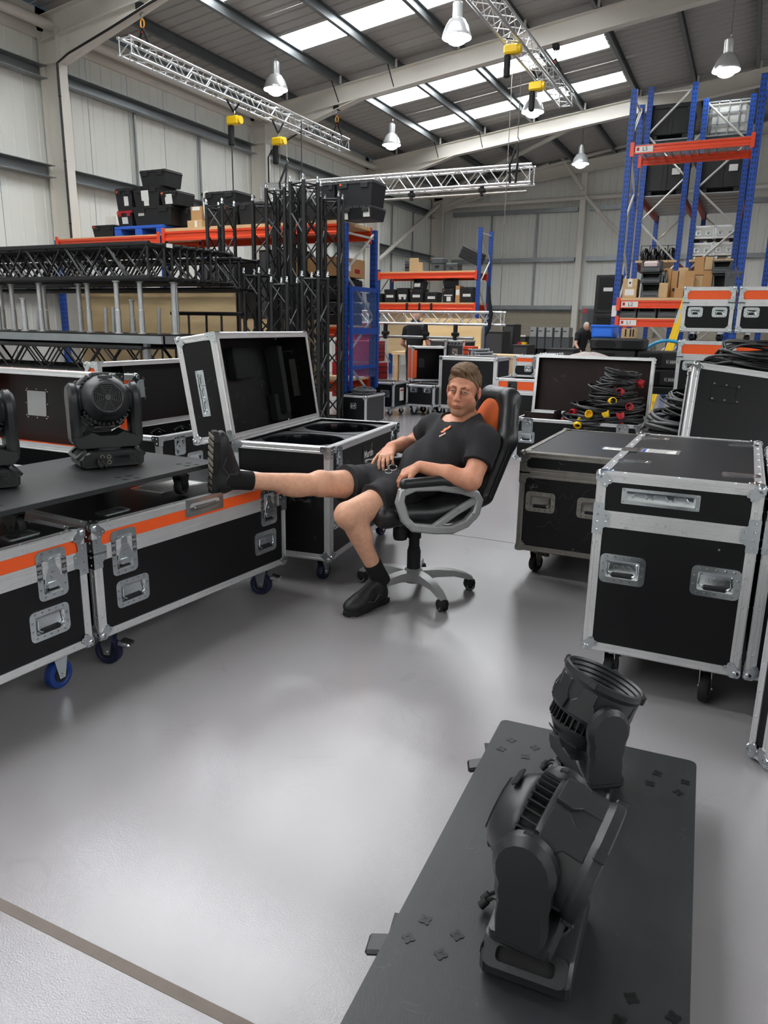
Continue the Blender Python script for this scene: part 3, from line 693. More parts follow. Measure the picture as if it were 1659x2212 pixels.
def moving_head(name, label, loc, rz, pan, tilt, s=1.0, group=None):
    t = thing(name, label, 'stage light', T=TR(loc, rz, s=s), group=group)
    FX, FD = M['fixture'], M['fixture2']
    XZ = Matrix(((1, 0, 0, 0), (0, 0, -1, 0), (0, 1, 0, 0), (0, 0, 0, 1)))       # polygon x,y -> x,z ; extrude along -y
    def k(key, fn): return cached('mh_'+key, fn)
    base = [(-.165, .012), (-.15, 0), (.15, 0), (.165, .012), (.168, .045), (.155, .062), (.125, .082), (.115, .086), (-.115, .086), (-.125, .082), (-.155, .062), (-.168, .045)]
    b = obj('base', k('base', lambda: MB().prism(base, -.115, .115, XZ, .010).mesh('base', FX, 30)), None, t)
    for sx in (-1, 1):
        T = Matrix.Diagonal((sx, 1, 1, 1)) @ TR((.148, 0, .066), 0, 0, 42)
        obj('carry_handle', k('ch', lambda: MB().ring(rrect(.07, .21, .02), rrect(.036, .15, .012), .0, .016).mesh('carry_handle', FX, 30)), None, t, T)
        obj('handle_slot', k('hs', lambda: MB().prism(rrect(.04, .155, .012), .001, .004).mesh('handle_slot', M['darkgap'])), None, t, T)
        for sy in (-1, 1): obj('foot', k('ft', lambda: MB().cyl((0, 0, -.006), (0, 0, .004), .016, 10).mesh('foot', M['rubber'])), None, t, TR((sx*.12, sy*.08, 0)))
    T = Matrix(((1, 0, 0, 0), (0, 0, -1, -.115), (0, 1, 0, .042), (0, 0, 0, 1)))
    obj('control_panel', k('cp', lambda: MB().prism(rrect(.29, .06, .008), 0, .003).mesh('control_panel', FD)), None, t, T)
    obj('display', k('ds', lambda: MB().prism(rrect(.085, .036, .004), .003, .0045).mesh('display', M['lens'])), None, t, T @ TR((.045, 0, 0)))
    for i in range(4):
        a = R(90*i); obj('button', k('bt', lambda: MB().cyl((0, 0, .003), (0, 0, .006), .007, 10).mesh('button', FX)), None, t, T @ TR((.118+.014*math.cos(a), .014*math.sin(a), 0)))
    for i in range(4): obj('socket', k('sk', lambda: MB().ring([(.012*math.cos(2*math.pi*j/14), .012*math.sin(2*math.pi*j/14)) for j in range(14)], [(.008*math.cos(2*math.pi*j/14), .008*math.sin(2*math.pi*j/14)) for j in range(14)], .003, .007).mesh('socket', M['chrome_worn'])), None, t, T @ TR((-.055+.034*(i % 2), -.014+.03*(i//2), 0)))
    for i, (dx, dz) in enumerate(((-.075, .01), (-.05, .0))):
        c = obj('cable_tail', k('ct%d' % i, lambda: MB().tube([(dx, -.117, .05), (dx-.004, -.14, .045), (dx-.006, -.152, .03), (dx-.004, -.158, .018)], .006, 6).mesh('cable_tail', M['cable'], 40)), None, t)
        obj('plug', k('pl%d' % i, lambda: MB().cyl((dx-.004, -.156, .03), (dx+.006, -.172, .012), .012, 10).mesh('plug', M['rubber'], 40)), None, c)
    yk = group_empty('yoke', t, T=TR((0, 0, 0), pan))
    obj('yoke_base', k('yb', lambda: MB().prism([(-.155, .098), (.155, .098), (.178, .125), (.178, .15), (.12, .17), (.085, .185), (.05, .165), (-.05, .165), (-.085, .185), (-.12, .17), (-.178, .15), (-.178, .125)], -.078, .078, XZ, .008).lathe([(.09, .084), (.09, .1)], 20).mesh('yoke_base', FX, 30)), None, yk)
    prof = [(-.062, .105), (.062, .105), (.066, .16), (.064, .20), (.072, .225)]
    prof += [(.082*math.cos(R(a)), .292+.082*math.sin(R(a))) for a in range(-30, 211, 20)]+[(-.072, .225), (-.064, .20), (-.066, .16)]
    YZ = Matrix(((0, 0, 1, 0), (1, 0, 0, 0), (0, 1, 0, 0), (0, 0, 0, 1)))
    for sx in (-1, 1):
        Tm = Matrix.Diagonal((sx, 1, 1.18, 1))
        obj('yoke_arm', k('ya', lambda: MB().prism(prof, .128, .184, YZ, .016).mesh('yoke_arm', FX, 25)), None, yk, Tm)
        obj('arm_vent', k('av', lambda: MB().rbox((.142, -.012, .366), (.158, .012, .3745), .002).mesh('arm_vent', M['darkgap'])), None, yk, Tm)
        obj('tilt_bearing', k('tb', lambda: MB().cyl((.11, 0, .292), (.132, 0, .292), .07, 20).mesh('tilt_bearing', FD, 35)), None, yk, Tm)
    ZS = Matrix.Diagonal((1, 1, 1.3, 1))
    h = group_empty('head', t, T=TR((0, 0, .292*1.18), pan) @ TR((0, 0, 0), 0, tilt))
    obj('rear_shell', k('rs', lambda: MB().lathe([(0, -.132), (.08, -.132), (.094, -.122), (.122, -.082), (.128, -.070), (.128, -.062), (.105, -.058)], 16).mesh('rear_shell', FX, 32)), None, h)
    obj('heat_core', k('hc', lambda: MB().lathe([(.112, -.066), (.112, -.012)], 24).mesh('heat_core', FD, 40)), None, h)
    fin = lambda: MB().box((.105, -.0022, -.066), (.137, .0022, -.012)).mesh('cooling_fin', FX)
    for i in range(36):
        a = 10*i
        if abs(math.cos(R(a))) < .93: obj('cooling_fin', k('fin', fin), None, h, TR((0, 0, 0), a))
    obj('front_barrel', k('fb', lambda: MB().lathe([(.105, -.018), (.138, -.014), (.142, -.004), (.146, .035), (.150, .085), (.159, .098), (.159, .115), (.150, .118), (.143, .112), (.146, .106), (.138, .098), (.141, .092), (.133, .084), (.136, .078), (.128, .070), (.131, .064), (.122, .056), (0, .054)], 24).mesh('front_barrel', FX, 28)), None, h, ZS)
    for i in range(8):
        if i % 4 in (0,): continue
        obj('barrel_panel', k('bp', lambda: MB().prism([(-.045, -.004), (.045, -.004), (.052, .03), (.034, .046), (.034, .085), (-.034, .085), (-.034, .046), (-.052, .03)], .134, .149, Matrix(((0, 0, 1, 0), (1, 0, 0, 0), (0, 1, 0, 0), (0, 0, 0, 1))), .003).mesh('barrel_panel', FX)), None, h, ZS @ TR((0, 0, 0), 45*i))
    for i in range(4): obj('rim_tab', k('rt', lambda: MB().rbox((.154, -.014, .094), (.166, .014, .119), .003).mesh('rim_tab', FX)), None, h, ZS @ TR((0, 0, 0), 45+90*i))
    obj('lens', k('ln', lambda: MB().lathe([(0, .062), (.08, .061), (.124, .056)], 24).mesh('lens', M['lens'], 40)), None, h, ZS)
    g = obj('fan_grille', k('fg', lambda: MB().prism([(.078*math.cos(R(22.5+45*i)), .078*math.sin(R(22.5+45*i))) for i in range(8)], -.134, -.1325).mesh('fan_grille', M['darkgap'])), None, h)
    def rings():
        mb = MB()
        for r in (.077, .067, .057, .047, .037, .027):
            mb.ring([(r*math.cos(R(22.5+45*i)), r*math.sin(R(22.5+45*i))) for i in range(8)], [((r-.0028)*math.cos(R(22.5+45*i)), (r-.0028)*math.sin(R(22.5+45*i))) for i in range(8)], -.137, -.134)
        for i in range(4): mb.box((-.001, -.076, -.1365), (.001, .076, -.134), TR((0, 0, 0), 22.5+45*i))
        mb.prism([(.017*math.cos(R(22.5+45*i)), .017*math.sin(R(22.5+45*i))) for i in range(8)], -.1375, -.134)
        return mb.mesh('grille_rib', FX)
    obj('grille_rib', k('gr', rings), None, g)
    for sy in (-1, 1): obj('rear_vent', k('rv', lambda: MB().prism(rrect(.075, .02, .008), -.0345, -.031, TR((0, .086, -.09), 0, 0) @ TR((0, 0, 0), 0, 40)).mesh('rear_vent', M['darkgap'])), None, h, TR((0, 0, 0), 0 if sy > 0 else 180))
    return t
def lights():
    zb = .15
    nuts = []
    for cx, cy in ((-.205, .56), (.22, .56), (-.205, -.22), (.22, -.24), (-.2, -.62), (.22, -.62)): nuts += quad_nuts(cx, cy, .075, .06)
    board('wheeled_board', 'long black wheeled board on the floor carrying two stage lights', -.251, 1.435, 0, 2.7, .588, 1.42, zb-.02, nuts, ((-.255, .56, 200, True), (.2, .56, 20, False), (-.255, -.2, 190, True), (.2, -.2, 20, False), (-.24, -.6, 190, False), (.2, -.6, 20, False)))
    moving_head('moving_head_light', 'black stage light tilted with its finned back towards the open floor', (-.247, 1.285, zb+.0065), -88, -6, -106, .76)
    moving_head('moving_head_light', 'black stage light at the far board end, its round mouth tipped upward', (-.268, 1.86, zb+.0065), -88, 34, -22, .69)
    z1 = .6285
    nuts = []
    for cx, cy in ((.26, .54), (.26, .18), (-.2, .54), (.22, -.42), (-.2, -.42)): nuts += quad_nuts(cx, cy)
    board('wheeled_board', 'black wheeled board laid across the orange banded cases', -2.52, 2.08, z1, -2, .66, 1.36, .108, nuts, ((.27, .48, 100, False), (.24, -.34, 15, False), (-.28, .5, 15, False), (-.28, -.5, 15, False)))
    zt = z1+.128+.0065
    moving_head('moving_head_light', 'black stage light showing its round fan grille, on the board over the cases', (-2.535, 2.42, zt), 60, -3, -102, .82)
    moving_head('moving_head_light', 'black stage light cut off by the frame edge, on the board over the cases', (-2.60, 1.83, zt), 60, 2, -100, .82)
lights()
# ------------------------------------------------------------------ trusses, hoists, lamps
def at(px, py, Y):
    """point where the sight line of a photo position meets the plane at hall position Y"""
    cp, sp, cr, sr = math.cos(PITCH), math.sin(PITCH), math.cos(ROLL), math.sin(ROLL)
    u, v = (px-829.5)/F_PX, (py-1106)/F_PX; x, yd = cr*u+sr*v, -sr*u+cr*v
    r = Vector((x, cp-yd*sp, -sp-yd*cp)); c, s = math.cos(YAW), math.sin(YAW)
    r = Vector((r.x*c-r.y*s, r.x*s+r.y*c, r.z)); return Vector((0, 0, EYE))+r*(Y/r.y)
def frame_T(A, B, up=(0, 0, 1)):
    A, B, up = Vector(A), Vector(B), Vector(up); x = (B-A).normalized(); y = up.cross(x).normalized(); z = x.cross(y); m = Matrix.Identity(4)
    for i, w_ in enumerate((x, y, z)):
        for j in range(3): m[j][i] = w_[j]
    m.translation = A; return m
def truss(name, label, A, B, size=.29, cr=.024, br=.009, pitch=.27, m=None, up=(0, 0, 1), group=None, faces=4, studs=False, szz=None, joined=False):
    m = m or M['silver']; T = frame_T(A, B, up); L = (Vector(B)-Vector(A)).length; t = thing(name, label, 'truss', T=T, group=group); hy = size/2; hz = (szz or size)/2
    n = max(1, round(L/pitch)); p = L/n
    ch = cached(('chord', round(L, 3), cr, m.name), lambda: MB().cyl((0, 0, 0), (L, 0, 0), cr, 10).mesh('chord', m, 40))
    for sy in (-1, 1):
        for sz in (-1, 1):
            c = obj('chord', ch, None, t, TR((0, sy*hy, sz*hz)))
            if studs: obj('spigot', cached('spig', lambda: MB().lathe([(0, 0), (.02, 0), (.02, .02), (.014, .03), (.017, .05), (.012, .07), (0, .072)], 8, TR((0, 0, 0), 0, 0, 90)).mesh('spigot', M['chrome'], 40)), None, c, TR((L, 0, 0)))
    def brace(wd): return cached(('br', round(p, 4), round(wd, 3), br, m.name), lambda: MB().cyl((p*.06, 0, 0), (p*.94, wd, 0), br, 6).mesh('brace', m, 50))
    F = [((0, -hy, hz), (0, 1, 0), 2*hy), ((0, -hy, -hz), (0, 1, 0), 2*hy), ((0, -hy, -hz), (0, 0, 1), 2*hz), ((0, hy, -hz), (0, 0, 1), 2*hz)][::-1][:faces]
    for fi, (o, dv, wd) in enumerate(F):
        dv = Vector(dv); nv = Vector((1, 0, 0)).cross(dv)
        if joined:
            mb = MB(); pts = [Vector(o)+Vector((p*i, 0, 0))+dv*(wd if (i+fi) % 2 else 0) for i in range(n+1)]
            mb.tube(pts, br, 5); obj('lacing', mb, m, t, smooth=50); continue
        for i in range(n):
            up_ = (i+fi) % 2 == 0
            Tm = Matrix.Identity(4)
            for j in range(3): Tm[j][0] = (1, 0, 0)[j]; Tm[j][1] = dv[j]*(1 if up_ else -1); Tm[j][2] = nv[j]
            Tm.translation = Vector(o)+Vector((p*i, 0, 0))+(Vector((0, 0, 0)) if up_ else dv*wd)
            obj('brace', brace(wd), None, t, Tm)
    for x in (.03, L-.03):
        for sz in (-1, 1): obj('end_bar', cached(('eb', size, br, m.name), lambda: MB().cyl((0, -hy, 0), (0, hy, 0), br*1.1, 6).mesh('end_bar', m, 50)), None, t, TR((x, 0, sz*hz)))
        for sy in (-1, 1): obj('end_bar', cached(('ez', szz or size, br, m.name), lambda: MB().cyl((0, 0, -hz), (0, 0, hz), br*1.1, 6).mesh('end_bar', m, 50)), None, t, TR((x, sy*hy, 0)))
    return t
def sling(parent, top, pts, name='sling'):
    for q in pts: obj(name, MB().cyl(top, q, .018, 6), M['strap'], parent)
def hoist(label, p, ztop, chain_to=None):
    """electric chain hoist hung by a sling, body at p"""
    p = Vector(p); t = thing('chain_hoist', label, 'chain hoist', p)
    obj('motor_body', MB().rbox((-.13, -.075, -.075), (.13, .075, .075), .025), M['yellow'], t)
    obj('end_cover', MB().cyl((.10, 0, .0), (.165, 0, 0), .07, 12), M['yellow'], t, smooth=40)
    obj('hook', MB().tube([(0, 0, .07), (0, 0, .11), (.025, 0, .13), (.02, 0, .16), (-.01, 0, .165)], .01, 6), M['chrome'], t)
    obj('chain_bag', MB().rbox((-.12, -.05, -.42), (-.02, .05, -.07), .02), M['strap'], t)
    for s in (-1, 1): obj('sling', MB().cyl((0, 0, .15), (s*.06, s*.12, ztop-p.z), .018, 6), M['strap'], t)
    if chain_to: obj('load_chain', MB().cyl((.03, 0, -.07), (.03, 0, chain_to-p.z), .007, 5), M['chrome_worn'], t)
    return t
def lamp(label, x, y, z=5.9):
    t = thing('high_bay_lamp', label, 'lamp', (x, y, z), group='high bay lamps under the roof')
    obj('reflector', MB().lathe([(.235, 0), (.24, .01), (.225, .06), (.19, .16), (.13, .25), (.08, .28), (.07, .28)], 24), M['lampmet'], t, smooth=50)
    obj('gear_housing', MB().lathe([(0, .27), (.075, .27), (.08, .29), (.08, .49), (.06, .51), (0, .51)], 16), M['lampmet'], t, smooth=40)
    obj('lens', MB().lathe([(0, -.105), (.07, -.10), (.13, -.07), (.16, -.03), (.235, -.005), (.236, .004)], 20), M['lamp_glow'], t, smooth=60)
    obj('hook', MB().tube([(0, 0, .5), (0, 0, .54), (.03, 0, .57), (.02, 0, .61), (0, 0, zrt(x)-z+.02)], .009, 5), M['chrome'], t)
def overhead():
    t1 = truss('box_truss', 'long silver truss slung under the rafters along the side wall', (-9.1, 9.62, 5.44), (-9.1, 16.6, 5.46), .24, .024, .009, .25, group='silver trusses hung from the roof')
    truss('box_truss', 'silver truss high under the roof lights with two hoists below', (-4.2, 9.8, 6.18), (-4.2, 17.6, 6.18), .27, .024, .009, .27, group='silver trusses hung from the roof')
    truss('box_truss', 'silver truss hanging level across the hall with a pipe below', (-9.48, 13.8, 4.01), (-3.78, 13.8, 4.01), .29, .024, .010, .27, group='silver trusses hung from the roof')
    truss('box_truss', 'low silver truss hanging at bench height before the workbench', (-6.7, 12.3, 1.525), (-3.72, 12.3, 1.525), .20, .022, .010, .22, group='silver trusses hung from the roof')
    for nm, a, b, z in (('black pipe slung below the level silver truss', -9.4, -3.85, 3.72), ('dark pipe slung below the low silver truss', -6.4, -4.2, 1.2)):
        y = 13.7 if z > 3 else 12.2; t = thing('scaffold_pipe', nm, 'pipe', (a, y, z))
        obj('tube', MB().cyl((0, 0, 0), (b-a, 0, 0), .024, 10), M['chrome_worn'] if z > 3 else M['galv'], t, smooth=40)
        for k in (.25, .6, .85):
            c = obj('clamp', MB().rbox((-.03, -.035, -.04), (.03, .035, .2 if z > 3 else .22), .01), M['strap'], t, TR(((b-a)*k, 0, 0)))
            obj('clamp_wing', MB().rbox((-.06, -.05, .03), (.06, .05, .09), .012), M['strap'], c)
    for lab, x, y in (('bridle of chain and slings on the first rafter holding the side truss', -9.1, 10.05), ('bridle of chain and slings holding the far end of the side truss', -9.0, 16.05), ('bridle with red tag holding the high truss below the rafter', -4.1, 16.05)):
        t = thing('truss_bridle', lab, 'rigging', (x, y, zrb(x)-.05)); zt = (5.55 if x < -6 else 6.3)-zrb(x)+.05
        obj('beam_clamp', MB().rbox((-.06, -.08, -.04), (.06, .08, .05), .01), M['strap'], t)
        obj('shackle', MB().tube([(0, 0, -.04), (.03, 0, -.09), (0, 0, -.14), (-.03, 0, -.09)], .011, 6, True), M['chrome'], t)
        if x < -6: obj('link', MB().tube([(0, 0, -.14), (.035, 0, -.19), (.035, 0, -.25), (0, 0, -.29), (-.035, 0, -.25), (-.035, 0, -.19)], .012, 6, True), M['hookorange'], t)
        q = (0, 0, -.28) if x < -6 else (0, 0, -.2)
        obj('tag', MB().rbox((-.025, -.012, q[2]-.07), (.03, .012, q[2]-.01), .006), mat('red_tag', '#d8402c', .6), t)
        for s in (-1, 1): obj('sling', MB().cyl(q, (s*.12, 0, zt), .02, 6), M['strap'], t)
    hoist('yellow chain hoist nearer the white column under the side truss', (-9.1, 12.33, 5.02), 5.35)
    hoist('yellow chain hoist under the side truss holding the level truss', (-9.1, 13.8, 4.97), 5.35, 4.15)
    hoist('yellow chain hoist under the high truss, first of its pair', (-4.2, 13.5, 5.93), 6.06, 1.65)
    hoist('yellow chain hoist beside a roof lamp under the high truss', (-4.2, 15.15, 5.8), 6.06)
    for lab, x, y, z, h in (('black basket sling at the end of the level truss', -8.9, 13.8, 4.16, .75), ('black basket sling and chain near the free end of the level truss', -4.1, 13.8, 4.16, 1.45)):
        t = thing('basket_sling', lab, 'rigging', (x, y, z))
        for s in (-1, 1):
            obj('sling', MB().cyl((0, 0, .38), (s*.07, -.17, -.0), .022, 6), M['strap'], t); obj('sling', MB().cyl((s*.07, -.17, 0), (s*.05, -.17, -.3), .022, 6), M['strap'], t)
        obj('hook', MB().tube([(0, 0, .36), (.03, 0, .42), (0, 0, .47)], .012, 6), M['chrome_worn'], t); obj('load_chain', MB().cyl((0, 0, .46), (0, 0, h), .008, 5), M['chrome_worn'], t)
    t = thing('hanging_strap', 'black strap looped over the free end of the low truss', 'strap', (-3.95, 12.16, 1.55))
    obj('webbing', MB().tube([(0, -.02, .5), (.02, -.03, .25), (.06, -.04, .05), (.04, -.05, -.18), (-.02, -.04, -.3)], .05, 6, r_at=lambda u: .018+.02*math.sin(math.pi*u)), M['strap'], t)
    for i, (lab, x, y) in enumerate((('bell shaped roof lamp above the side truss', -9.1, 13.74), ('bell shaped roof lamp beside the high truss, at the top of the picture', -4.84, 12.57), ('bell shaped roof lamp near the second rafter by the side wall', -8.93, 18.8), ('bell shaped roof lamp half hidden behind a yellow hoist', -4.81, 17.2), ('bell shaped roof lamp close to the far gable wall', -4.91, 22.8), ('bell shaped roof lamp over the tall pallet racking', -.96, 15.9))): lamp(lab, x, y)
    # black cable down the column and along the haunch
    t = thing('conduit_cable', 'thick black cable tied down the white column and haunch', 'cable', (-10.86, 9.93, 0))
    obj('cable', MB().tube([(0, 0, 2.3), (.0, 0, 4), (0, 0, 5.5), (.25, .02, 5.62), (1.2, .02, 5.86), (2.0, .02, 6.08), (2.3, .02, 6.15)], .02, 6), M['cable'], t, smooth=50)
    for z in (3, 4, 5): obj('cable_tie', MB().cyl((0, 0, z), (0, 0, z+.015), .025, 8), M['strap'], t)
    t = thing('conduit_cable', 'black cable dropping down the second white column', 'cable', (-10.8, 15.94, 0))
    obj('cable', MB().tube([(0, 0, 2.6), (0, 0, 5.2), (.1, 0, 5.35), (.7, 0, 5.6), (1.4, -.2, 5.75)], .018, 6), M['cable'], t, smooth=50); obj('cable_tie', MB().cyl((0, 0, 4), (0, 0, 4.015), .025, 8), M['strap'], t)
    for lab, a, b in (('thin cable hanging from the first hoist down to the crates', (-9.14, 12.3, 4.6), (-9.14, 12.3, 2.75)), ('thin control cable hanging from the second hoist', (-8.55, 13.8, 5.3), (-8.55, 13.8, 4.2))):
        t = thing('drop_cable', lab, 'cable', a); obj('cable', MB().cyl((0, 0, 0), Vector(b)-Vector(a), .012, 6), M['cable'], t); obj('end_plug', MB().cyl((0, 0, b[2]-a[2]-.06), (0, 0, b[2]-a[2]), .02, 8), M['rubber'], t)
overhead()

ORD = 'first second third fourth fifth sixth seventh eighth ninth tenth eleventh twelfth thirteenth fourteenth fifteenth sixteenth'.split()
def black_trusses():
    BP = M['blackpaint']
    # stack of long black trusses on steel legs over a trolley
    y0 = 7.0
    for k, (dy, z, x1, lab) in enumerate(((0, 2.06, -6.24, 'front black truss of the stack raised on steel legs'), (.5, 2.06, -6.2, 'black truss second from the front in the raised stack'), (1.0, 2.06, -6.15, 'black truss third from the front in the raised stack'), (1.45, 2.0, -6.05, 'black truss at the rear of the raised stack'), (.25, 2.06, -6.22, 'black truss wedged behind the front one in the raised stack'), (.75, 2.06, -6.18, 'black truss wedged mid way in the raised stack'))):
        tt = truss('box_truss', lab, (-11.0, y0+dy, z), (x1, y0+dy, z), .40, .028, .014, .34, BP, group='black trusses stacked on the trolley', joined=k > 1, szz=.37)
        if k == 0: FIRST = tt
    obj('paper_tag', MB().box((4.8, .04, .16), (4.802, .14, .205)), M['paper'], FIRST)
    for k, (dy, z, x1, lab) in enumerate(((-.05, .93, -6.4, 'black truss lying low under the steel trolley deck'), (.5, .93, -6.0, 'second black truss lying low behind the open cases'))):
        truss('box_truss', lab, (-11, y0+dy, z), (x1, y0+dy, z), .36, .025, .011, .32, BP, group='black trusses under the deck', szz=.3)
    d = thing('truss_trolley', 'galvanised steel trolley deck carrying upright legs', 'trolley', (-8.6, 7.25, 0))
    for y in (-.35, .85): obj('deck_rail', MB().box((-2.4, y-.03, 1.13), (2.4, y+.03, 1.22)), M['galv'], d)
    obj('deck_rail', MB().box((2.34, -.35, 1.13), (2.4, .85, 1.22)), M['galv'], d)
    obj('deck_plate', MB().box((-2.4, -.3, 1.215), (2.3, .8, 1.235)), M['blackpaint'], d)
    for x in (-2.1, 2.1):
        for y in (-.3, .8): obj('deck_leg', MB().box((x-.03, y-.03, 0), (x+.03, y+.03, 1.13)), M['galv'], d)
    r2 = random.Random(5); xs = [-10.3, -10.0, -9.62, -9.2, -8.95, -8.62, -8.45, -8.1, -7.78, -7.35, -6.98, -6.72, -6.46, -6.36]
    def leg(h): return cached(('leg', round(h, 2)), lambda: MB().lathe([(0, 0), (.055, 0), (.055, .012), (.036, .02), (.036, h*.45), (.031, h*.46), (.031, h-.02), (.045, h-.015), (.045, h), (0, h)], 12).mesh('support_post', M['post'], 35))
    for i, x in enumerate(xs):
        h = .62 if i not in (5, 9) else .42; y = 7.0+(.0, .12, .45, .3, .62)[i % 5]
        t = obj('support_post', leg(h)); t.matrix_basis = TR((x, y, 1.236))
        tag(t, '%s galvanised support post on the trolley, counted from the frame edge%s' % (ORD[i], '' if h > .5 else ', a short one'), 'support post', 'support posts on the trolley')
    for i, x in enumerate((-9.5, -8.8, -7.6, -7.52, -6.8)):
        t = obj('steel_tube', cached('stube', lambda: MB().cyl((0, 0, 0), (0, 0, .32), .024, 10).mesh('steel_tube', M['post'], 35))); t.matrix_basis = TR((x, 7.3+.05*i, 1.236), 0, 0, 3); tag(t, '%s thin short steel tube among the trolley posts, counted from the frame edge' % ORD[i], 'tube', 'thin steel tubes on the trolley')
    # upright black trusses standing before the racking
    spec = [(-6.92, 9.0, 2.98, .27), (-6.2, 9.0, 2.98, .27), (-5.92, 9.27, 3.06, .25), (-5.83, 8.85, 3.1, .26), (-5.55, 9.15, 3.16, .26), (-5.42, 8.8, 3.16, .25), (-5.18, 9.1, 3.0, .24)]
    nm = ['first', 'second', 'third', 'fourth', 'fifth', 'sixth', 'seventh']
    for i, (x, y, h, s) in enumerate(spec):
        truss('upright_truss', '%s black truss standing upright, counted from the truss stack' % nm[i], (x, y, .1), (x, y, h), s, .026, .011, .34, BP, up=(math.sin(i), math.cos(i), 0), group='black trusses stood on end', studs=True)
    for i, (x, y, h) in enumerate(((-5.98, 8.5, 2.02), (-5.16, 8.62, 1.98), (-5.5, 8.42, 1.9))):
        truss('upright_truss', 'shorter black truss standing on end, %s of three' % ('nearest the open lid', 'middle one', 'beside the mesh guard')[i], (x, y, .1), (x, y, h), .24, .026, .011, .3, BP, up=(0, 1, 0), group='short black trusses stood on end', studs=True)
    b = thing('base_plate_stand', 'black steel stand holding the feet of the upright trusses', 'truss stand', (-6.05, 8.95, 0)); obj('plate', MB().box((-1.2, -.7, .06), (1.05, .5, .1)), BP, b)
    for x in (-1.1, .95):
        for y in (-.6, .4): obj('foot', MB().box((x-.05, y-.05, 0), (x+.05, y+.05, .06)), BP, b)
    for i, (x, z) in enumerate(((-6.9, 1.45), (-6.35, 1.45))):
        t = thing('cross_frame', 'flat black truss frame lying on the trolley end, %s' % ('by the stack', 'by the uprights')[i], 'frame', (x, 8.2, z-.05)); obj('rail', MB().cyl((-.3, 0, .1), (.35, 0, .1), .025, 8), BP, t, smooth=40); obj('rail', MB().cyl((-.3, 0, -.25), (.35, 0, -.25), .025, 8), BP, t, smooth=40)
        for q in (-.25, 0, .3): obj('strut', MB().cyl((q, 0, -1.4), (q, 0, .1), .015, 6), BP, t)
black_trusses()
# ------------------------------------------------------------------ racking, crates, boxes
def dotted_upright():
    m = mat('punched_blue_upright', '#16489e', .4, var=.08, vscale=4); nt = m.node_tree; N, L = nt.nodes, nt.links; b = N['Principled BSDF']
    tc = N.new('ShaderNodeTexCoord'); sp = N.new('ShaderNodeSeparateXYZ'); L.new(tc.outputs['Object'], sp.inputs[0])
    def mth(op, a, c=None):
        n = N.new('ShaderNodeMath'); n.operation = op
        for i, v in enumerate((a, c)):
            if v is None: continue
            if isinstance(v, (int, float)): n.inputs[i].default_value = v
            else: L.new(v, n.inputs[i])
        return n.outputs[0]
    z = mth('ABSOLUTE', mth('SUBTRACT', mth('FRACT', mth('MULTIPLY', sp.outputs[2], 13.)), .5)); x = mth('ABSOLUTE', mth('SUBTRACT', mth('ABSOLUTE', sp.outputs[0]), .022)); y = mth('ABSOLUTE', mth('SUBTRACT', mth('ABSOLUTE', sp.outputs[1]), .018))
    k = mth('MULTIPLY', mth('LESS_THAN', z, .2), mth('MAXIMUM', mth('LESS_THAN', x, .009), mth('LESS_THAN', y, .007)))
    mx = N.new('ShaderNodeMix'); mx.data_type = 'RGBA'; mx.inputs[7].default_value = (.01, .012, .02, 1); src = b.inputs['Base Color'].links[0].from_socket
    L.new(src, mx.inputs[6]); L.new(k, mx.inputs[0]); L.new(mx.outputs[2], b.inputs['Base Color']); return m
M['punched'] = dotted_upright(); M['frame_grey'] = mat('grey_brace', '#c2c2bb', .4, .3)
def upright(par, x, y, h, punched=True):
    return obj('upright', cached(('up', round(h, 2), punched), lambda: MB().prism([(-.048, -.035), (.048, -.035), (.048, .035), (.03, .035), (.03, -.02), (-.03, -.02), (-.03, .035), (-.048, .035)], 0, h).mesh('upright', M['punched' if punched else 'upright'])), None, par, TR((x, y, 0)))
def rack_frame(par, x, y, d, h, axis='y', bays=None, first=1, zs=.3):
    """two uprights joined by zigzag braces along the depth"""
    a, b = ((x, y), (x, y+d)) if axis == 'y' else ((x, y), (x+d, y))
    upright(par, *a, h); upright(par, *b, h)
    n = bays or max(2, round(h/.75)); s = (h-.35)/n; v = Vector((b[0]-a[0], b[1]-a[1], 0))
    for i in range(n):
        p0, p1 = (Vector((*a, zs+i*s)), Vector((*b, zs+(i+1)*s)))
        if (i+first) % 2: p0, p1 = Vector((*b, zs+i*s)), Vector((*a, zs+(i+1)*s))
        obj('frame_brace', MB().cyl(p0, p1, .02, 6), M['frame_grey'], par)
    obj('frame_brace', MB().cyl((*a, h-.12), (*b, h-.12), .018, 6), M['frame_grey'], par)
def beam(par, x0, x1, y, z, h=.13, tags=None):
    b = obj('beam', MB().prism([(-.025, -h/2), (.025, -h/2), (.025, h/2), (-.025, h/2), (-.025, h*.28), (-.012, h*.18), (-.012, -h*.18), (-.025, -h*.28)], x0, x1, Matrix(((0, 0, 1, 0), (1, 0, 0, y), (0, 1, 0, z), (0, 0, 0, 1)))), M['beam'], par)
    for x in (x0, x1): obj('connector', MB().rbox((x-.03, y-.045, z-h/2-.04), (x+.03, y-.03, z+h/2+.05), .003), M['beam'], b)
    if tags:
        p = obj('shelf_tag', MB().box((x0+.05, y-.0275, z-.045), (x0+.32, y-.0255, z+.045)), M['paper'], b)
        T = Matrix(((1, 0, 0, x0+.2), (0, 0, -1, y-.0285), (0, 1, 0, z), (0, 0, 0, 1)))
        obj('lettering', text_mesh('tag'+tags, tags, .085, .0004, M['ink']), None, p, T); obj('red_square', MB().box((x0+.07, y-.0285, z-.02), (x0+.11, y-.0275, z+.03)), M['redplug'], p)
    return b
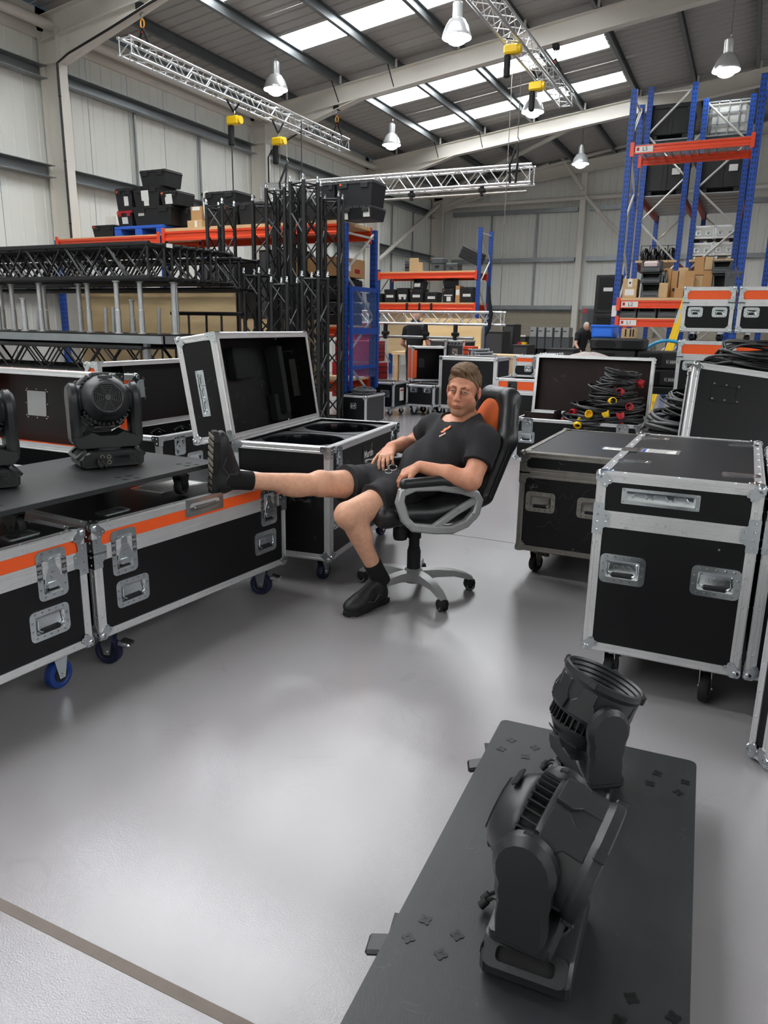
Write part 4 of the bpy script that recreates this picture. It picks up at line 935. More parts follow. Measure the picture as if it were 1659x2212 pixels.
def planks(par, x0, x1, y0, y1, z, th=.03, m=None, n=4, along='x'):
    for i in range(n):
        if along == 'x': lo, hi = (x0, y0+(y1-y0)*i/n+.004, z), (x1, y0+(y1-y0)*(i+1)/n-.004, z+th)
        else: lo, hi = (x0+(x1-x0)*i/n+.004, y0, z), (x0+(x1-x0)*(i+1)/n-.004, y1, z+th)
        obj('plank', MB().box(lo, hi), m or M['wood'], par)
def crate(label, x, y, z, w, d, h, rz=0, group=None, lab=None, lid=None, tilt=0, m=None, clip=True):
    t = thing('tote_crate', label, 'crate', T=TR((x, y, z), rz, tilt), group=group); pm = m or M['plastic']
    a, b = w/2*.86, d/2*.86; c, e = w/2*.965, d/2*.965; hb = h*.86
    vs = [(-a, -b, 0), (a, -b, 0), (a, b, 0), (-a, b, 0), (-c, -e, hb), (c, -e, hb), (c, e, hb), (-c, e, hb)]
    obj('body', cached(('cb', round(w, 2), round(d, 2), round(h, 2), pm.name), lambda: MB().add(vs, [(0, 3, 2, 1), (4, 5, 6, 7), (0, 1, 5, 4), (1, 2, 6, 5), (2, 3, 7, 6), (3, 0, 4, 7)]).mesh('body', pm)), None, t)
    def mk():
        mb = MB(); mb.rbox((-w/2, -d/2, hb-.004), (w/2, d/2, h-.02), .006)
        for k in range(5):
            x0 = -w/2+w*k/5; mb.rbox((x0+.006, -d/2+.01, h-.022), (x0+w/5-.006, d/2-.01, h), .004)
        for sx in (-1, 1): mb.rbox((sx*w*.28-w*.1, -d/2-.008, hb-.055), (sx*w*.28+w*.1, -d/2+.01, h-.03), .004)
        return mb.mesh('lid', lid or pm)
    obj('lid', cached(('cl', round(w, 2), round(d, 2), round(h, 2), (lid or pm).name), mk), None, t)
    sl = math.atan2((c-a), hb)
    for (u, v, pw, ph) in (lab or ()):
        obj('paper_label', cached(('pl', pw, ph), lambda: MB().box((-pw/2, -.001, -ph/2), (pw/2, .001, ph/2)).mesh('paper_label', M['paper'])), None, t, TR((u*w, -(b+(e-b)*v)-.003, v*hb), 0, -math.degrees(math.atan2(e-b, hb))*-1))
    if clip: obj('orange_clip', cached('oclip', lambda: MB().rbox((-.018, -.004, -.014), (.018, .004, .014), .002).mesh('orange_clip', mat('clip_orange', '#d8501e', .5))), None, t, TR((-w*.36, -d/2-.006, h*.84)))
    return t
def carton(label, x, y, z, w, d, h, rz=0, m=None, group=None, flaps=False, prints=()):
    t = thing('cardboard_box', label, 'cardboard box', (x, y, z), rz, group); m = m or M['card']
    obj('carton', MB().rbox((-w/2, -d/2, 0), (w/2, d/2, h), .004), m, t)
    obj('tape', MB().box((-w/2-.001, -.025, h-.05), (w/2+.001, .025, h+.001)), M['card2'], t)
    if flaps: obj('flap', MB().box((-w/2, -d/2, h), (w/2, -d/2+.004, h+d*.35), TR((0, 0, 0), 0, 0)), m, t)
    for (u, v, pw, ph, pm) in prints: obj('print', MB().box((u*w-pw/2, -d/2-.0015, v*h-ph/2), (u*w+pw/2, -d/2-.0003, v*h+ph/2)), pm, t)
    return t
def carton_px(label, x0, x1, y0, y1, Y, d=.3, z=None, **k):
    a, b = at(x0, y1, Y), at(x1, y1, Y); tp = at((x0+x1)/2, y0, Y); zz = a.z if z is None else z
    return carton(label, (a.x+b.x)/2, Y+d/2, zz, b.x-a.x, d, max(.05, tp.z-zz), **k)
def crate_px(label, x0, x1, y0, y1, Y, d=.4, z=None, **k):
    a, b = at(x0, y1, Y), at(x1, y1, Y); tp = at((x0+x1)/2, y0, Y); zz = (a.z+b.z)/2 if z is None else z
    return crate(label, (a.x+b.x)/2, Y+d/2, zz, b.x-a.x, d, max(.08, tp.z-zz), **k)

def left_rack():
    Y, x0, xm, x1, D = 9.6, -10.82, -8.5, -5.26, .92
    t = thing('pallet_rack', 'low orange and blue racking behind the black trusses, crates on top', 'racking', (0, 0, 0))
    rack_frame(t, x1, Y, D, 2.76); rack_frame(t, xm, Y, D, 2.7); rack_frame(t, x0, Y, D, 2.7)
    for a, b, z in ((xm, x1, 2.68), (x0, xm, 2.63), (xm, x1, 1.28), (xm, x1, .5)):
        beam(t, a+.05, b-.05, Y-.03, z, .14); beam(t, a+.05, b-.05, Y+D, z, .14)
    planks(t, xm, x1-.04, Y-.05, Y+D+.02, 2.751, .045, None, 5); planks(t, x0, xm, Y-.03, Y+D, 2.701, .02, None, 4); planks(t, xm, x1-.04, Y, Y+D, 1.352, .03, M['ply'], 3); planks(t, xm, x1-.04, Y, Y+D, .572, .03, M['ply'], 3)
    zt, zl = 2.797, 2.722; G = 'black tote crates on the low racking'
    L = lambda *a: tuple(a)
    p = thing('plastic_pallet', 'blue plastic pallet under the crates on the low racking', 'pallet', ((at(247, 500, Y).x+at(352, 500, Y).x)/2, Y+.3, zl)); wp = at(352, 500, Y).x-at(247, 500, Y).x
    obj('deck', MB().rbox((-wp/2, -.3, .10), (wp/2, .3, .145), .006), mat('pallet_blue', '#2f62c8', .5), p)
    for k in (-1, 0, 1): obj('block', MB().rbox((k*(wp/2-.07)-.07, -.3, 0), (k*(wp/2-.07)+.07, .3, .10), .006), mat('pallet_blue', '#2f62c8', .5), p)
    zp = zl+.146
    crate_px('low black tote crate at the beam end beside the blue pallet', 199, 246, 486, 513, Y, .35, zl, group=G)
    c = carton_px('white printed parcel between the black crates', 228, 252, 467, 487, Y+.45, .25, None, m=M['paper']); 
    zz = crate_px('small black tote crate with a red lid on the blue pallet', 253, 286, 455, 489, Y+.02, .45, zp, group=G, lid=mat('red_lid', '#a01f2a', .5), lab=((.0, .45, .12, .1),)).location
    def top(t_): return t_.location.z+max(c.dimensions.z if c.type == 'MESH' else 0 for c in t_.children)
    z_red = zp+(at(270, 455, Y+.02).z-zp); z_big = at(330, 444, Y+.02).z
    crate_px('large black tote crate with a small white label on the blue pallet', 287, 372, 444, 489, Y+.02, .45, zp, group=G, lab=((-.28, .72, .12, .06),), clip=False)
    crate_px('black tote crate with a torn white sticker in the crate pile', 250, 286, 406, 453, Y+.04, .42, z_red, group=G, lab=((.12, .5, .09, .14),))
    crate_px('black tote crate with a square white note in the crate pile', 287, 345, 401, 444, Y+.04, .42, z_big, group=G, lab=((-.05, .62, .15, .15), (-.02, .2, .1, .08)), clip=False)
    crate_px('black tote crate with a cream note beside the square note one', 346, 385, 412, 446, Y+.04, .42, z_big, group=G, lab=((-.05, .5, .14, .14),))
    crate_px('black tote crate topmost of the crate pile', 302, 358, 366, 404, Y+.1, .42, at(320, 401, Y+.04).z, group=G, clip=False)
    crate_px('plain black tote crate behind the pile, next to the cartons', 374, 412, 449, 492, Y+.25, .4, zp, group=G, clip=False)
    carton_px('low pale carton on the timber shelf edge', 405, 436, 476, 492, Y, .25, zt, m=M['card2'], prints=((.1, .5, .04, .09, M['paper']),))
    carton_px('tall carton with white tape standing on the low pale carton', 413, 436, 446, 475, Y+.02, .2, at(420, 476, Y).z, prints=((0, .85, .14, .05, M['paper']),))
    z1 = at(470, 452, Y+.1).z
    crate_px('wide black tote crate under the strapped one on the shelf', 436, 511, 455, 491, Y+.08, .5, zt, group=G, clip=False)
    crate_px('black tote crate with a grey strap over its edge', 434, 511, 413, 454, Y+.1, .5, z1, group=G, clip=False)
    s_ = thing('cargo_strap', 'pale grey strap hanging over the black crate corner', 'strap', at(446, 432, Y+.1)); obj('webbing', MB().tube([(.02, 0, .12), (-.02, -.02, .1), (-.035, -.02, 0), (-.02, -.02, -.2), (0, -.01, -.35)], .022, 5), M['frame_grey'], s_); obj('buckle', MB().rbox((-.05, -.04, -.03), (-.01, -.01, .03), .006), M['chrome_worn'], s_)
    crate_px('black tote crate with an orange clip behind the first upright truss', 483, 513, 438, 480, Y+.1, .4, zt, group=G)
    crate_px('black tote crate standing beside the clipped one behind the uprights', 514, 568, 436, 482, Y+.12, .4, zt, group=G, clip=False)
    crate_px('black tote crate behind the tallest uprights, nearer the truss stack', 602, 640, 431, 480, Y+.12, .4, zt, group=G)
    crate_px('black tote crate behind the tallest uprights, nearer the shelf end', 642, 692, 428, 482, Y+.12, .4, zt, group=G)
    z2 = at(765, 442, Y).z
    crate_px('lower black tote crate with two cream notes at the shelf end', 733, 804, 445, 497, Y-.03, .45, zt, group=G, lab=((-.34, .5, .08, .14), (.3, .6, .1, .12)), clip=False)
    z2 = zt+(at(765, 445, Y-.03).z-zt)
    crate_px('upper black tote crate at the shelf end, orange clip on its side', 725, 804, 389, 443, Y-.03, .45, z2, group=G)
    crate_px('upper black tote crate next to the shelf end one, orange clip', 683, 723, 394, 441, Y, .42, z2, group=G)
    crate_px('lower black tote crate hidden behind the upright truss tops', 686, 730, 446, 492, Y, .42, zt, group=G, clip=False)
    # inside the racking
    for i, (a, b, y0, y1, lab) in enumerate(((560, 640, 540, 598, 'black amplifier case on the rack shelf behind the uprights'), (440, 520, 560, 600, 'black speaker box with a paper note on the rack shelf'))):
        q = at(a, y1, Y+.1); r_ = at(b, y1, Y+.1); tp = at(a, y0, Y+.1); t2 = thing('equipment_case', lab, 'equipment case', ((q.x+r_.x)/2, Y+.35, 1.383)); hh = max(.3, tp.z-1.383); ww = r_.x-q.x
        obj('cabinet', MB().rbox((-ww/2, -.25, 0), (ww/2, .25, hh), .01), M['plastic'], t2); obj('front_plate', MB().box((-ww/2+.03, -.255, .03), (ww/2-.03, -.249, hh-.03)), M['lam_grey'], t2)
        obj('carry_handle', MB().tube([(-.1, 0, hh), (-.1, 0, hh+.05), (.1, 0, hh+.05), (.1, 0, hh)], .01, 6), M['rubber'], t2)
    for i, (x, y, z, w_, h, lab) in enumerate(((-8.0, 8.62, .75, 3.0, 1.05, 'large plywood sheet leaning behind the trolley legs'), (-6.5, 9.35, .4, 1.9, 1.05, 'plywood sheet leaning behind the upright trusses'))):
        t2 = thing('plywood_sheet', lab, 'plywood', (x, y+.1, z)); obj('sheet', MB().box((-w_/2, 0, 0), (w_/2, .018, h)), M['ply'], t2); obj('edge', MB().box((-w_/2, -.001, h-.02), (w_/2, .019, h)), M['wood'], t2)
        obj('prop_post', MB().box((-w_/2+.1, .02, -z), (-w_/2+.16, .06, h*.8)), M['wood'], t2); obj('prop_post', MB().box((w_/2-.16, .02, -z), (w_/2-.1, .06, h*.8)), M['wood'], t2)
    # end bay: long cartons and flat black cases between the shelves
    for i in range(4):
        t2 = thing('flat_case', 'flat black case in the rack end, %s from the shelf up' % ORD[i], 'flat case', (x1-.62, Y+.5, 1.384+.17*i)); obj('shell', MB().rbox((-.45, -.4, 0), (.45, .4, .16), .02), M['plastic'], t2); obj('seam', MB().box((-.452, -.402, .075), (.452, .402, .085)), M['rubber'], t2); obj('clasp', MB().rbox((.45, -.05, .05), (.465, .05, .11), .004), M['plastic_grey'], t2)
    t2 = carton('long carton with shipping stickers on the flat black cases', x1-.55, Y+.45, 1.384+.68, .9, .75, .26, 0, M['card']); obj('sticker', MB().box((.451, -.2, .08), (.453, -.08, .2)), M['paper'], t2); obj('sticker', MB().box((.451, .05, .06), (.453, .2, .12)), M['redplug'], t2)
    # blue mesh guard on the rack end
    g = thing('mesh_guard', 'blue wire mesh guard panel standing at the low rack end', 'mesh guard', (x1+.09, Y+.04, 0)); h0, h1, dd = .62, 1.92, .84
    for y in (0, dd): obj('post', MB().box((-.02, y-.025, .45), (.02, y+.025, h1)), M['upright'], g)
    for z, hh in ((h1-.03, .06), (1.3, .09), (.78, .05)): obj('rail', MB().box((-.015, 0, z-hh/2), (.015, dd, z+hh/2)), M['upright'], g)
    mb = MB(); s_ = .035
    for k in range(int((dd+h1-h0)/s_)):
        for sg in (1, -1):
            c_ = k*s_; a = (max(0, c_-(h1-h0)), min(c_, h1-h0)); b = (min(c_, dd), max(0, c_-dd))
            p, q = (a[0], h0+a[1]), (b[0], h0+b[1])
            if sg < 0: p, q = (dd-p[0], p[1]), (dd-q[0], q[1])
            mb.cyl((0, p[0], p[1]), (0, q[0], q[1]), .0022, 3)
    obj('wire_mesh', mb, mat('mesh_wire', '#4a6ca8', .4), g, kind='stuff')
    obj('post', MB().box((-.02, dd/2-.02, 0), (.02, dd/2+.02, .5)), M['upright'], g)
left_rack()

def far_rack():
    Y, x0, x1, D = 19.5, -9.6, -6.65, .9
    t = thing('pallet_rack', 'orange beamed racking near the far gable wall, crates on two shelves', 'racking')
    rack_frame(t, x1, Y, D, 3.9); rack_frame(t, x0, Y, D, 2.9)
    for z in (2.72, 1.9): beam(t, x0+.05, x1-.05, Y-.03, z, .15); beam(t, x0+.05, x1-.05, Y+D, z, .15); planks(t, x0+.05, x1-.05, Y-.04, Y+D, z+.077, .04, None, 4)
    z1, z2 = 2.72+.118, 1.9+.118; G = 'black tote crates on the far racking'
    for i, (a, b, y0, nt, lab) in enumerate(((790, 826, 634, 0, 'black tote crate half hidden by the blue upright on the far racking'), (829, 854, 625, 1, 'black tote crate with a slim white label, second on the far shelf'), (856, 881, 622, 2, 'black tote crate with a notched white label on the far shelf'), (884, 913, 624, 1, 'black tote crate under the tipped one, long white label'), (918, 944, 631, 1, 'shorter black tote crate with a small label on the far shelf'), (954, 980, 623, 3, 'black tote crate with stacked notes beside the narrow carton'), (993, 1021, 620, 1, 'black tote crate at the upright end of the far shelf'))):
        crate_px(lab, a, b, y0, 655, Y, .4, z2, group=G, lab={0: (), 1: ((0, .55, .22, .07),), 2: ((0, .55, .24, .07), (-.2, .4, .07, .1), (.2, .4, .07, .1)), 3: ((0, .6, .24, .03), (.05, .3, .12, .12))}[nt], clip=i in (3, 5))
    crate_px('black tote crate tipped over on the far shelf crates, paper label', 890, 914, 604, 626, Y+.05, .3, at(900, 626, Y).z, group=G, tilt=-18, lab=((-.1, .4, .18, .1),), clip=False)
    crate_px('black tote crate tipped against the shelf above the notes one', 958, 985, 602, 625, Y+.05, .3, at(970, 624, Y).z, group=G, tilt=18, clip=False)
    carton_px('narrow upright carton between the far shelf crates', 983, 992, 617, 655, Y, .3, z2, prints=((0, .6, .1, .14, M['paper']),))
    carton_px('carton with a raised flap on the top far shelf', 884, 904, 566, 583, Y, .3, z1, flaps=True, m=M['card2'])
    for lab, a, b, y0, tl in (('tall black case behind the flapped carton', 872, 884, 561, 0), ('two tier black transport case on the top far shelf', 930, 955, 557, 0), ('flat black transport case on the top far shelf', 961, 986, 568, 0), ('black transport case leaning on the flat one on the top shelf', 985, 1030, 556, 24)):
        p, q, tp = at(a, 583, Y), at(b, 583, Y), at(a, y0, Y); w_ = q.x-p.x; hh = max(.15, tp.z-z1)
        if tl: hh = .32
        t2 = thing('transport_case', lab, 'transport case', T=TR(((p.x+q.x)/2, Y+.25, z1+(.24 if tl else 0)), 0, 0, tl)); obj('shell', MB().rbox((-w_/2, -.2, 0), (w_/2, .2, hh), .02), M['plastic_grey'] if not tl else M['plastic'], t2); obj('seam', MB().box((-w_/2-.002, -.203, hh*.55), (w_/2+.002, .203, hh*.6)), M['rubber'], t2); obj('grip', MB().rbox((-.06, -.22, hh*.3), (.06, -.2, hh*.42), .006), M['rubber'], t2)
    for k, x in enumerate((-8.68, -8.3, -7.95)): obj('clamp', MB().rbox((x-.03, Y-.075, 1.8), (x+.03, Y-.055, 2.0), .005), M['strap'], t)
    obj('backing_board', MB().box((x0+.1, Y+.5, .6), (x1-.1, Y+.53, 1.75)), M['ply'], t)
far_rack()

def tall_racks():
    Y, x0, x1, D = 13.5, -2.13, -.27, .92
    t = thing('pallet_rack', 'tall blue racking with orange shelf beams tagged by level', 'racking')
    rack_frame(t, x0, Y, D, 5.1, first=0); rack_frame(t, x1, Y, D, 5.12, first=0)
    for z, tg in ((1.80, 'L2'), (1.50, 'L1'), (4.20, 'L5')): beam(t, x0+.05, x1-.05, Y-.03, z, .125, tg); beam(t, x0+.05, x1-.05, Y+D, z, .125)
    planks(t, x0+.05, x1-.05, Y-.05, Y+D, 1.865, .045, None, 4); planks(t, x0+.05, x1-.05, Y-.05, Y+D, 1.565, .015, M['ply'], 3)
    mb = MB()
    for k in range(38): mb.box((x0+.08+k*.046, Y-.06, 4.268), (x0+.086+k*.046, Y+D+.03, 4.274))
    for k in range(14): mb.box((x0+.06, Y+k*.07, 4.274), (x1-.06, Y+.005+k*.07, 4.279))
    obj('wire_deck', mb, M['galv'], t, kind='stuff')
    for k in range(12): obj('deck_support', MB().box((x0+.15+k*.14, Y-.02, 4.235), (x0+.17+k*.14, Y+D, 4.265)), M['galv'], t)
    obj('position_sign', MB().box((x0-.05, Y-.045, 1.60), (x0+.03, Y-.037, 1.78)), M['paper'], t)
    zs = 1.912
    # bins: open fronted grey
    def bin_(lab, px0, px1, y0, y1, z=None, m=None, Yb=Y, filler=None):
        a, b, tp = at(px0, y1, Yb), at(px1, y1, Yb), at(px0, y0, Yb); w_ = b.x-a.x; z = a.z if z is None else z; h = tp.z-z; d = .42; m = m or M['plastic_grey']
        t2 = thing('picking_bin', lab, 'bin', ((a.x+b.x)/2, Yb, z), group='grey open fronted bins on the tall racking'); e = .012
        sd = [(0, 0), (d, 0), (d, h), (.1, h), (.02, h*.42)]
        for s in (-1, 1): obj('bin_side', MB().prism(sd, -e/2, e/2, Matrix(((0, 0, 1, s*(w_/2-e/2)), (1, 0, 0, 0), (0, 1, 0, 0), (0, 0, 0, 1)))), m, t2)
        obj('bin_back', MB().box((-w_/2, d-e, 0), (w_/2, d, h)), m, t2); obj('bin_floor', MB().box((-w_/2, 0, 0), (w_/2, d, e)), m, t2)
        obj('bin_front', MB().add([(-w_/2, 0, 0), (w_/2, 0, 0), (w_/2, .02, h*.42), (-w_/2, .02, h*.42), (-w_/2, e, 0), (w_/2, e, 0), (w_/2, .02+e, h*.42), (-w_/2, .02+e, h*.42)], [(0, 1, 2, 3), (7, 6, 5, 4), (0, 3, 7, 4), (1, 5, 6, 2), (3, 2, 6, 7)]), m, t2)
        for s in (-1, 1): obj('mouth_rim', MB().cyl((s*(w_/2-.03), .015, h*.42), (s*(w_/2-.006), .095, h-.01), .009, 6), m, t2)
        obj('mouth_rim', MB().cyl((-w_/2+.03, .015, h*.42), (w_/2-.03, .015, h*.42), .009, 6), m, t2); obj('rim_strip', MB().box((-w_/2-.004, .09, h-.02), (w_/2+.004, d, h)), m, t2)
        obj('ridge', MB().box((-w_/2+.05, -.006, h*.14), (w_/2-.05, .002, h*.18)), m, t2)
        if filler: obj('contents', MB().rbox((-w_/2+.03, .06, .02), (w_/2-.03, d-.05, h*(.95 if filler == 'red' else .5)), .03), mat('striped_tape', '#d8c4c0', .7) if filler == 'red' else M['plastic'], t2)
    z3 = zs
    for lab, y0, y1, fl in (('bottom grey bin in the stack of three on shelf two', 612, 635, None), ('middle grey bin in the stack of three on shelf two', 588, 611, None), ('top grey bin of the stack, filled with striped tape', 562, 587, 'red')):
        a = at(1400, y1, Y); tp = at(1400, y0, Y); hh = tp.z-a.z; bin_(lab, 1383, 1425, y1-(y1-y0), y1, z3 if y1 > 630 else None, filler=fl)
    for lab, a, b in (('grey bin with dark parts and a small tag on shelf one', 1337, 1373), ('middle empty grey bin on shelf one', 1376, 1416), ('empty grey bin behind the yellow ladder on shelf one', 1420, 1462)): bin_(lab, a, b, 656, 685, 1.582, filler='x' if 'tag' in lab else None)
    bin_('upper grey bin at the upright end of shelf two', 1537, 1578, 562, 590); bin_('lower grey bin at the upright end of shelf two', 1535, 1576, 592, 640, zs)
    crate_px('squat grey crate before the end bins on shelf two', 1560, 1598, 583, 640, Y-.04, .3, zs, m=M['plastic_grey'], clip=False)
    carton_px('lower pale carton with a handwritten note on shelf two', 1344, 1374, 620, 636, Y, .35, zs, m=M['card2'], prints=((0, .5, .15, .1, M['paper']),))
    carton_px('upper pale carton with red printed label on shelf two', 1345, 1376, 602, 619, Y, .35, at(1360, 620, Y).z, m=M['card2'], prints=((.0, .5, .07, .13, M['paper']), (.0, .5, .03, .03, M['redplug'])))
    for i, (a, b, y0, y1, lab) in enumerate(((1422, 1441, 611, 636, 'small open carton holding dark bottles on shelf two'), (1430, 1446, 580, 634, 'tall narrow carton behind the bottle carton'), (1447, 1463, 585, 634, 'tall carton with two black marks on shelf two'), (1460, 1481, 578, 634, 'tall plain carton in the middle of shelf two'), (1456, 1480, 622, 636, 'low carton in front of the tall plain one'), (1475, 1496, 597, 636, 'carton with open lid beside the middle of shelf two'), (1494, 1515, 595, 634, 'square carton in the second tier of the carton heap'), (1498, 1520, 567, 594, 'upper carton of the heap with a torn edge'), (1515, 1535, 584, 634, 'carton with brown tape by the upper carton'), (1519, 1538, 555, 583, 'topmost carton of the heap under the timber deck'))):
        carton_px(lab, a, b, y0, y1, Y+(.0 if y1 > 634 else .12), .25, zs if y1 >= 634 else None, group='cartons heaped on shelf two', flaps=i in (5, 7), m=M['card'] if i % 3 else M['card2'], prints=((0, .3, .05, .05, M['ink']),) if i == 2 else ())
    for i, x in enumerate((1428, 1436)):
        p = at(x, 612, Y+.08); t2 = thing('bottle', 'dark bottle in the small carton, %s' % ('nearer the bins', 'nearer the tall cartons')[i], 'bottle', (p.x, p.y, p.z-.1)); obj('glass', MB().lathe([(0, 0), (.035, 0), (.035, .2), (.016, .25), (.016, .29), (0, .29)], 10), M['lens'], t2, smooth=40); obj('cap', MB().cyl((0, 0, .29), (0, 0, .31), .018, 8), M['rubber'], t2)
    # the two racks behind, running away from the camera, seen end on
    for k, (xa, xb, h, lab, yy) in enumerate(((-2.25, -1.47, 5.85, 'tall blue rack seen end on, nearer the side wall', 16.2), (-1.25, -.46, 5.55, 'tall blue rack seen end on, beside the punched upright', 16.2))):
        t2 = thing('pallet_rack', lab, 'racking'); rack_frame(t2, xa, yy, xb-xa, h, 'x', 7, k, .3); rack_frame(t2, xa, yy+2.75, xb-xa, h-.2, 'x', 7, k, .3)
        for z, kind in ((2.62, 'w'), (3.85, 'g'), (4.85, 'g')):
            for x in (xa, xb):
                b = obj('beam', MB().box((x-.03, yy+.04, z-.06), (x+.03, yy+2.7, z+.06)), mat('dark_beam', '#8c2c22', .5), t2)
            if kind == 'w': planks(t2, xa, xb, yy-.05, yy+2.75, z+.062, .04, None, 5, 'y')
            else:
                for q in range(7): obj('deck_panel', MB().box((xa, yy+.05+q*.39, z+.062), (xb, yy+.05+q*.39+.34, z+.085)), M['galv'], t2)
        # boxes on them
        for z, hh in ((3.936, .72), (4.936, .62)):
            if k == 1 and z > 4.5:
                c = thing('wire_cage', 'grey wire cage box on the top level of the end-on rack', 'cage', ((xa+xb)/2, yy+.6, z)); 
                for q in range(5): obj('cage_bar', MB().box((-.36+q*.18-.01, -.42, 0), (-.36+q*.18+.01, -.40, .6)), M['galv'], c)
                for q in range(4): obj('cage_bar', MB().box((-.37, -.42, q*.195), (.37, -.40, q*.195+.02)), M['galv'], c)
                obj('bag', MB().rbox((-.34, -.38, .02), (.34, .3, .55), .06), M['frame_grey'], c); continue
            c = thing('bulk_crate', '%s bulk crate on the %s level of the rack %s' % ('black', 'upper' if z > 4.5 else 'middle', 'nearer the side wall' if k == 0 else 'beside the punched upright'), 'bulk crate', ((xa+xb)/2, yy+.6, z)); w_ = (xb-xa)/2-.02
            obj('body', MB().rbox((-w_, -.5, .08), (w_, .5, hh), .015), M['plastic'], c)
            for q in (-1, 0, 1): obj('rib', MB().rbox((q*(w_-.05)-.04, -.515, .08), (q*(w_-.05)+.04, -.49, hh), .006), M['plastic'], c)
            obj('rim', MB().rbox((-w_-.01, -.52, hh-.08), (w_+.01, .52, hh), .01), M['plastic'], c)
            for q in (-1, 1): obj('skid', MB().box((q*(w_-.08)-.06, -.5, 0), (q*(w_-.08)+.06, .5, .08)), M['plastic'], c)
            if z < 4.5: obj('paper_label', MB().box((.12, -.522, hh*.5), (.27, -.519, hh*.66)), M['paper'], c)
        if k == 0:
            for q in range(4):
                a = thing('spot_lamp', 'glossy black spot lamp on the timber level, %s from the wall' % ORD[q], 'spot lamp', (xa+.14+q*.17, yy+.25, 2.725)); obj('can', MB().lathe([(0, 0), (.07, .0), (.085, .04), (.08, .16), (.05, .24), (0, .26)], 12), M['lens'], a, smooth=40); obj('bracket', MB().tube([(-.09, 0, .1), (-.08, 0, .3), (.08, 0, .3), (.09, 0, .1)], .008, 5), M['strap'], a)
        else:
            for q in range(4):
                cx, cz = xa+.2+.39*(q % 2), 2.725+.075+.31*(q//2)
                a = thing('silver_flight_case', 'silver edged flight case on the timber level, %s %s of four' % (('lower', 'upper')[q//2], ('inner', 'outer')[q % 2]), 'flight case', (cx, yy+.3, cz)); shell(a, (-.19, -.25, 0), (.19, .25, .23), 'LRFBTD', M['frame_grey'], rivet=0, tw=.03)
                for u in (.1, .28): handle(a, face_T('F', (-.19, -.25, 0), (.19, .25, .23), u, .1), None, None, .1, .09)
                if q < 2:
                    for s in (-1, 1): caster(a, s*.12, -.18, .075, 0).location.z = -.075
                    for s in (-1, 1): caster(a, s*.12, .18, .075, 0).location.z = -.075
                else:
                    for s in (-1, 1): obj('stacking_foot', MB().box((s*.12-.04, -.2, -.08), (s*.12+.04, .2, -.0)), M['rubber'], a)
    # rack at the frame border
    t2 = thing('pallet_rack', 'dark end of another rack at the frame border behind the tall upright', 'racking'); rack_frame(t2, .12, 15.2, .92, 4.3)
    for z in (1.9, 2.72, 3.42): beam(t2, .17, 2.4, 15.17, z, .12); beam(t2, .17, 2.4, 16.1, z, .12); planks(t2, .17, 2.4, 15.15, 16.1, z+.062, .03, None, 3)
    rack_frame(t2, 2.45, 15.2, .92, 4.3)
    crate('large dark crate on the border rack, upper level', .8, 15.6, 3.513, .9, .6, .5, clip=False); crate('pale wrapped crate on the border rack, middle level', .75, 15.6, 2.813, .8, .6, .42, m=M['frame_grey'], clip=False); crate('dark crate on the border rack, lower level', .75, 15.6, 1.993, .8, .6, .42, clip=False)
    # tall black cabinets and panel near the gable, workstation row
    t2 = thing('cabinet_tower', 'tall black stack of rack cabinets behind the blue upright', 'cabinet', (-3.02, 18.2, 0))
    for q in range(3): 
        b = obj('cabinet', MB().rbox((-.28, -.3, .02+q*.86), (.28, .3, .86+q*.86), .012), M['plastic'], t2); obj('door_recess', MB().box((-.2, -.305, .1+q*.86), (.2, -.299, .8+q*.86)), M['lam'], b); obj('paper_label', MB().box((-.1, -.308, .5+q*.86), (.1, -.304, .58+q*.86)), M['paper'], b)
    t2 = thing('grey_board', 'grey hanging board with red corner tabs before the block wall', 'board', (-4.45, 24.2, 0)); obj('board', MB().box((-.34, -.02, .95), (.34, .02, 2.0)), M['plastic_grey'], t2)
    for s in (-1, 1): obj('tab', MB().box((s*.28-.05, -.03, 1.86), (s*.28+.05, -.02, 2.0)), M['redplug'], t2); obj('board_leg', MB().box((s*.3-.03, -.02, 0), (s*.3+.03, .02, .95)), M['plastic_grey'], t2)
    obj('pocket', MB().box((-.18, -.06, 1.55), (.18, -.02, 1.95)), M['lam_grey'], t2)
    for q in range(5):
        x = -6.5+q*.27; t2 = thing('wash_machine', 'grey upright machine in the row by the block wall, %s of five' % ORD[q], 'machine', (x, 25.2, 0), group='row of grey machines'); obj('stand', MB().box((-.1, -.25, 0), (.1, .25, .72)), M['rubber'], t2); obj('body', MB().rbox((-.125, -.3, .72), (.125, .3, 1.12), .01), M['plastic_grey'], t2); obj('hood', MB().rbox((-.1, -.33, 1.1), (.1, .25, 1.42), .01), mat('machine_grey', '#9b9c9b', .5), t2); obj('slot', MB().box((-.08, -.335, 1.28), (.02, -.329, 1.31)), M['ink'], t2)
    t2 = thing('work_desk', 'white topped desk beside the grey machines', 'desk', (-7.15, 25.3, 0)); obj('top', MB().box((-.45, -.4, 1.1), (.4, .4, 1.15)), M['paper'], t2); obj('cupboard', MB().box((-.4, -.35, 0), (.38, .38, 1.1)), M['lam_grey'], t2); obj('upstand', MB().box((-.2, -.2, 1.15), (0, .2, 1.42)), mat('machine_grey', '#9b9c9b', .5), t2); obj('handle', MB().box((-.35, -.37, .8), (-.2, -.35, .95)), M['chrome_worn'], t2)
tall_racks()
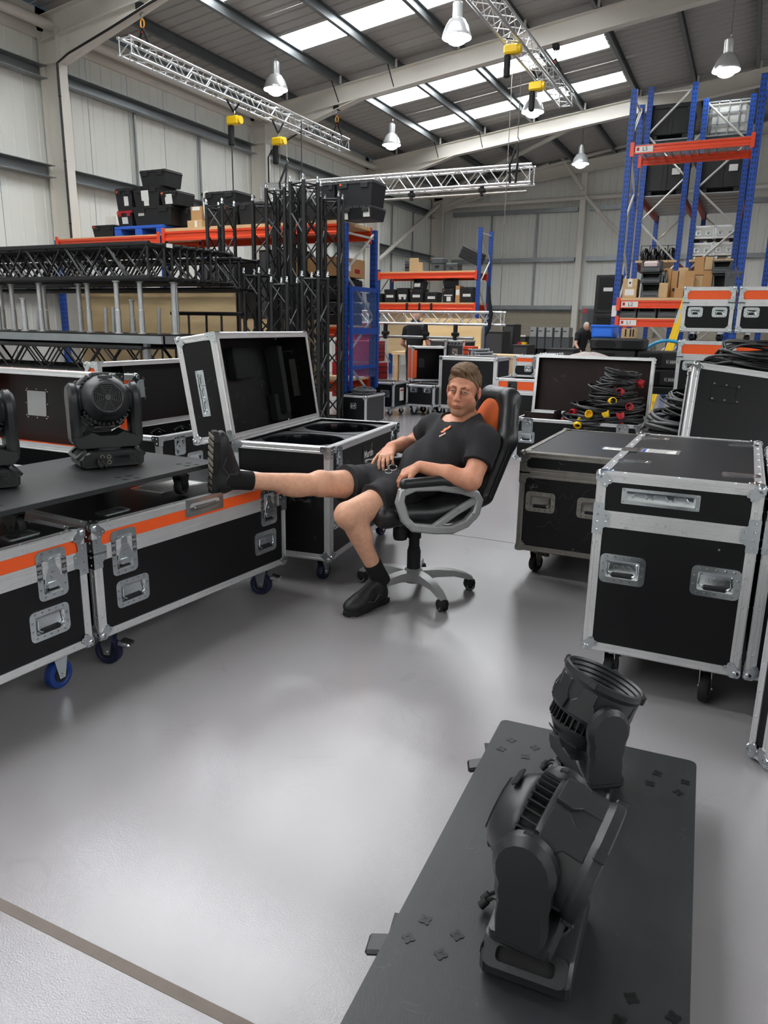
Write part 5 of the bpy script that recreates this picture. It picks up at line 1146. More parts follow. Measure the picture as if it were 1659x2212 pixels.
# ------------------------------------------------------------------ cables and the cases further back
def coil(name, label, c, r, loops, tr, seed, sy=1., tilt=0., rz=0., h=.07, plugs=(), m=None, group=None, tail=None, seg=22):
    """one cable wound into a coil; plugs: (mat, which end / angle, lift)"""
    rn = random.Random(seed); t = thing(name, label, 'cable', T=TR(c, rz, tilt), group=group); P = []
    for l in range(loops):
        dr, dz, px, py = rn.uniform(-.16, .1)*r, rn.uniform(0, h), rn.uniform(-.05, .05)*r*2, rn.uniform(-.05, .05)*r*2
        for k in range(seg):
            a = 2*math.pi*k/seg; rr_ = r+dr+.04*r*math.sin(3*a+l)
            P.append((px+rr_*math.cos(a), (py+rr_*math.sin(a))*sy, dz+.018*math.sin(2*a+l*1.3)+tr))
    S = [Vector(P[0])]
    for i in range(1, len(P)):                                         # soften the jump from loop to loop
        S.append(S[-1].lerp(Vector(P[i]), .62))
    if tail: S += [S[-1].lerp(Vector(tail), u) for u in (.4, .75, 1)]
    obj('cable', MB().tube(S, tr, 6), m or M['cable'], t, smooth=60)
    for pm, ang, lift, el in plugs:
        p = Vector((r*math.cos(R(ang)), r*math.sin(R(ang))*sy, lift)); T = Matrix.Translation(p) @ Euler((R(el), 0, R(ang-90+rn.uniform(-40, 40)))).to_matrix().to_4x4()
        b = obj('plug', cached(('plug', pm.name), lambda: MB().lathe([(0, -.05), (.020, -.05), (.024, -.03), (.026, .0), (.036, .004), (.036, .05), (.033, .055), (.029, .055), (.029, .02), (0, .02)], 12, TR((0, 0, 0), 0, -90)).mesh('plug', pm, 35)), None, t, T)
        obj('gland', cached('gland', lambda: MB().lathe([(0, -.085), (.012, -.085), (.019, -.075), (.019, -.05), (0, -.05)], 10, TR((0, 0, 0), 0, -90)).mesh('gland', M['paper'], 35)), None, b)
    return t
def multipin(par, p, el, rz):
    b = obj('multipin_plug', cached('mpin', lambda: MB().lathe([(.012, -.14), (.03, -.10), (.034, -.03), (.04, -.02), (.04, .045), (.035, .05), (.032, .04), (0, .04)], 14, TR((0, 0, 0), 0, -90)).mesh('multipin_plug', M['rubber'], 35)), None, par, TR(p, rz, el))
    obj('contact_face', cached('mpinf', lambda: MB().lathe([(0, .041), (.026, .041)], 12, TR((0, 0, 0), 0, -90)).mesh('contact_face', M['chrome_worn'])), None, b)
def open_case(name, label, x, y, rz, w, d, zb, zt, lh, ang=96, orange=False, inner=None, lidm=None, tm=None, handles=(), latches=(), rails=True, tw=.03, z0=0., plate=None, casters=True, base_top=False):
    t = thing(name, label, 'flight case', (x, y, z0), rz); lo, hi = (-w/2, -d/2, zb), (w/2, d/2, zt)
    shell(t, lo, hi, 'LRFBD', M['lam'], tm, None, None, tw, 'LRFBD', 'D', brackets='T', rivet=.16)
    for f, u, v in handles: handle(t, face_T(f, lo, hi, u, v))
    for f, u, v in latches: latch(t, face_T(f, lo, hi, u, v), None, False, .11, .13)
    l = group_empty('lid', t, T=Matrix.Translation((0, d/2, zt+.005)) @ Euler((R(-ang), 0, 0)).to_matrix().to_4x4() @ Matrix.Translation((0, -d/2, 0)))
    fm = {k: M['orange'] for k in 'LRFB'} if orange else {}
    if lidm: fm['T'] = lidm
    shell(l, (-w/2, -d/2, 0), (w/2, d/2, lh), 'LRFBT', M['lam'], tm, None, fm, tw, 'LRFBT', 'T', brackets='D')
    if lidm: obj('lining', MB().box((-w/2+.013, -d/2+.013, lh-.02), (w/2-.013, d/2-.013, lh-.0125)), lidm, l)
    if plate:
        u, v, pw, ph = plate; g = obj('label_window', MB().box((u-pw/2, v-ph/2, lh-.0165), (u+pw/2, v+ph/2, lh-.0125)), M['glass'], l); mb = MB()
        for i in range(3):
            for s in (-1, 1): dome(mb, (u+(i-1)*pw*.5, v+s*(ph/2+.012), lh-.0125), (0, 0, -1), .006); dome(mb, (u+s*(pw/2+.012), v+(i-1)*ph*.5, lh-.0125), (0, 0, -1), .006)
        obj('rivet', mb, M['chrome'], l)
    if casters:
        for sx in (-1, 1):
            for sy in (-1, 1): caster(t, sx*(w/2-.1), sy*(d/2-.085), zb-.002, 30)
    return t, l
def plainbox(name, label, cat, px0, px1, y0, y1, Y, d, z=None, m=None, parts=None):
    a, b, tp = at(px0, y1, Y), at(px1, y1, Y), at((px0+px1)/2, y0, Y); z = (a.z+b.z)/2 if z is None else z
    t = thing(name, label, cat, ((a.x+b.x)/2, Y+d/2, z)); w_, h = b.x-a.x, tp.z-z
    obj('body', MB().rbox((-w_/2, -d/2, 0), (w_/2, d/2, h), .008), m or M['plastic'], t); return t, w_, h
def back_cases():
    # open orange banded pair behind the wheeled board
    open_case('flight_case', 'open orange banded case whose lid stands behind the board, with a wide label window', -3.70, 2.78, 0, 1.24, .45, .16, .65, .17, 94, True, plate=(-.18, -.02, .16, .15))
    t, l = open_case('flight_case', 'open orange banded case with a small label window beside the tall open lid', -3.64, 4.25, 90, 1.1, .46, .16, .65, .12, 94, True, handles=(('F', .35, .45), ('L', .2, .5)), latches=(('F', .2, .57), ('F', .85, .57)), plate=(-.1, -.03, .13, .13))
    d = obj('divider', MB().box((-.33, -.2, 0), (-.318, .2, .1)), M['lam'], l)
    for i, (x, y) in enumerate(((-3.55, 3.85), (-3.52, 4.05), (-3.6, 4.3))):
        t = thing('hook_clamp', 'black hook clamp lying in the open banded case, %s from the camera' % ORD[i], 'clamp', (x, y, .60)); obj('jaw', MB().tube([(0, -.05, 0), (-.02, -.04, .05), (0, 0, .075), (.02, .04, .05), (0, .05, 0)], .012, 6), M['lens'], t, smooth=50); obj('bolt', MB().cyl((0, 0, -.02), (0, 0, .03), .012, 6), M['chrome_worn'], t)
    # red and yellow plug cables in the brown lidded case
    t, l = open_case('flight_case', 'long case with brown lined lid, heaped with red and yellow plug cables', -1.375, 7.03+.29, 0, 1.15, .58, .13, .54, .09, 97, False, lidm=M['lam_red'], handles=(('F', .11, .36),), latches=(('F', .115, .48), ('F', 1.0, .48)), tw=.026)
    obj('divider', MB().box((-.22, -.26, .3), (-.205, .0, .62)), M['lam_red'], t); obj('divider', MB().box((-.5, -.27, .5), (-.22, -.255, .60), TR((0, 0, 0), 0, 0)), M['lam_red'], t)
    RP, YP = M['redplug'], M['yellow']; G = 'coiled power cables in the brown lidded case'
    C = [((-1.27, 7.270, .46), .24, 9, .0085, 1.0, ((RP, 200, .06, 20), (YP, 250, .09, -30))), ((-1.02, 7.260, .46), .22, 9, .0085, 1., ((RP, 262, .12, 70), (YP, 228, .13, 60))), ((-1.20, 7.280, .56), .25, 9, .0085, .95, ((RP, 170, .05, 0), (YP, 215, .06, 30))), ((-1.05, 7.290, .62), .23, 9, .0085, .95, ((RP, 250, .06, 10),)), ((-1.12, 7.300, .70), .21, 9, .0085, .95, ((YP, 200, .05, 10), (RP, 330, .05, 20))), ((-1.08, 7.310, .78), .19, 9, .008, .95, ((RP, 195, .04, 10),)), ((-1.06, 7.320, .86), .17, 8, .008, .95, ((YP, 255, .06, 0), (RP, 235, .07, -10), (RP, 345, .0, 30)))]
    nm = ['lowest cable coil nearest the divider board, red and yellow plugs', 'lowest cable coil at the case end, plugs hanging over the edge', 'second layer cable coil with a red and a yellow plug', 'second layer cable coil with a single red plug', 'cable coil in the middle of the plug heap', 'cable coil just below the top of the plug heap', 'topmost cable coil of the heap, yellow plug across it']
    for i, (c, r, n, tr, sy, pl) in enumerate(C): coil('cable_coil', nm[i], c, r, n+9, tr*1.12, 11+i, sy, (4, -5, 6, -4, 5, -6, 8)[i], 20*i, .13, pl, None, G)
    # trunk of black signal cables
    open_t = thing('cable_trunk_case', 'open black trunk hidden under the tall heap of black cables', 'flight case', (.08, 5.5, 0)); lo, hi = (-.66, -.42, .14), (.66, .42, .6); shell(open_t, lo, hi, 'LRFBD', rivet=0, brackets='T', corners='D'); obj('packing', MB().box((-.64, -.4, .15), (.64, .4, .58)), M['foam'], open_t)
    for sx in (-1, 1):
        for sy in (-1, 1): caster(open_t, sx*.55, sy*.33, .138, 30)
    CC = [((-.30, 5.42, .60), .27, 8, .016, 'thick looped cable lying lowest at the trunk corner'), ((-.02, 5.38, .61), .25, 8, .014, 'thick cable coil behind the leaning lid, lowest layer'), ((-.27, 5.40, .70), .29, 9, .017, 'thickest cable coil bulging over the trunk edge'), ((-.24, 5.40, .82), .25, 16, .0075, 'thin multi loop cable coil with metal plugs'), ((-.03, 5.45, .84), .24, 16, .007, 'thin cable coil tucked behind the leaning lid'), ((-.16, 5.5, .96), .20, 10, .013, 'cable coil with a white tie in the upper heap'), ((.05, 5.5, 1.0), .24, 11, .012, 'cable coil across the upper heap'), ((-.04, 5.52, 1.10), .21, 11, .011, 'cable coil below the topmost one'), ((.10, 5.54, 1.18), .27, 12, .010, 'topmost wide cable coil with a pale plug')]
    for i, (c, r, n, tr, lb) in enumerate(CC):
        t = coil('cable_coil', 'black ' + lb, c, r, n, tr, 40+i, .95, (5, -6, 3, 8, -4, 10, -6, 6, -9)[i], 25*i, .13 if tr < .01 else .10, (), None, 'black cable coils on the trunk')
        if i == 2: multipin(t, (-.05, -.36, .13), 20, 200)
        if i == 0: multipin(t, (-.12, -.34, .02), -30, 190); multipin(t, (.2, -.3, .06), 0, 170)
        if i in (3, 8):
            for k in range(2): obj('metal_plug', MB().cyl((-.02+.09*k, -r-.02, .02-.05*k), (.0+.1*k, -r-.035, -.05-.03*k), .009, 8), M['chrome'], t, smooth=40)
        if i == 5: obj('cable_tie', MB().tube([(-.2, -.1, .0), (-.22, -.13, .06), (-.17, -.14, .12), (-.12, -.12, .15)], .008, 6), M['paper'], t)
        if i == 8: obj('pale_tail', MB().tube([(-.18, -.2, .12), (-.14, -.24, .07), (-.1, -.27, .0)], .007, 6), M['paper'], t)
    # loose lid leaning back against the trunk
    t = thing('case_lid', 'large black case lid leaning back against the cable trunk', 'case lid', T=TR((-.30, 4.36, .015), 14, -23, 7)); lo, hi = (0, 0, 0), (1.0, .13, 1.3); shell(t, lo, hi, 'LRFBTD', tw=.036)
    g = obj('recess_dish', MB().ring(rrect(.17, .12, .01), rrect(.12, .07, .01), 0, .003), M['lam'], t, face_T('F', lo, hi, .20, 1.14)); mb = MB()
    for x in (-.07, 0, .07):
        for y in (-.047, .047): dome(mb, (x, y, .003), (0, 0, 1), .0065)
    obj('rivet', mb, M['chrome'], g)
    # orange stack
    for i, (x0, z0, h, lid, lb) in enumerate(((-.61, 1.292, .40, .14, 'orange banded flight case standing on another, beside the ladder'), (-.13, 1.292, .40, .14, 'orange banded flight case on top of the stack at the frame border'))):
        case('flight_case', lb, x0+.22, 8.1, 0, .44, .6, h, .09, lid, True, handles=(('F', .115, .265), ('F', .325, .265)), hw=.13, ctype=90, tw=.03, rivet=.1, z0=z0)
    for i, (x0, lb) in enumerate(((-.60, 'lower orange banded flight case under the stacked pair, beside the speakers'), (-.12, 'lower orange banded flight case at the frame border'))):
        case('flight_case', lb, x0+.22, 8.1, 0, .46, .62, 1.14, .15, .15, True, handles=(('F', .12, 1.06), ('F', .34, 1.06)), hw=.13, ctype=90, tw=.03, rivet=.1)
    # loudspeaker rows behind the brown lid
    KL = ('upper', 'lower')
    for r_ in range(2):
        for k in range(2):
            x = -1.32+.48*k; z = .80+.185*(1-r_)-.0; t = thing('loudspeaker', 'black %s row loudspeaker cabinet, %s' % (KL[r_], ('nearer the brown lid', 'nearer the orange cases')[k]), 'loudspeaker', (x, 8.75, z)); obj('cabinet', MB().rbox((-.235, -.25, 0), (.235, .25, .18), .015), M['plastic'], t); obj('side_grille', MB().box((-.2, -.256, .03), (.02, -.249, .15)), M['lam'], t)
            p = obj('logo_plate', MB().box((.07, -.256, .05), (.19, -.25, .10)), M['lam_grey'], t); obj('lettering', text_mesh('klogo', 'K', .05, .0005, M['frame_grey']), None, p, Matrix(((1, 0, 0, .085), (0, 0, -1, -.258), (0, 1, 0, .075), (0, 0, 0, 1))))
            for q in range(4): obj('print_bar', MB().box((.11+.018*q, -.258, .06), (.122+.018*q, -.2565, .09)), M['frame_grey'], p)
    t = thing('speaker_dolly', 'black dolly under the loudspeaker rows', 'dolly', (-1.08, 8.75, 0)); obj('platform', MB().rbox((-.5, -.28, .72), (.5, .28, .798), .01), M['plastic'], t)
    for sx in (-1, 1):
        for sy in (-1, 1): obj('dolly_leg', MB().box((sx*.45-.03, sy*.24-.03, 0), (sx*.45+.03, sy*.24+.03, .72)), M['plastic'], t)
    t = thing('loudspeaker', 'long black loudspeaker lying on top of the speaker rows', 'loudspeaker', (-1.29, 8.75, 1.1655)); obj('cabinet', MB().rbox((-.29, -.25, 0), (.27, .25, .125), .02), M['plastic'], t); obj('side_panel', MB().prism([(-.24, .06), (-.2, .02), (-.05, .02), (-.01, .06), (-.05, .105), (-.2, .105)], 0, .006, Matrix(((1, 0, 0, 0), (0, 0, -1, -.25), (0, 1, 0, 0), (0, 0, 0, 1))), .002), M['lam'], t); obj('side_grille', MB().box((.05, -.256, .02), (.24, -.249, .105)), M['lam'], t)
    a = at(1274, 731, 8.6); b = at(1322, 731, 8.6); t = thing('plastic_bin', 'bright blue plastic crate on the long loudspeaker', 'crate', ((a.x+b.x)/2+.01, 8.78, 1.2915)); w_ = (b.x-a.x)/2; hh = at(1300, 703, 8.6).z-1.29
    obj('body', MB().rbox((-w_, -.16, 0), (w_, .16, hh), .012), M['bluebox'], t); obj('rim', MB().rbox((-w_-.012, -.172, hh-.02), (w_+.012, .172, hh+.005), .006), M['bluebox'], t); obj('panel', MB().box((-w_+.025, -.166, .02), (w_-.025, -.159, hh-.04)), mat('blue_panel', '#2a7af0', .4), t)
    t = carton_px('small printed carton on the long loudspeaker', 1341, 1372, 710, 731, 8.6, .18, 1.2915, m=M['card2'])
    for x in (-.03, .02, .05): obj('print', MB().box((x-.008, -.0915, .02), (x+.008, -.0905, .10)), M['ink'], t)
    t = thing('dust_sheet', 'crumpled pale patterned cloth behind the brown lid', 'cloth', (-1.52, 8.15, 1.10)); mb = MB(); rn = random.Random(4); n = 14
    vs = [((i/(n-1)-.5)*.42, (j/(n-1)-.5)*.3, .05*math.cos((i/(n-1)-.5)*math.pi)*math.cos((j/(n-1)-.5)*math.pi)+rn.uniform(-.008, .008)) for i in range(n) for j in range(n)]; mb.add(vs, [(i*n+j, (i+1)*n+j, (i+1)*n+j+1, i*n+j+1) for i in range(n-1) for j in range(n-1)])
    o = obj('fabric', mb, mat('patterned_cloth', '#b9aeab', .9, var=.5, vscale=40), t, smooth=60); md = o.modifiers.new('thick', 'SOLIDIFY'); md.thickness = .006
    obj('support_box', MB().box((-.2, -.13, -1.10), (.2, .13, .0)), M['plastic'], t)
    # tall closed case and orange pair beside the man
    case('flight_case', 'tall closed black flight case standing right behind the seated man', -3.9, 11.1+.35, 0, .94, .7, .80, .13, 0, False, tw=.05, ctype=60, rivet=.25)
    t, lo, hi = case('flight_case', 'orange banded flight case behind the chair back with a black latch', -2.5, 9.5+.32, 0, .86, .64, .61, .13, .17, True, tw=.03, ctype=60, latches=()); latch(t, face_T('F', lo, hi, .22, .62), M['lens'])
    t, lo, hi = case('flight_case', 'small orange banded flight case stacked behind the chair back', -2.62, 9.9, 0, .3, .4, .27, .02, .10, True, tw=.025, casters=False, rivet=.1, z0=.74); handle(t, face_T('F', lo, hi, .2, .13), None, None, .1, .07)
    t = thing('tool_case', 'small open case with hanging steel hooks on the orange case', 'tool case', (-2.33, 9.95, .742)); shell(t, (-.12, -.15, 0), (.12, .15, .32), 'LRBTD', tw=.02, rivet=0, inner=None); obj('back_lining', MB().box((-.1, .1, .02), (.1, .12, .3)), mat('navy_lining', '#1c2440', .6), t)
    for q in range(3): obj('steel_hook', MB().tube([(-.07+.06*q, .02, .28), (-.07+.06*q, .02, .16), (-.055+.06*q, .02, .14), (-.045+.06*q, .02, .16)], .006, 5), M['chrome'], t)
    t = thing('small_bin', 'small black bin on the orange case edge', 'bin', (-2.27, 9.62, .742)); obj('body', MB().rbox((-.13, -.1, 0), (.13, .1, .13), .01), M['plastic'], t); obj('rim', MB().rbox((-.135, -.105, .115), (.135, .105, .13), .004), M['plastic_grey'], t)
    # group by the mesh guard
    t = thing('monitor_case', 'small case with a plain grey panel at the feet of the upright trusses', 'flight case', (-4.92, 9.55, 0)); shell(t, (-.2, -.3, .02), (.2, .3, .42), 'LRFBTD', fm={'R': M['lam_grey']}, rivet=0, tw=.022); handle(t, face_T('F', (-.2, -.3, .02), (.2, .3, .42), .2, .28), None, None, .1, .1)
    for s in (-1, 1): obj('foot', MB().box((s*.15-.03, -.25, 0), (s*.15+.03, .25, .02)), M['rubber'], t)
    coil('cable_coil', 'grey cable coil lying on the grey panelled case', (-4.92, 9.55, .43), .17, 9, .008, 77, 1., 3, 0, .06, (), mat('grey_cable', '#55585a', .5))
    t, lo, hi = case('flight_case', 'black flight case with a red headed white label beside the toolbox', -5.35, 10.85, 0, .9, .6, .40, .12, 0, False, tw=.026, ctype=40, rivet=0, handles=(('F', .75, .35),)); q = face_T('R', lo, hi, .3, .33)
    obj('paper_label', MB().box((-.075, -.1, 0), (.075, .1, .004)), M['paper'], t, q); obj('label_head', MB().box((-.06, .05, .004), (.06, .075, .005)), M['redplug'], t, q)
    t = thing('tool_chest', 'red steel tool chest of two tiers with many drawers', 'tool chest', (-6.28, 12.1, 0))
    for z0, z1, w_, nd, nme in ((.12, .74, .46, 5, 'lower_chest'), (.76, 1.12, .40, 4, 'upper_chest')):
        b = obj(nme, MB().rbox((-w_, -.26, z0), (w_-.05, .26, z1), .008), M['red'], t)
        for k in range(nd):
            za, zb = z0+.04+(z1-z0-.08)*k/nd, z0+.04+(z1-z0-.08)*(k+1)/nd-.012; d_ = obj('drawer', MB().rbox((w_-.055, -.23, za), (w_-.035, .23, zb), .004), M['red'], b); obj('pull', MB().box((w_-.034, -.2, zb-.018), (w_-.026, .2, zb-.004)), M['lens'], b)
    for sx in (-1, 1):
        for sy in (-1, 1): caster(t, sx*.34, sy*.2, .12, 20)
    obj('push_handle', MB().rbox((.0, -.33, .66), (.3, -.26, .70), .015), M['rubber'], t); obj('raised_lid', MB().box((-.4, .22, 1.12), (.0, .26, 1.45)), M['red'], t)
    t, lo, hi = case('flight_case', 'low black flight case with two handles on swivel wheels', -4.6, 10.9+.28, 0, .48, .56, .33, .15, 0, False, tw=.03, ctype=45, rivet=.14, handles=(('F', .125, .41), ('F', .355, .41)), hw=.14)
    t = thing('flight_case', 'upright open flight case with orange edge bands, black inside', 'flight case', (-4.86, 11.75, .0), 32); shell(t, (-.28, -.22, .5), (.28, .22, 1.06), 'LRBTD', fm={'L': M['orange']}, inner=None, tw=.03, rivet=.12); obj('plinth', MB().box((-.26, -.2, .12), (.26, .2, .5)), M['plastic'], t); obj('inner_plate', MB().box((-.1, .205, .7), (.0, .21, .85)), M['lam_grey'], t)
    obj('orange_band', MB().box((-.27, -.235, .55), (-.2, -.222, 1.0)), M['orange'], t)
    for sx in (-1, 1):
        for sy in (-1, 1): caster(t, sx*.2, sy*.15, .12, 20)
    # workbench line behind the low truss
    for i, (a, b, y0, Y, lb, og) in enumerate(((926, 963, 733, 13.2, 'grey panelled case on the workbench line behind the man', False), (962, 1002, 735, 13.3, 'dark case with hanging hooks on the workbench line', False))):
        q, r_, tp = at(a, 770, Y), at(b, 770, Y), at(a, y0, Y); w_ = r_.x-q.x; t = thing('flight_case', lb, 'flight case', ((q.x+r_.x)/2, Y+.3, 0)); shell(t, (-w_/2, -.3, .14), (w_/2, .3, tp.z), 'LRFBTD', fm={'F': M['lam_grey']}, tw=.03, rivet=0)
        for sx in (-1, 1):
            for sy in (-1, 1): caster(t, sx*(w_/2-.08), sy*.2, .14, 20)
        handle(t, face_T('F', (-w_/2, -.3, .14), (w_/2, .3, tp.z), w_*.5, tp.z-.2), None, None, .12, .1)
        if i:
            for k in range(5): obj('carabiner', MB().tube([(-w_/2+.04+k*w_/5.5, -.32, tp.z-.02), (-w_/2+.02+k*w_/5.5, -.33, tp.z-.09), (-w_/2+.06+k*w_/5.5, -.33, tp.z-.09)], .008, 5, True), M['chrome'], t)
    t, w_, h = plainbox('tool_box', 'small orange toolbox on the workbench line', 'toolbox', 1000, 1023, 748, 766, 13.2, .25, None, mat('toolbox_orange', '#d8481f', .5)); t.location.z -= .0; obj('lid_band', MB().box((-w_/2-.003, -.128, h*.5), (w_/2+.003, .128, h*.6)), M['rubber'], t); obj('prop', MB().box((-w_/2, -.12, -t.location.z), (w_/2, .12, 0)), M['lam_grey'], t)
    for k in range(3):
        q = at(1030+k*8, 770, 13.0); t = thing('case_lid', 'dark case lid standing on edge by the orange toolbox, %s of three' % ORD[k], 'case lid', (q.x, 13.1, 0), 70); shell(t, (-.25, -.04, .02), (.25, .04, 1.0-.05*k), 'LRFBTD', tw=.025, rivet=0)
    t = thing('work_bench', 'plain workbench with clutter along the far aisle', 'bench', (-5.2, 14.2, 0)); obj('top', MB().box((-1.3, -.35, .82), (1.3, .35, .88)), M['ply'], t); obj('back_board', MB().box((-1.3, .33, .88), (.35, .36, 1.55)), M['ply'], t)
    for sx in (-1, 1):
        for sy in (-1, 1): obj('bench_leg', MB().box((sx*1.2-.04, sy*.3-.04, 0), (sx*1.2+.04, sy*.3+.04, .82)), M['wood'], t)
    # far aisle clutter
    for i, (a, b, y0, Y, lb) in enumerate(((1045, 1085, 715, 18, 'dark equipment cabinet in the far aisle beside the upright'), (1082, 1108, 700, 19, 'tall dark rack in the far aisle'), (1105, 1140, 744, 17, 'low dark case with coloured straps in the far aisle'), (1180, 1240, 752, 16, 'low dark trolley before the grey machines'))):
        q, r_, tp = at(a, 775, Y), at(b, 775, Y), at(a, y0, Y); w_ = r_.x-q.x; t = thing('equipment_case', lb, 'equipment case', ((q.x+r_.x)/2, Y+.3, 0)); obj('cabinet', MB().rbox((-w_/2, -.3, .05), (w_/2, .3, tp.z), .01), M['plastic'], t); obj('front_plate', MB().box((-w_/2+.04, -.306, .1), (w_/2-.04, -.299, tp.z-.06)), M['lam_grey'], t); obj('plinth', MB().box((-w_/2+.03, -.27, 0), (w_/2-.03, .27, .05)), M['rubber'], t)
    for k, (x, m_) in enumerate(((1120, M['redplug']), (1126, M['yellow']))):
        q = at(x, 748, 17.0); t = thing('strap_roll', '%s strap roll on the dark case in the far aisle' % ('red', 'yellow')[k], 'strap', (q.x, 17.2, q.z+.02)); obj('roll', MB().lathe([(.03, 0), (.08, 0), (.08, .07), (.03, .07)], 14), m_, t, smooth=40); obj('core', MB().cyl((0, 0, 0), (0, 0, .075), .03, 10), M['rubber'], t)
    # ladder
    a, b = Vector((-1.22, 11.0, .0)), Vector((-.80, 11.35, 1.95)); t = thing('step_ladder', 'yellow ladder leaning against the tall racking', 'ladder'); dx = Vector((.0, -.38, 0)); 
    for o_ in (Vector((0, 0, 0)), dx): obj('stile', MB().box((-.014, -.035, 0), (.014, .035, (b-a).length), frame_T(a+o_, b+o_, (0, 1, 0)) @ Matrix(((0, 0, 1, 0), (0, 1, 0, 0), (-1, 0, 0, 0), (0, 0, 0, 1)))), M['yellow'], t)
    for k in range(7):
        p = a.lerp(b, (k+.5)/7); obj('rung', MB().cyl(p, p+dx, .016, 8), M['yellow'], t)
    p = a.lerp(b, .8); obj('maker_label', MB().box((-.016, -.02, -.09), (.016, .02, .09), frame_T(p+dx, b+dx, (0, 1, 0)) @ Matrix(((0, 0, 1, 0), (0, 1, 0, -.018), (-1, 0, 0, 0), (0, 0, 0, 1)))), M['frame_grey'], t)
    t = thing('water_hose', 'bright blue hose loop behind the orange cases', 'hose', at(1440, 765, 9.2)); obj('hose', MB().tube([(.26*math.cos(R(k*15)), 0, .2*math.sin(R(k*15))-.05) for k in range(13)], .018, 8), mat('hose_blue', '#2f9fd0', .4), t, smooth=50); obj('coupling', MB().cyl((.26, 0, -.1), (.26, 0, -.04), .024, 8), M['chrome'], t)
back_cases()
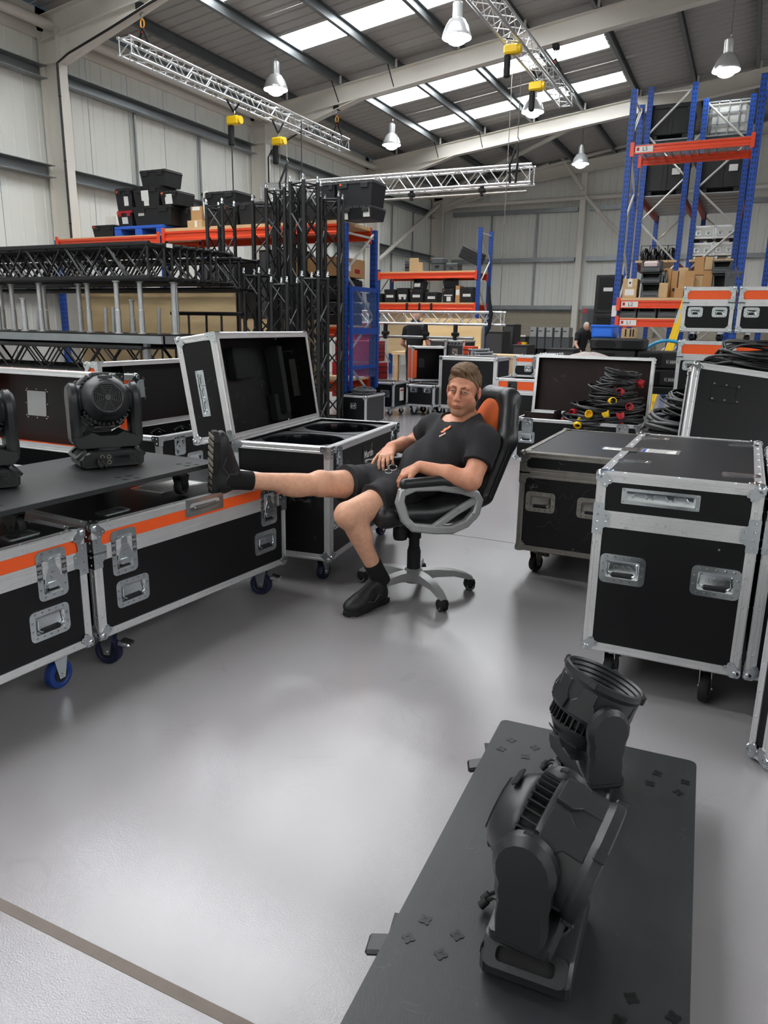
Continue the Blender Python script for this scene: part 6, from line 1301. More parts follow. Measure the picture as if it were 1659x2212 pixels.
# ------------------------------------------------------------------ soft shapes: distance fields turned into one smooth mesh
def field_mesh(name, prims, res, m, k=.02, cuts=(), wob=None, smooth=True, subs=()):
    """prims: ('c', p, q, r1, r2[, k]) tapered capsule, ('e', centre, radii, 3x3 or None[, k]) ellipsoid; cuts: (point, normal) keep the side the normal points to"""
    pad = .03; B = []
    for p in prims:
        if p[0] == 'c': a, b = np.array(p[1], float), np.array(p[2], float); r = max(p[3], p[4]); B.append((np.minimum(a, b)-r, np.maximum(a, b)+r))
        else: c = np.array(p[1], float); r = max(p[2]); B.append((c-r, c+r))
    lo = np.min([b[0] for b in B], 0)-pad; hi = np.max([b[1] for b in B], 0)+pad; n = np.ceil((hi-lo)/res).astype(int)+1
    G = np.full(n, .2, np.float32); ax = [(lo[i]+np.arange(n[i])*res).astype(np.float32) for i in range(3)]
    def window(b, e):
        a0 = np.clip(np.floor((b[0]-e-lo)/res).astype(int), 0, n); a1 = np.clip(np.ceil((b[1]+e-lo)/res).astype(int)+1, 0, n); return tuple(slice(a0[i], a1[i]) for i in range(3))
    def dist(p, X, Y, Z):
        if p[0] == 'c':
            a, b = np.array(p[1], np.float32), np.array(p[2], np.float32); d = b-a; L = float(d @ d)+1e-9
            t = np.clip(((X-a[0])*d[0]+(Y-a[1])*d[1]+(Z-a[2])*d[2])/L, 0, 1)
            return np.sqrt((X-a[0]-t*d[0])**2+(Y-a[1]-t*d[1])**2+(Z-a[2]-t*d[2])**2)-(p[3]+(p[4]-p[3])*t)
        c, r = p[1], p[2]; U = [X-c[0], Y-c[1], Z-c[2]]
        if p[3] is not None:
            Q = p[3]; U = [U[0]*Q[0][i]+U[1]*Q[1][i]+U[2]*Q[2][i] for i in range(3)]
        k0 = np.sqrt((U[0]/r[0])**2+(U[1]/r[1])**2+(U[2]/r[2])**2); k1 = np.sqrt((U[0]/r[0]**2)**2+(U[1]/r[1]**2)**2+(U[2]/r[2]**2)**2)
        return k0*(k0-1)/np.maximum(k1, 1e-6)
    for p, b in zip(prims, B):
        kk = p[5] if p[0] == 'c' and len(p) > 5 else p[4] if p[0] == 'e' and len(p) > 4 else k
        w_ = window(b, .05); X, Y, Z = ax[0][w_[0]][:, None, None], ax[1][w_[1]][None, :, None], ax[2][w_[2]][None, None, :]
        d = dist(p, X, Y, Z).astype(np.float32); g = G[w_]; h = np.clip(.5+.5*(g-d)/kk, 0, 1); G[w_] = g*(1-h)+d*h-kk*h*(1-h)
    for p in subs:
        a = np.array(p[1]); r = max(p[2]) if p[0] == 'e' else max(p[3], p[4]); b = (np.minimum(a, a if p[0] == 'e' else np.array(p[2]))-r, np.maximum(a, a if p[0] == 'e' else np.array(p[2]))+r)
        w_ = window(b, .03); X, Y, Z = ax[0][w_[0]][:, None, None], ax[1][w_[1]][None, :, None], ax[2][w_[2]][None, None, :]; d = -dist(p, X, Y, Z).astype(np.float32); g = G[w_]; kk = .008
        h = np.clip(.5-.5*(g-d)/kk, 0, 1); G[w_] = g*(1-h)+d*h+kk*h*(1-h)
    if wob is not None or cuts:
        X, Y, Z = ax[0][:, None, None], ax[1][None, :, None], ax[2][None, None, :]
        if wob is not None: G = G+wob(X, Y, Z).astype(np.float32)
        for c in cuts:
            (px_, py_, pz_), nn = c[0], np.array(c[1], float)/np.linalg.norm(c[1]); pl = -((X-px_)*nn[0]+(Y-py_)*nn[1]+(Z-pz_)*nn[2])
            if len(c) > 2: pl = np.where((X-px_)**2+(Y-py_)**2+(Z-pz_)**2 < c[2]**2, pl, -1.)
            G = np.maximum(G, pl.astype(np.float32))
    S = G < 0; nx, ny, nz = n
    acc = np.zeros((nx-1, ny-1, nz-1), np.uint8)
    for i in (0, 1):
        for j in (0, 1):
            for l in (0, 1): acc += S[i:nx-1+i, j:ny-1+j, l:nz-1+l]
    cells = np.argwhere((acc > 0) & (acc < 8)); idx = np.full(acc.shape, -1, np.int32); idx[tuple(cells.T)] = np.arange(len(cells)); del acc
    P = np.zeros((len(cells), 3)); cnt = np.zeros(len(cells)); cor = [(i, j, l) for i in (0, 1) for j in (0, 1) for l in (0, 1)]
    val = {c: G[cells[:, 0]+c[0], cells[:, 1]+c[1], cells[:, 2]+c[2]] for c in cor}
    for c in cor:
        for a in range(3):
            if c[a]: continue
            e = list(c); e[a] = 1; e = tuple(e); va, vb = val[c], val[e]; mk = (va < 0) != (vb < 0); t = np.where(mk, va/np.where(mk, va-vb, 1), 0); q = np.array(c, float)[None].repeat(len(cells), 0); q[:, a] = t; P[mk] += q[mk]; cnt[mk] += 1
    V = lo+(cells+P/np.maximum(cnt, 1)[:, None])*res; F = []
    for a in range(3):
        u, v = (a+1) % 3, (a+2) % 3; s0 = [slice(None)]*3; s1 = [slice(None)]*3; s0[a] = slice(0, -1); s1[a] = slice(1, None); A, Bb = S[tuple(s0)], S[tuple(s1)]
        e = np.argwhere(A != Bb); e = e[(e[:, u] > 0) & (e[:, v] > 0) & (e[:, u] < n[u]-1) & (e[:, v] < n[v]-1)]; ins = A[tuple(e.T)]
        def cell(du, dv):
            c = e.copy(); c[:, u] -= du; c[:, v] -= dv; return idx[tuple(c.T)]
        q = np.stack([cell(1, 1), cell(0, 1), cell(0, 0), cell(1, 0)], 1); q[~ins] = q[~ins][:, ::-1]; F.append(q)
    F = np.concatenate(F); F = F[(F >= 0).all(1)]
    me = bpy.data.meshes.new(name); me.vertices.add(len(V)); me.vertices.foreach_set('co', V.astype(np.float32).ravel()); me.loops.add(len(F)*4); me.loops.foreach_set('vertex_index', F.astype(np.int32).ravel())
    me.polygons.add(len(F)); me.polygons.foreach_set('loop_start', (np.arange(len(F))*4).astype(np.int32)); me.update(calc_edges=True); me.validate()
    if smooth: me.polygons.foreach_set('use_smooth', [True]*len(me.polygons))
    if m: me.materials.append(m)
    return me
def camT(loc):
    return TR(loc, math.degrees(YAW))
def cpt(px, py, yc):
    """photo position at forward distance yc, in axes: x sideways, y forward, z up, from below the camera"""
    cp, sp, cr, sr = math.cos(PITCH), math.sin(PITCH), math.cos(ROLL), math.sin(ROLL); u, v = (px-829.5)/F_PX, (py-1106)/F_PX; x, yd = cr*u+sr*v, -sr*u+cr*v
    r = np.array([x, cp-yd*sp, -sp-yd*cp]); return np.array([0, 0, EYE])+r*yc/r[1]
# ------------------------------------------------------------------ the seated man
def skin_material():
    m = mat('skin', '#d29a7d', .5, spec=.4); nt = m.node_tree; N, L = nt.nodes, nt.links; b = N['Principled BSDF']; b.inputs['Subsurface Weight'].default_value = .12; b.inputs['Subsurface Radius'].default_value = (.01, .004, .002)
    a = N.new('ShaderNodeVertexColor'); a.layer_name = 'tone'; n = N.new('ShaderNodeTexNoise'); n.inputs['Scale'].default_value = 45; n.inputs['Detail'].default_value = 4; tc = N.new('ShaderNodeTexCoord'); L.new(tc.outputs['Object'], n.inputs[0])
    mr = N.new('ShaderNodeMapRange'); mr.inputs[1].default_value = .3; mr.inputs[2].default_value = .7; mr.inputs[3].default_value = .9; mr.inputs[4].default_value = 1.08; L.new(n.outputs[0], mr.inputs[0])
    mx = N.new('ShaderNodeMix'); mx.data_type = 'RGBA'; mx.blend_type = 'MULTIPLY'; mx.inputs[0].default_value = 1; L.new(a.outputs[0], mx.inputs[6]); L.new(mr.outputs[0], mx.inputs[7]); L.new(mx.outputs[2], b.inputs['Base Color'])
    bp = N.new('ShaderNodeBump'); bp.inputs['Strength'].default_value = .12; bp.inputs['Distance'].default_value = .004; L.new(n.outputs[0], bp.inputs['Height']); L.new(bp.outputs[0], b.inputs['Normal']); return m
M['skin'] = skin_material()
M['hair'] = mat('brown_hair', '#6e563d', .6, var=.5, vscale=70, stretch=(1, 1, .35), bump=.9, bscale=90)
def tone(me, fn):
    n = len(me.vertices); co = np.empty(n*3, np.float32); me.vertices.foreach_get('co', co); c = fn(co.reshape(n, 3)); a = me.color_attributes.new('tone', 'FLOAT_COLOR', 'POINT'); a.data.foreach_set('color', np.concatenate([c, np.ones((n, 1))], 1).astype(np.float32).ravel())
def lookrot(fwd, up):
    """3x3 whose columns are the local x (the figure's left), y (backwards) and z (up) axes"""
    f = np.array(fwd, float); f /= np.linalg.norm(f); u = np.array(up, float); u -= f*(u @ f); u /= np.linalg.norm(u); return np.stack([np.cross(-f, u)*-1 if False else np.cross(u, f)*-1*-1, -f, u], 1)
def hand_prims(w_, d, nrm, sc=1., curl=(20, 35, 25), spread=7, thumb=1, thumb_curl=.35):
    """wrist point, direction of the palm, normal of its back; thumb +1 / -1 for the side it leaves from"""
    w_, d, nrm = [np.array(v, float) for v in (w_, d, nrm)]; d /= np.linalg.norm(d); nrm -= d*(nrm @ d); nrm /= np.linalg.norm(nrm); s = np.cross(d, nrm)*thumb; P = []
    def rot(v, axis, deg):
        a = R(deg); return v*math.cos(a)+np.cross(axis, v)*math.sin(a)+axis*(axis @ v)*(1-math.cos(a))
    kn = []
    for i, off in enumerate((.030, .010, -.011, -.030)):
        k_ = w_+d*(.088-.006*abs(i-1.2))*sc+s*off*sc+nrm*.004; kn.append(k_); P.append(('c', w_+s*off*.55*sc, k_, .017*sc, .0125*sc, .012))
    for i, (k_, L) in enumerate(zip(kn, (.072, .080, .075, .058))):
        q = np.cross(nrm, s)*0+d; q = rot(q, nrm, (1.2-i)*spread*thumb*-1); p = k_; axis = np.cross(nrm, q); axis = axis/np.linalg.norm(axis)
        for seg, cu, r_ in ((.46, curl[0]*(1+.12*i), .0095), (.30, curl[1]*(1+.1*i), .0085), (.24, curl[2], .0078)):
            q = rot(q, axis, cu); e = p+q*L*seg*sc; P.append(('c', p, e, r_*sc, r_*.93*sc, .004)); p = e
    b = w_+s*.028*sc+d*.022*sc; q = rot(d, nrm, -42*thumb)-nrm*thumb_curl; q /= np.linalg.norm(q); e1 = b+q*.040*sc; q2 = q*.8+d*.45-nrm*.15; q2 /= np.linalg.norm(q2); e2 = e1+q2*.034*sc; q3 = q2+d*.4-nrm*.2; q3 /= np.linalg.norm(q3)
    P += [('c', b, e1, .016*sc, .0115*sc, .012), ('c', e1, e2, .0112*sc, .0098*sc, .004), ('c', e2, e2+q3*.026*sc, .0098*sc, .0085*sc, .004)]; return P
def shoe(parent, name, o, fwd, up, sc=1.):
    """shoe with its heel at o, sole plane through o"""
    f, u = np.array(fwd, float), np.array(up, float); f /= np.linalg.norm(f); u -= f*(u @ f); u /= np.linalg.norm(u); s = np.cross(u, f)
    def p(a, b, c): return np.array(o)+(f*a+s*b+u*c)*sc
    Q = np.stack([f, s, u], 1)
    pr = [('e', p(.215, 0, .042), (.078*sc, .050*sc, .042*sc), Q), ('e', p(.14, 0, .05), (.10*sc, .047*sc, .048*sc), Q), ('e', p(.045, 0, .055), (.062*sc, .040*sc, .058*sc), Q), ('c', p(.05, 0, .06), p(.048, 0, .105), .045*sc, .044*sc, .02), ('c', p(.19, 0, .07), p(.085, 0, .115), .03*sc, .03*sc, .02)]
    sh = obj(name, field_mesh(name, pr, .0045, M['shoe'], .03, ((p(0, 0, .018), u),)), None, parent)
    out = [(-.012, -.03), (.02, -.038), (.09, -.036), (.17, -.05), (.25, -.045), (.292, -.015), (.292, .015), (.25, .047), (.17, .05), (.09, .036), (.02, .038), (-.012, .03)]
    T = Matrix(((*[f[0], s[0], u[0]], o[0]), (*[f[1], s[1], u[1]], o[1]), (*[f[2], s[2], u[2]], o[2]), (0, 0, 0, 1))) @ Matrix.Diagonal((sc, sc, sc, 1))
    obj('sole', MB().prism(out, 0, .030, T, .005), M['rubber'], sh)
    mb = MB()
    for k in range(9): mb.rbox((.01+k*.031, -.034 if k < 3 else -.044, -.004), (.028+k*.031, .034 if k < 3 else .044, .002), .002, T)
    obj('tread', mb, M['sole'], sh)
    for k in range(4):
        x = .10+.024*k; z = .118-.013*k; obj('lace', MB().tube([T @ Vector((x, -.034, z-.018)), T @ Vector((x+.004, 0, z+.012)), T @ Vector((x, .034, z-.018))], .0035, 5), M['sock'], sh)
    for sy in (-1, 1): obj('side_stripe', MB().tube([T @ Vector((.03, sy*.041, .05)), T @ Vector((.09, sy*.047, .075)), T @ Vector((.13, sy*.049, .045)), T @ Vector((.18, sy*.052, .06))], .003, 5), mat('shoe_grey', '#3a3b3f', .5), sh)
    return sh
def man():
    O = Vector((-1.47, 3.46, 0)); Oc = np.array([O.x*math.cos(YAW)+O.y*math.sin(YAW), -O.x*math.sin(YAW)+O.y*math.cos(YAW), 0])
    t = thing('person', 'man in black shirt and shorts reclining in the office chair, one leg up', 'person', T=camT(O)); J = {}
    for n_, px, py, yc in (('hipL', 872, 1062, 3.68), ('hipR', 822, 1046, 3.88), ('kneeL', 752, 1112, 3.42), ('ankL', 815, 1238, 3.545), ('kneeR', 692, 1046, 3.56), ('ankR', 512, 1037, 3.37), ('belly', 918, 1016, 3.74), ('chest', 975, 965, 3.78), ('nb', 1012, 912, 3.84), ('shL', 1050, 955, 3.62), ('shR', 932, 925, 3.98), ('elL', 1018, 1038, 3.50), ('wrL', 908, 1008, 3.56), ('elR', 893, 958, 4.08), ('wrR', 845, 966, 3.82), ('head', 1001, 842, 3.80)): J[n_] = cpt(px, py, yc)-Oc
    hf, hu = np.array([-.36, -.93, -.06]), np.array([.13, .06, 1.]); Q = lookrot(hf, hu); hc = J['head']
    S = 1.03
    def H(x, y, z): return hc+Q @ np.array([x, y, z])*S
    lat = J['shL']-J['shR']; lat /= np.linalg.norm(lat)
    # body
    mid = (J['hipL']+J['hipR'])/2; sp = J['nb']-mid; sp /= np.linalg.norm(sp); frt = np.cross(sp, lat); frt = frt if frt[1] < 0 else -frt; TQ = np.stack([lat, -frt, sp], 1)
    torso = [('e', mid+np.array([0, 0, .0]), (.165, .12, .12), TQ, .05), ('e', J['belly']+frt*.015, (.140, .100, .135), TQ, .05), ('e', J['chest'], (.160, .108, .15), TQ, .05), ('c', J['shL']-lat*.03, J['shR']+lat*.03, .068, .068, .05), ('c', J['nb']+sp*.0, J['shL']-lat*.03+np.array([0, 0, .01]), .055, .05, .03), ('c', J['nb'], J['shR']+lat*.03+np.array([0, 0, .01]), .055, .05, .03)]
    arms = [('c', J['shL'], J['elL'], .057, .048), ('c', J['elL'], J['elL']*.55+J['wrL']*.45, .047, .044), ('c', J['elL']*.55+J['wrL']*.45, J['wrL'], .044, .029), ('c', J['shR'], J['elR'], .056, .047), ('c', J['elR'], J['elR']*.55+J['wrR']*.45, .046, .043), ('c', J['elR']*.55+J['wrR']*.45, J['wrR'], .043, .029)]
    def lerp(a, b, u): return J[a]*(1-u)+J[b]*u
    dn = np.array([0, 0, -1.]); legs = []
    for sd in 'LR':
        h, k_, a = 'hip'+sd, 'knee'+sd, 'ank'+sd; shin = J[a]-J[k_]; shin /= np.linalg.norm(shin); th = J[k_]-J[h]; th /= np.linalg.norm(th)
        back = np.cross(shin, np.cross(shin, (frt if sd == 'L' else np.array([0, -.25, 1.])))); back /= np.linalg.norm(back)
        legs += [('c', J[h], J[k_], .092, .062, .03), ('e', J[k_]-back*.008, (.058, .058, .062), None, .02), ('c', J[k_], J[a], .052, .037, .02), ('e', lerp(k_, a, .3)+back*.022, (.05, .05, .095), np.stack([np.cross(shin, back), back, shin], 1), .03)]
    neck = [('c', H(0, .018, -.055), J['nb']+sp*-.02, .055, .062, .03)]
    head = [('e', H(0, .015, .036), (.080, .098, .088), Q, .012), ('e', H(0, -.026, -.046), (.065, .065, .075), Q, .02), ('e', H(0, -.064, -.104), (.034, .023, .022), Q, .02), ('e', H(.048, -.004, -.066), (.024, .036, .030), Q, .02), ('e', H(-.048, -.004, -.066), (.024, .036, .030), Q, .02), ('e', H(.040, -.060, -.026), (.022, .022, .022), Q, .015), ('e', H(-.040, -.060, -.026), (.022, .022, .022), Q, .015),
            ('c', H(-.040, -.074, .021), H(.040, -.074, .021), .0135, .0135, .010), ('c', H(0, -.086, .014), H(0, -.111, -.030), .0085, .0125, .008), ('e', H(.012, -.1, -.035), (.008, .010, .007), Q, .006), ('e', H(-.012, -.1, -.035), (.008, .010, .007), Q, .006),
            ('c', H(-.021, -.084, -.064), H(0, -.094, -.0615), .0055, .0062, .005), ('c', H(0, -.094, -.0615), H(.021, -.084, -.064), .0062, .0055, .005), ('c', H(-.018, -.084, -.073), H(.018, -.084, -.073), .0065, .0065, .005), ('e', H(0, -.088, -.073), (.014, .009, .006), Q, .005),
            ('e', H(.079, .014, -.010), (.009, .019, .031), Q, .006), ('e', H(-.079, .014, -.010), (.009, .019, .031), Q, .006)]
    subs = [('e', H(.031, -.099, .003), (.017, .016, .0115), Q), ('e', H(-.031, -.099, .003), (.017, .016, .0115), Q), ('e', H(.085, .008, -.008), (.005, .008, .014), Q)]
    hands = hand_prims(J['wrL']+np.array([-.012, 0, -.002]), (-.78, .10, -.46), (-.38, -.22, .88), .98, (24, 26, 18), 6, -1, .25) + hand_prims(J['wrR']+np.array([-.004, -.012, -.004]), (-.22, -.80, -.34), (-.25, -.40, .88), .98, (18, 30, 20), 5, 1, .2)
    me = field_mesh('body', torso+arms+legs+neck+head+hands, .0038, M['skin'], .02, (), None, True, subs)
    lipc = H(0, -.094, -.067); skin = np.array(lin('#cc8f72')); pink = np.array(lin('#c9786a')); tan = np.array(lin('#d59a78')); stub = np.array(lin('#8d6a50')); leg = np.array(lin('#d3a083'))
    def shade(co):
        c = np.tile(skin, (len(co), 1)); h = (co-hc) @ Q
        face = np.linalg.norm(h-np.array([0, 0, -.02]), axis=1) < .17
        s = np.clip((-.052-h[:, 2]+.35*np.clip(.03-np.abs(h[:, 0]), -1, 0)*-1)/.02, 0, 1)*np.clip((.022-h[:, 1])/.02, 0, 1)*np.clip((h[:, 2]+.14)/.02, 0, 1)*face; c = c*(1-.62*s[:, None])+stub*.62*s[:, None]
        tp = np.clip((h[:, 2]-(-.02))/.02, 0, 1)*np.clip((h[:, 1]+.035)/.02, 0, 1)*np.clip((np.abs(h[:, 0])-.055)/.01, 0, 1)*face*np.clip((.10-h[:, 2])/.02, 0, 1)*(np.abs(h[:, 0]) < .083); c = c*(1-.6*tp[:, None])+stub*.6*tp[:, None]
        rd = np.exp(-(((np.abs(h[:, 0])-.038)/.02)**2+((h[:, 1]+.07)/.03)**2+((h[:, 2]+.03)/.02)**2))*.45+np.exp(-((h[:, 0]/.015)**2+((h[:, 2]+.03)/.015)**2+((h[:, 1]+.11)/.02)**2))*.5+np.exp(-(((np.abs(h[:, 0])-.083)/.012)**2+((h[:, 2]+.01)/.035)**2))*.6*face; rd = np.clip(rd, 0, .7)[:, None]; c = c*(1-rd)+pink*rd
        lp = np.exp(-((h[:, 0]/.02)**4+((h[:, 2]+.0685)/.0085)**4))*(h[:, 1] < -.07); c = c*(1-.75*lp[:, None])+pink*.95*.75*lp[:, None]
        lg = (co[:, 2] < .75) & (co[:, 0] < -.12); c[lg] = leg
        return c
    tone(me, shade); obj('body', me, None, t)
    # face details
    for s_ in (-1, 1):
        e = obj('eye', MB().lathe([(0, -.0118)]+[(.0118*math.cos(R(a)), .0118*math.sin(R(a))) for a in range(-70, 90, 20)]+[(0, .0118)], 14, Matrix.Translation(H(s_*.031, -.0785, .003))), mat('eye_white', '#b9b0a8', .25), t, smooth=60)
        d_ = np.array([-.36, -.93, 0]); g = H(s_*.031, -.0785, .003); gz = np.array([-.05, -1, .12]); gz /= np.linalg.norm(gz)
        obj('iris', MB().cyl(g+gz*.0085, g+gz*.0122, .0058, 12, .0046), mat('iris_brown', '#2c2018', .15), e)
        obj('brow', MB().tube([H(s_*.014, -.0895, .021), H(s_*.028, -.0885, .0255), H(s_*.045, -.077, .022)], .0036, 6), mat('brow_brown', '#6a4f38', .8, bump=.5, bscale=200), t)
        obj('eyelid', MB().tube([H(s_*.017, -.0855, .0065), H(s_*.031, -.0905, .0095), H(s_*.046, -.080, .0045)], .0040, 6), mat('eyelid', '#b5806a', .5), t, smooth=60)
        obj('eyelid', MB().tube([H(s_*.018, -.0855, -.001), H(s_*.031, -.0895, -.004), H(s_*.045, -.079, -.0005)], .0034, 6), mat('eyelid', '#b5806a', .5), t, smooth=60)
    obj('lip_line', MB().tube([H(-.021, -.0885, -.0685), H(0, -.0985, -.0672), H(.021, -.0885, -.070)], .0014, 5), mat('lip_line', '#6e3c33', .6), t)
    rn = np.random.RandomState(2)
    def hw(X, Y, Z): return .0022*np.sin(X*420+Z*190+Y*60)*np.sin(Y*230+Z*110)+.0022*np.sin(X*170+Y*150+Z*240)
    n1 = Q @ np.array([0, .69, .725])
    hp = H(0, -.075, .070)
    obj('hair', field_mesh('hair', [('e', H(0, .017, .038), (.0825, .1015, .0905), Q), ('e', H(.0, -.012, .100), (.060, .075, .036), Q, .02), ('e', H(-.015, -.058, .098), (.045, .026, .022), Q, .015)], .004, M['hair'], .02, ((hp, n1), (H(0, 0, -.03), Q[:, 2])), hw), None, t)
    # shirt
    up_ = [tuple([p[0], p[1], tuple(x+.013 for x in p[2]), p[3], p[4]]) if p[0] == 'e' else ('c', p[1], p[2], p[3]+.012, p[4]+.012, .03) for p in torso[1:]]
    slv = [('c', J['shL'], lerp('shL', 'elL', .60), .073, .073, .03), ('c', J['shR'], lerp('shR', 'elR', .5), .070, .070, .03)]
    ax_ = np.array([J['nb'][0], J['nb'][1], J['nb'][2]])
    dl, dr = J['elL']-J['shL'], J['elR']-J['shR']
    def fold(X, Y, Z): 
        a = X*sp[0]+Y*sp[1]+Z*sp[2]; b = X*lat[0]+Y*lat[1]+Z*lat[2]; return .0035*np.sin(a*70+np.sin(b*18)*1.6)*np.clip((.38-a+float(mid @ sp))*3, .25, 1)+.0025*np.sin(b*52+a*35)
    SHIRT = obj('t_shirt', field_mesh('t_shirt', up_+slv, .005, M['cloth'], .04, ((mid+sp*.02, sp, .35), (lerp('shL', 'elL', .58), -dl, .098), (lerp('shR', 'elR', .48), -dr, .095), (H(0, .02, -.152), -(H(0, 0, 0)-J['nb']), .10)), fold), None, t)
    cam = Vector((0, 0, EYE))-Vector(Oc); ok, em, ez, _ = SHIRT.ray_cast(cam, (Vector(cpt(964, 928, 3.5)-Oc)-cam).normalized())
    ez = np.array(ez); em = np.array(em)+ez*.002; ex = np.array([.90, 0, .42]); ex = ex-ez*(ex @ ez); ex /= np.linalg.norm(ex); ey = np.cross(ez, ex)
    ET = Matrix(((ex[0], ey[0], ez[0], em[0]), (ex[1], ey[1], ez[1], em[1]), (ex[2], ey[2], ez[2], em[2]), (0, 0, 0, 1)))
    e = obj('chest_emblem', MB().prism([(-.028, -.008), (-.02, -.012), (.004, -.006), (.018, -.008), (.03, .002), (.026, .010), (.01, .006), (-.006, .012), (-.016, .004), (-.03, .004)], 0, .002), mat('emblem_orange', '#e3875c', .7), t, ET)
    obj('lettering', text_mesh('shirtword', 'zool', .021, .0006, mat('emblem_pale', '#efc8bb', .7), bold=.0006), None, e, TR((-.028, -.024, .0008), -4))
    # shorts
    sh = [('e', mid+np.array([0, 0, .0]), (.185, .137, .135), TQ, .05), ('c', J['hipL'], lerp('hipL', 'kneeL', .62), .108, .100, .04), ('c', J['hipR'], lerp('hipR', 'kneeR', .68), .107, .098, .04)]
    def fold2(X, Y, Z): return .004*np.sin(X*60+Y*38+Z*20)*np.sin(Y*33-Z*45+1)
    obj('shorts', field_mesh('shorts', sh, .005, M['shorts'], .04, ((lerp('hipL', 'kneeL', .56), J['hipL']-J['kneeL'], .15), (lerp('hipR', 'kneeR', .63), J['hipR']-J['kneeR'], .15), (mid+sp*.15, -sp, .3)), fold2), None, t)
    w0 = mid+sp*.11+frt*.155; l_ = obj('drawcord', MB().tube([w0-lat*.05, w0+frt*.01, w0+lat*.03-sp*.03, w0+lat*.05-sp*.07], .003, 5), M['sock'], t, smooth=50)
    k0 = cpt(848, 1010, 3.62)-Oc; kr = obj('key_ring', MB().tube([k0+np.array([.022*math.cos(R(a)), 0, .014*math.sin(R(a))]) for a in range(0, 360, 30)], .0028, 5, True), M['chrome'], t, smooth=50)
    obj('carabiner', MB().tube([k0+np.array([-.02+.018*math.cos(R(a)), -.005, -.018+.010*math.sin(R(a))]) for a in range(0, 360, 30)], .0028, 5, True), M['chrome'], t, smooth=50)
    # socks and shoes
    for sd in 'LR':
        k_, a = J['knee'+sd], J['ank'+sd]; d = a-k_; d /= np.linalg.norm(d); mb = MB(); mb.tube([a-d*.075, a-d*.07, a-d*.03, a+d*.02, a+d*.06], .047, 14, r_at=lambda u: (.043, .046, .046, .047, .048)[int(round(u*4))]); obj('sock', mb, M['sock'], t, smooth=60)
    aL = J['ankL']; fL = np.array([-.66, -.75, 0.]); fL /= np.linalg.norm(fL); o = aL-fL*.055; o = np.array([o[0], o[1], .0045])
    shoe(t, 'shoe', o, fL, (0, 0, 1), .98)
    aR = J['ankR']; shR = J['ankR']-J['kneeR']; shR /= np.linalg.norm(shR); uR = -shR*np.array([1, 1, .3]); uR /= np.linalg.norm(uR); fR = np.array([.06, -.12, 1.]); 
    fR = fR-uR*(fR @ uR); fR /= np.linalg.norm(fR); o = aR-uR*.125-fR*.058; o[2] = max(o[2], .633)
    shoe(t, 'shoe', o, fR, uR, .98)
    return t, J, O
MAN, MJ, MO = man()
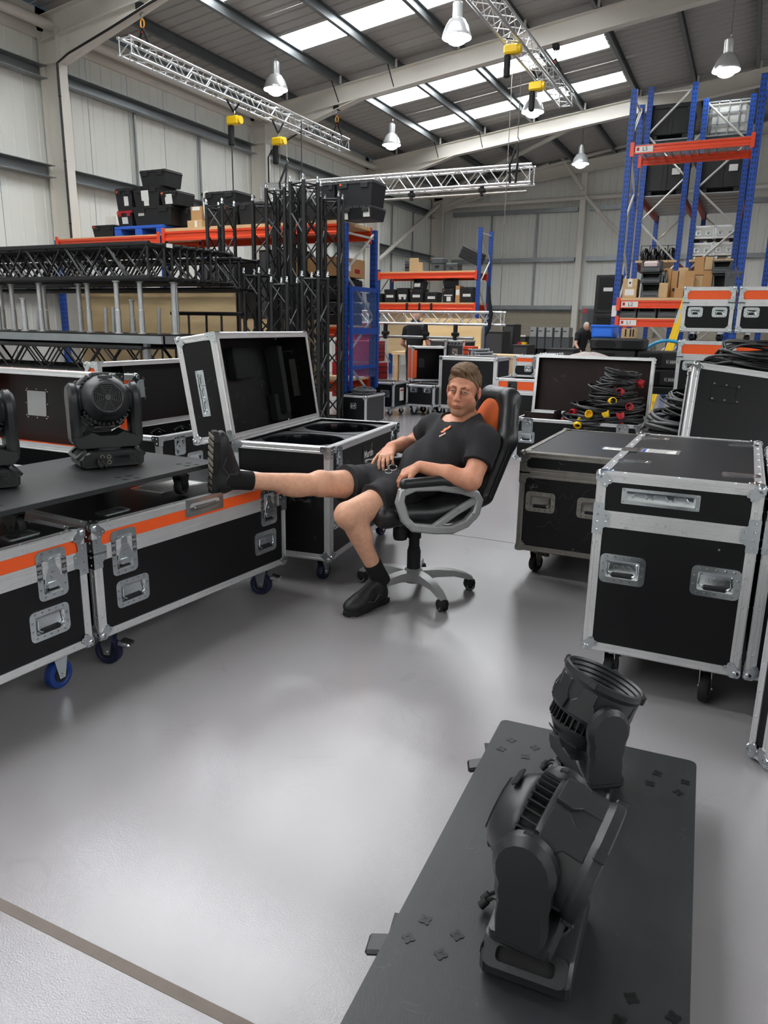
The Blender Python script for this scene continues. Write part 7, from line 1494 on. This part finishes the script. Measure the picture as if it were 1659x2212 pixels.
# ------------------------------------------------------------------ the office chair
def office_chair():
    ang = 20.0                                           # facing: picture-left, turned a little to the camera
    t = thing('office_chair', 'black and orange reclining office chair with silver arm frames', 'chair', T=camT((-1.47, 3.46, 0)) @ TR((0, 0, 0), 180+ang))
    # local: +x forward (the sitter's facing), +y the sitter's left (towards the camera)
    G = M['greypaint']
    for i in range(5):
        a = 72*i+24; T = TR((0, 0, 0), a)
        leg = obj('base_leg', cached('chair_leg', lambda: MB().add([(x, s*w_, z) for x, w_, z0, z1 in ((.03, .030, .07, .125), (.12, .026, .085, .128), (.22, .021, .085, .118), (.29, .019, .066, .095), (.325, .016, .055, .075)) for s in (-1, 1) for z in (z0, z1)], [q for k in range(4) for q in ((4*k, 4*k+4, 4*k+5, 4*k+1), (4*k+2, 4*k+3, 4*k+7, 4*k+6), (4*k+1, 4*k+5, 4*k+7, 4*k+3), (4*k, 4*k+2, 4*k+6, 4*k+4))]+[(0, 1, 3, 2), (16, 18, 19, 17)]).mesh('base_leg', G, 35)), None, t, T)
        c = obj('caster_hood', cached('chair_hood', lambda: MB().lathe([(0, .0), (.012, .0), (.03, -.012), (.034, -.03), (.03, -.045)], 12, TR((.31, 0, .068))).mesh('caster_hood', M['rubber'], 40)), None, t, T)
        for s in (-1, 1):
            w_ = obj('caster_wheel', cached(('chair_wheel', s), lambda: MB().lathe([(0, -.010), (.022, -.010), (.027, -.006), (.027, .006), (.022, .010), (0, .010)], 16, TR((.31, s*.014, .0275), 0, 90)).mesh('caster_wheel', M['rubber'], 40)), None, c)
            obj('wheel_ring', cached(('chair_ring', s), lambda: MB().lathe([(.016, -.0012), (.020, -.0012), (.020, .0012), (.016, .0012)], 14, TR((.31, s*.0245, .0275), 0, 90), True).mesh('wheel_ring', G, 40)), None, c)
    obj('base_hub', MB().lathe([(0, .06), (.05, .06), (.055, .08), (.05, .125), (.036, .135), (0, .135)], 16), G, t, smooth=40)
    obj('gas_column', MB().lathe([(.036, .13), (.036, .235), (.032, .24), (.032, .25), (.028, .252), (.028, .30), (.036, .302), (.036, .40), (0, .40)], 16), M['rubber'], t, smooth=35)
    obj('tilt_mechanism', MB().rbox((-.14, -.09, .38), (.12, .09, .43), .012), M['plastic'], t)
    obj('lever', MB().cyl((.0, -.06, .40), (.02, -.26, .385), .008, 6), M['plastic'], t); obj('tilt_knob', MB().lathe([(0, 0), (.035, 0), (.04, .02), (.04, .07), (0, .08)], 12, TR((.08, 0, .30))), M['plastic'], t, smooth=40)
    seat = field_mesh('seat', [('c', (-.22, -.17, .475), (.24, -.19, .485), .05, .05), ('c', (-.22, .17, .475), (.24, .19, .485), .05, .05), ('c', (.23, -.18, .48), (.23, .18, .48), .055, .055), ('e', (0, 0, .47), (.27, .22, .055), None), ('e', (-.12, 0, .50), (.17, .225, .10), None), ('c', (-.22, -.17, .475), (-.22, .17, .475), .05, .05)], .008, M['leather'], .05)
    obj('seat', seat, None, t)
    # backrest, leaning
    B = TR((-.235, 0, .47), 0, 0, -21)                  # local: x forward, z up along the back
    obj('backrest', field_mesh('backrest', [('c', (0, -.17, .06), (0, .17, .06), .05, .05), ('c', (-.02, -.21, .10), (-.02, -.215, .40), .048, .05), ('c', (-.02, .21, .10), (-.02, .215, .40), .048, .05), ('c', (-.02, -.215, .40), (-.015, -.10, .60), .05, .05), ('c', (-.02, .215, .40), (-.015, .10, .60), .05, .05), ('c', (-.015, -.10, .605), (-.015, .10, .605), .052, .052), ('e', (-.035, 0, .36), (.045, .20, .30), None), ('e', (-.03, 0, .14), (.05, .2, .13), None)], .008, M['leather'], .035), None, t, B)
    ins = field_mesh('orange_panel', [('e', (.0, 0, .50), (.038, .115, .13), None), ('e', (-.004, 0, .33), (.042, .15, .2), None), ('e', (0, 0, .2), (.04, .14, .12), None)], .008, M['orangefab'], .06)
    obj('orange_panel', ins, None, t, B)
    obj('side_panel', MB().tube([(-.02, .258, .1), (-.02, .266, .42), (-.015, .15, .61)], .006, 5), M['leather'], t, B)
    # arm rests: loop frame, diagonal strut and padded top
    for s in (-1, 1):
        a = group_empty('armrest', t, T=TR((0, s*.275, 0)))
        loop = [(.185, 0, .615), (.195, 0, .57), (.165, 0, .48), (.125, 0, .44), (.0, 0, .418), (-.08, 0, .413), (-.16, 0, .44), (-.21, 0, .49), (-.225, 0, .555), (-.205, 0, .585), (-.13, 0, .612), (0, 0, .636), (.12, 0, .640)]
        def band(path, wy, hz, closed):
            mb = MB(); n = len(path); P = [Vector(p) for p in path]; vs = []
            for i in range(n):
                p0, p1 = (P[i-1], P[(i+1) % n]) if closed else (P[max(0, i-1)], P[min(n-1, i+1)]); d = (p1-p0).normalized(); nn = Vector((-d.z, 0, d.x))
                for y, z in ((-wy, -hz*.6), (-wy*.6, -hz), (wy*.6, -hz), (wy, -hz*.6), (wy, hz*.6), (wy*.6, hz), (-wy*.6, hz), (-wy, hz*.6)): vs.append(P[i]+nn*z+Vector((0, y, 0)))
            fs = [(i*8+k, i*8+(k+1) % 8, ((i+1) % n)*8+(k+1) % 8, ((i+1) % n)*8+k) for i in range(n if closed else n-1) for k in range(8)]
            if not closed: fs += [tuple(range(8))[::-1], tuple(range((n-1)*8, n*8))]
            return mb.add(vs, fs)
        obj('arm_frame', band(loop, .021, .021, True), G, a, smooth=40)
        obj('arm_strut', band([(-.215, 0, .56), (-.10, 0, .50), (.02, 0, .425)], .015, .017, False), G, a, smooth=40)
        obj('arm_pad', field_mesh('arm_pad', [('c', (.17, 0, .655), (-.06, 0, .662), .027, .029), ('c', (-.06, 0, .662), (-.19, 0, .618), .029, .02)], .006, M['leather'], .02), None, a)
        for x, z in ((-.20, .57), (-.19, .485), (-.05, .42), (.14, .457)): obj('screw_cover', MB().cyl((x, s*.018, z), (x, s*.0225, z), .009, 10), G, a)
office_chair()
# ------------------------------------------------------------------ people further off
def far_person(label, x, y, rz, h, pose, skin='#c99a82', hairc='#6b5a48'):
    t = thing('person', label, 'person', (x, y, 0), rz); k = h/1.76; V = lambda a, b, c: np.array([a, b, c])*k
    lean = .42 if pose == 'bend' else .06
    hip, nb = V(0, 0, .95), V(0, -lean*.5, 1.45-lean*.12); hd = nb+V(0, -lean*.25-.02, .19-lean*.05)
    sk = [('e', hd, (.078*k, .095*k, .115*k), None, .01), ('c', nb, hd, .055*k, .05*k), ('c', hip, nb, .13*k, .15*k), ('e', hd+V(0, -.095, -.01), (.012, .014, .02), None, .01), ('e', hd+V(.078, .01, 0), (.01, .018, .03), None, .01), ('e', hd+V(-.078, .01, 0), (.01, .018, .03), None, .01)]
    cl = [('c', hip, nb, .15*k, .165*k), ('e', (hip+nb)/2, (.18*k, .13*k, .3*k), None)]; lg = []
    for s in (-1, 1):
        sh = nb+V(s*.19, 0, -.05); el = sh+V(s*.10, -.02 if pose == 'stand' else -.1, -.28); wr = el+V(-s*.02, -.2, -.10 if pose == 'stand' else -.16)
        sk += [('c', sh, el, .05*k, .042*k), ('c', el, wr, .042*k, .03*k), ('c', wr, wr+V(0, -.08, -.03), .03*k, .025*k)]+hand_prims(wr, (0, -.9, -.3), (0, -.2, 1), k, (20, 25, 20), 6, s)
        cl += [('c', sh, (sh+el)/2, .075*k, .07*k), ('c', nb, sh, .08*k, .075*k)]
        kn, an = V(s*.10, -.03, .5), V(s*.11, .02, .08); lg += [('c', hip+V(s*.09, 0, 0), kn, .10*k, .07*k), ('c', kn, an, .07*k, .055*k)]; sk += [('c', hip+V(s*.09, 0, 0), kn, .08*k, .055*k), ('c', kn, an, .05*k, .04*k), ('c', an, an+V(0, -.14, -.04), .04*k, .035*k)]
    me = field_mesh('body', sk, .011, mat('skin_far_'+label[:4], skin, .55), .02); obj('body', me, None, t)
    obj('t_shirt', field_mesh('t_shirt', cl, .014, M['cloth'], .04), None, t); obj('trousers', field_mesh('trousers', lg, .014, M['shorts'], .03), None, t)
    obj('hair', field_mesh('hair', [('e', hd+V(0, .015, .02), (.082*k, .1*k, .112*k), None)], .01, mat('hair_'+label[:4], hairc, .7), .02, ((hd+V(0, -.06, .05), (0, .6, .8)),)), None, t)
    for s in (-1, 1):
        an = V(s*.11, .02, .0); obj('shoe', field_mesh('shoe', [('e', an+V(0, -.06, .035), (.05*k, .14*k, .05*k), None)], .012, M['shoe'], .02, (((0, 0, .004), (0, 0, 1)),)), None, t)
        obj('eye', MB().lathe([(0, -.009), (.009, 0), (0, .009)], 8, TR(hd+V(s*.032, -.086, .01))), M['ink'], t)
far_person('bald person in a dark shirt working at the bench behind the low truss', -5.85, 13.5, 180, 1.66, 'stand', '#c98f7a', '#b98d76')
far_person('grey haired person in black bending over a desk near the gable post', -4.1, 20.6, 40, 1.62, 'bend', '#c79a82', '#b9b3aa')
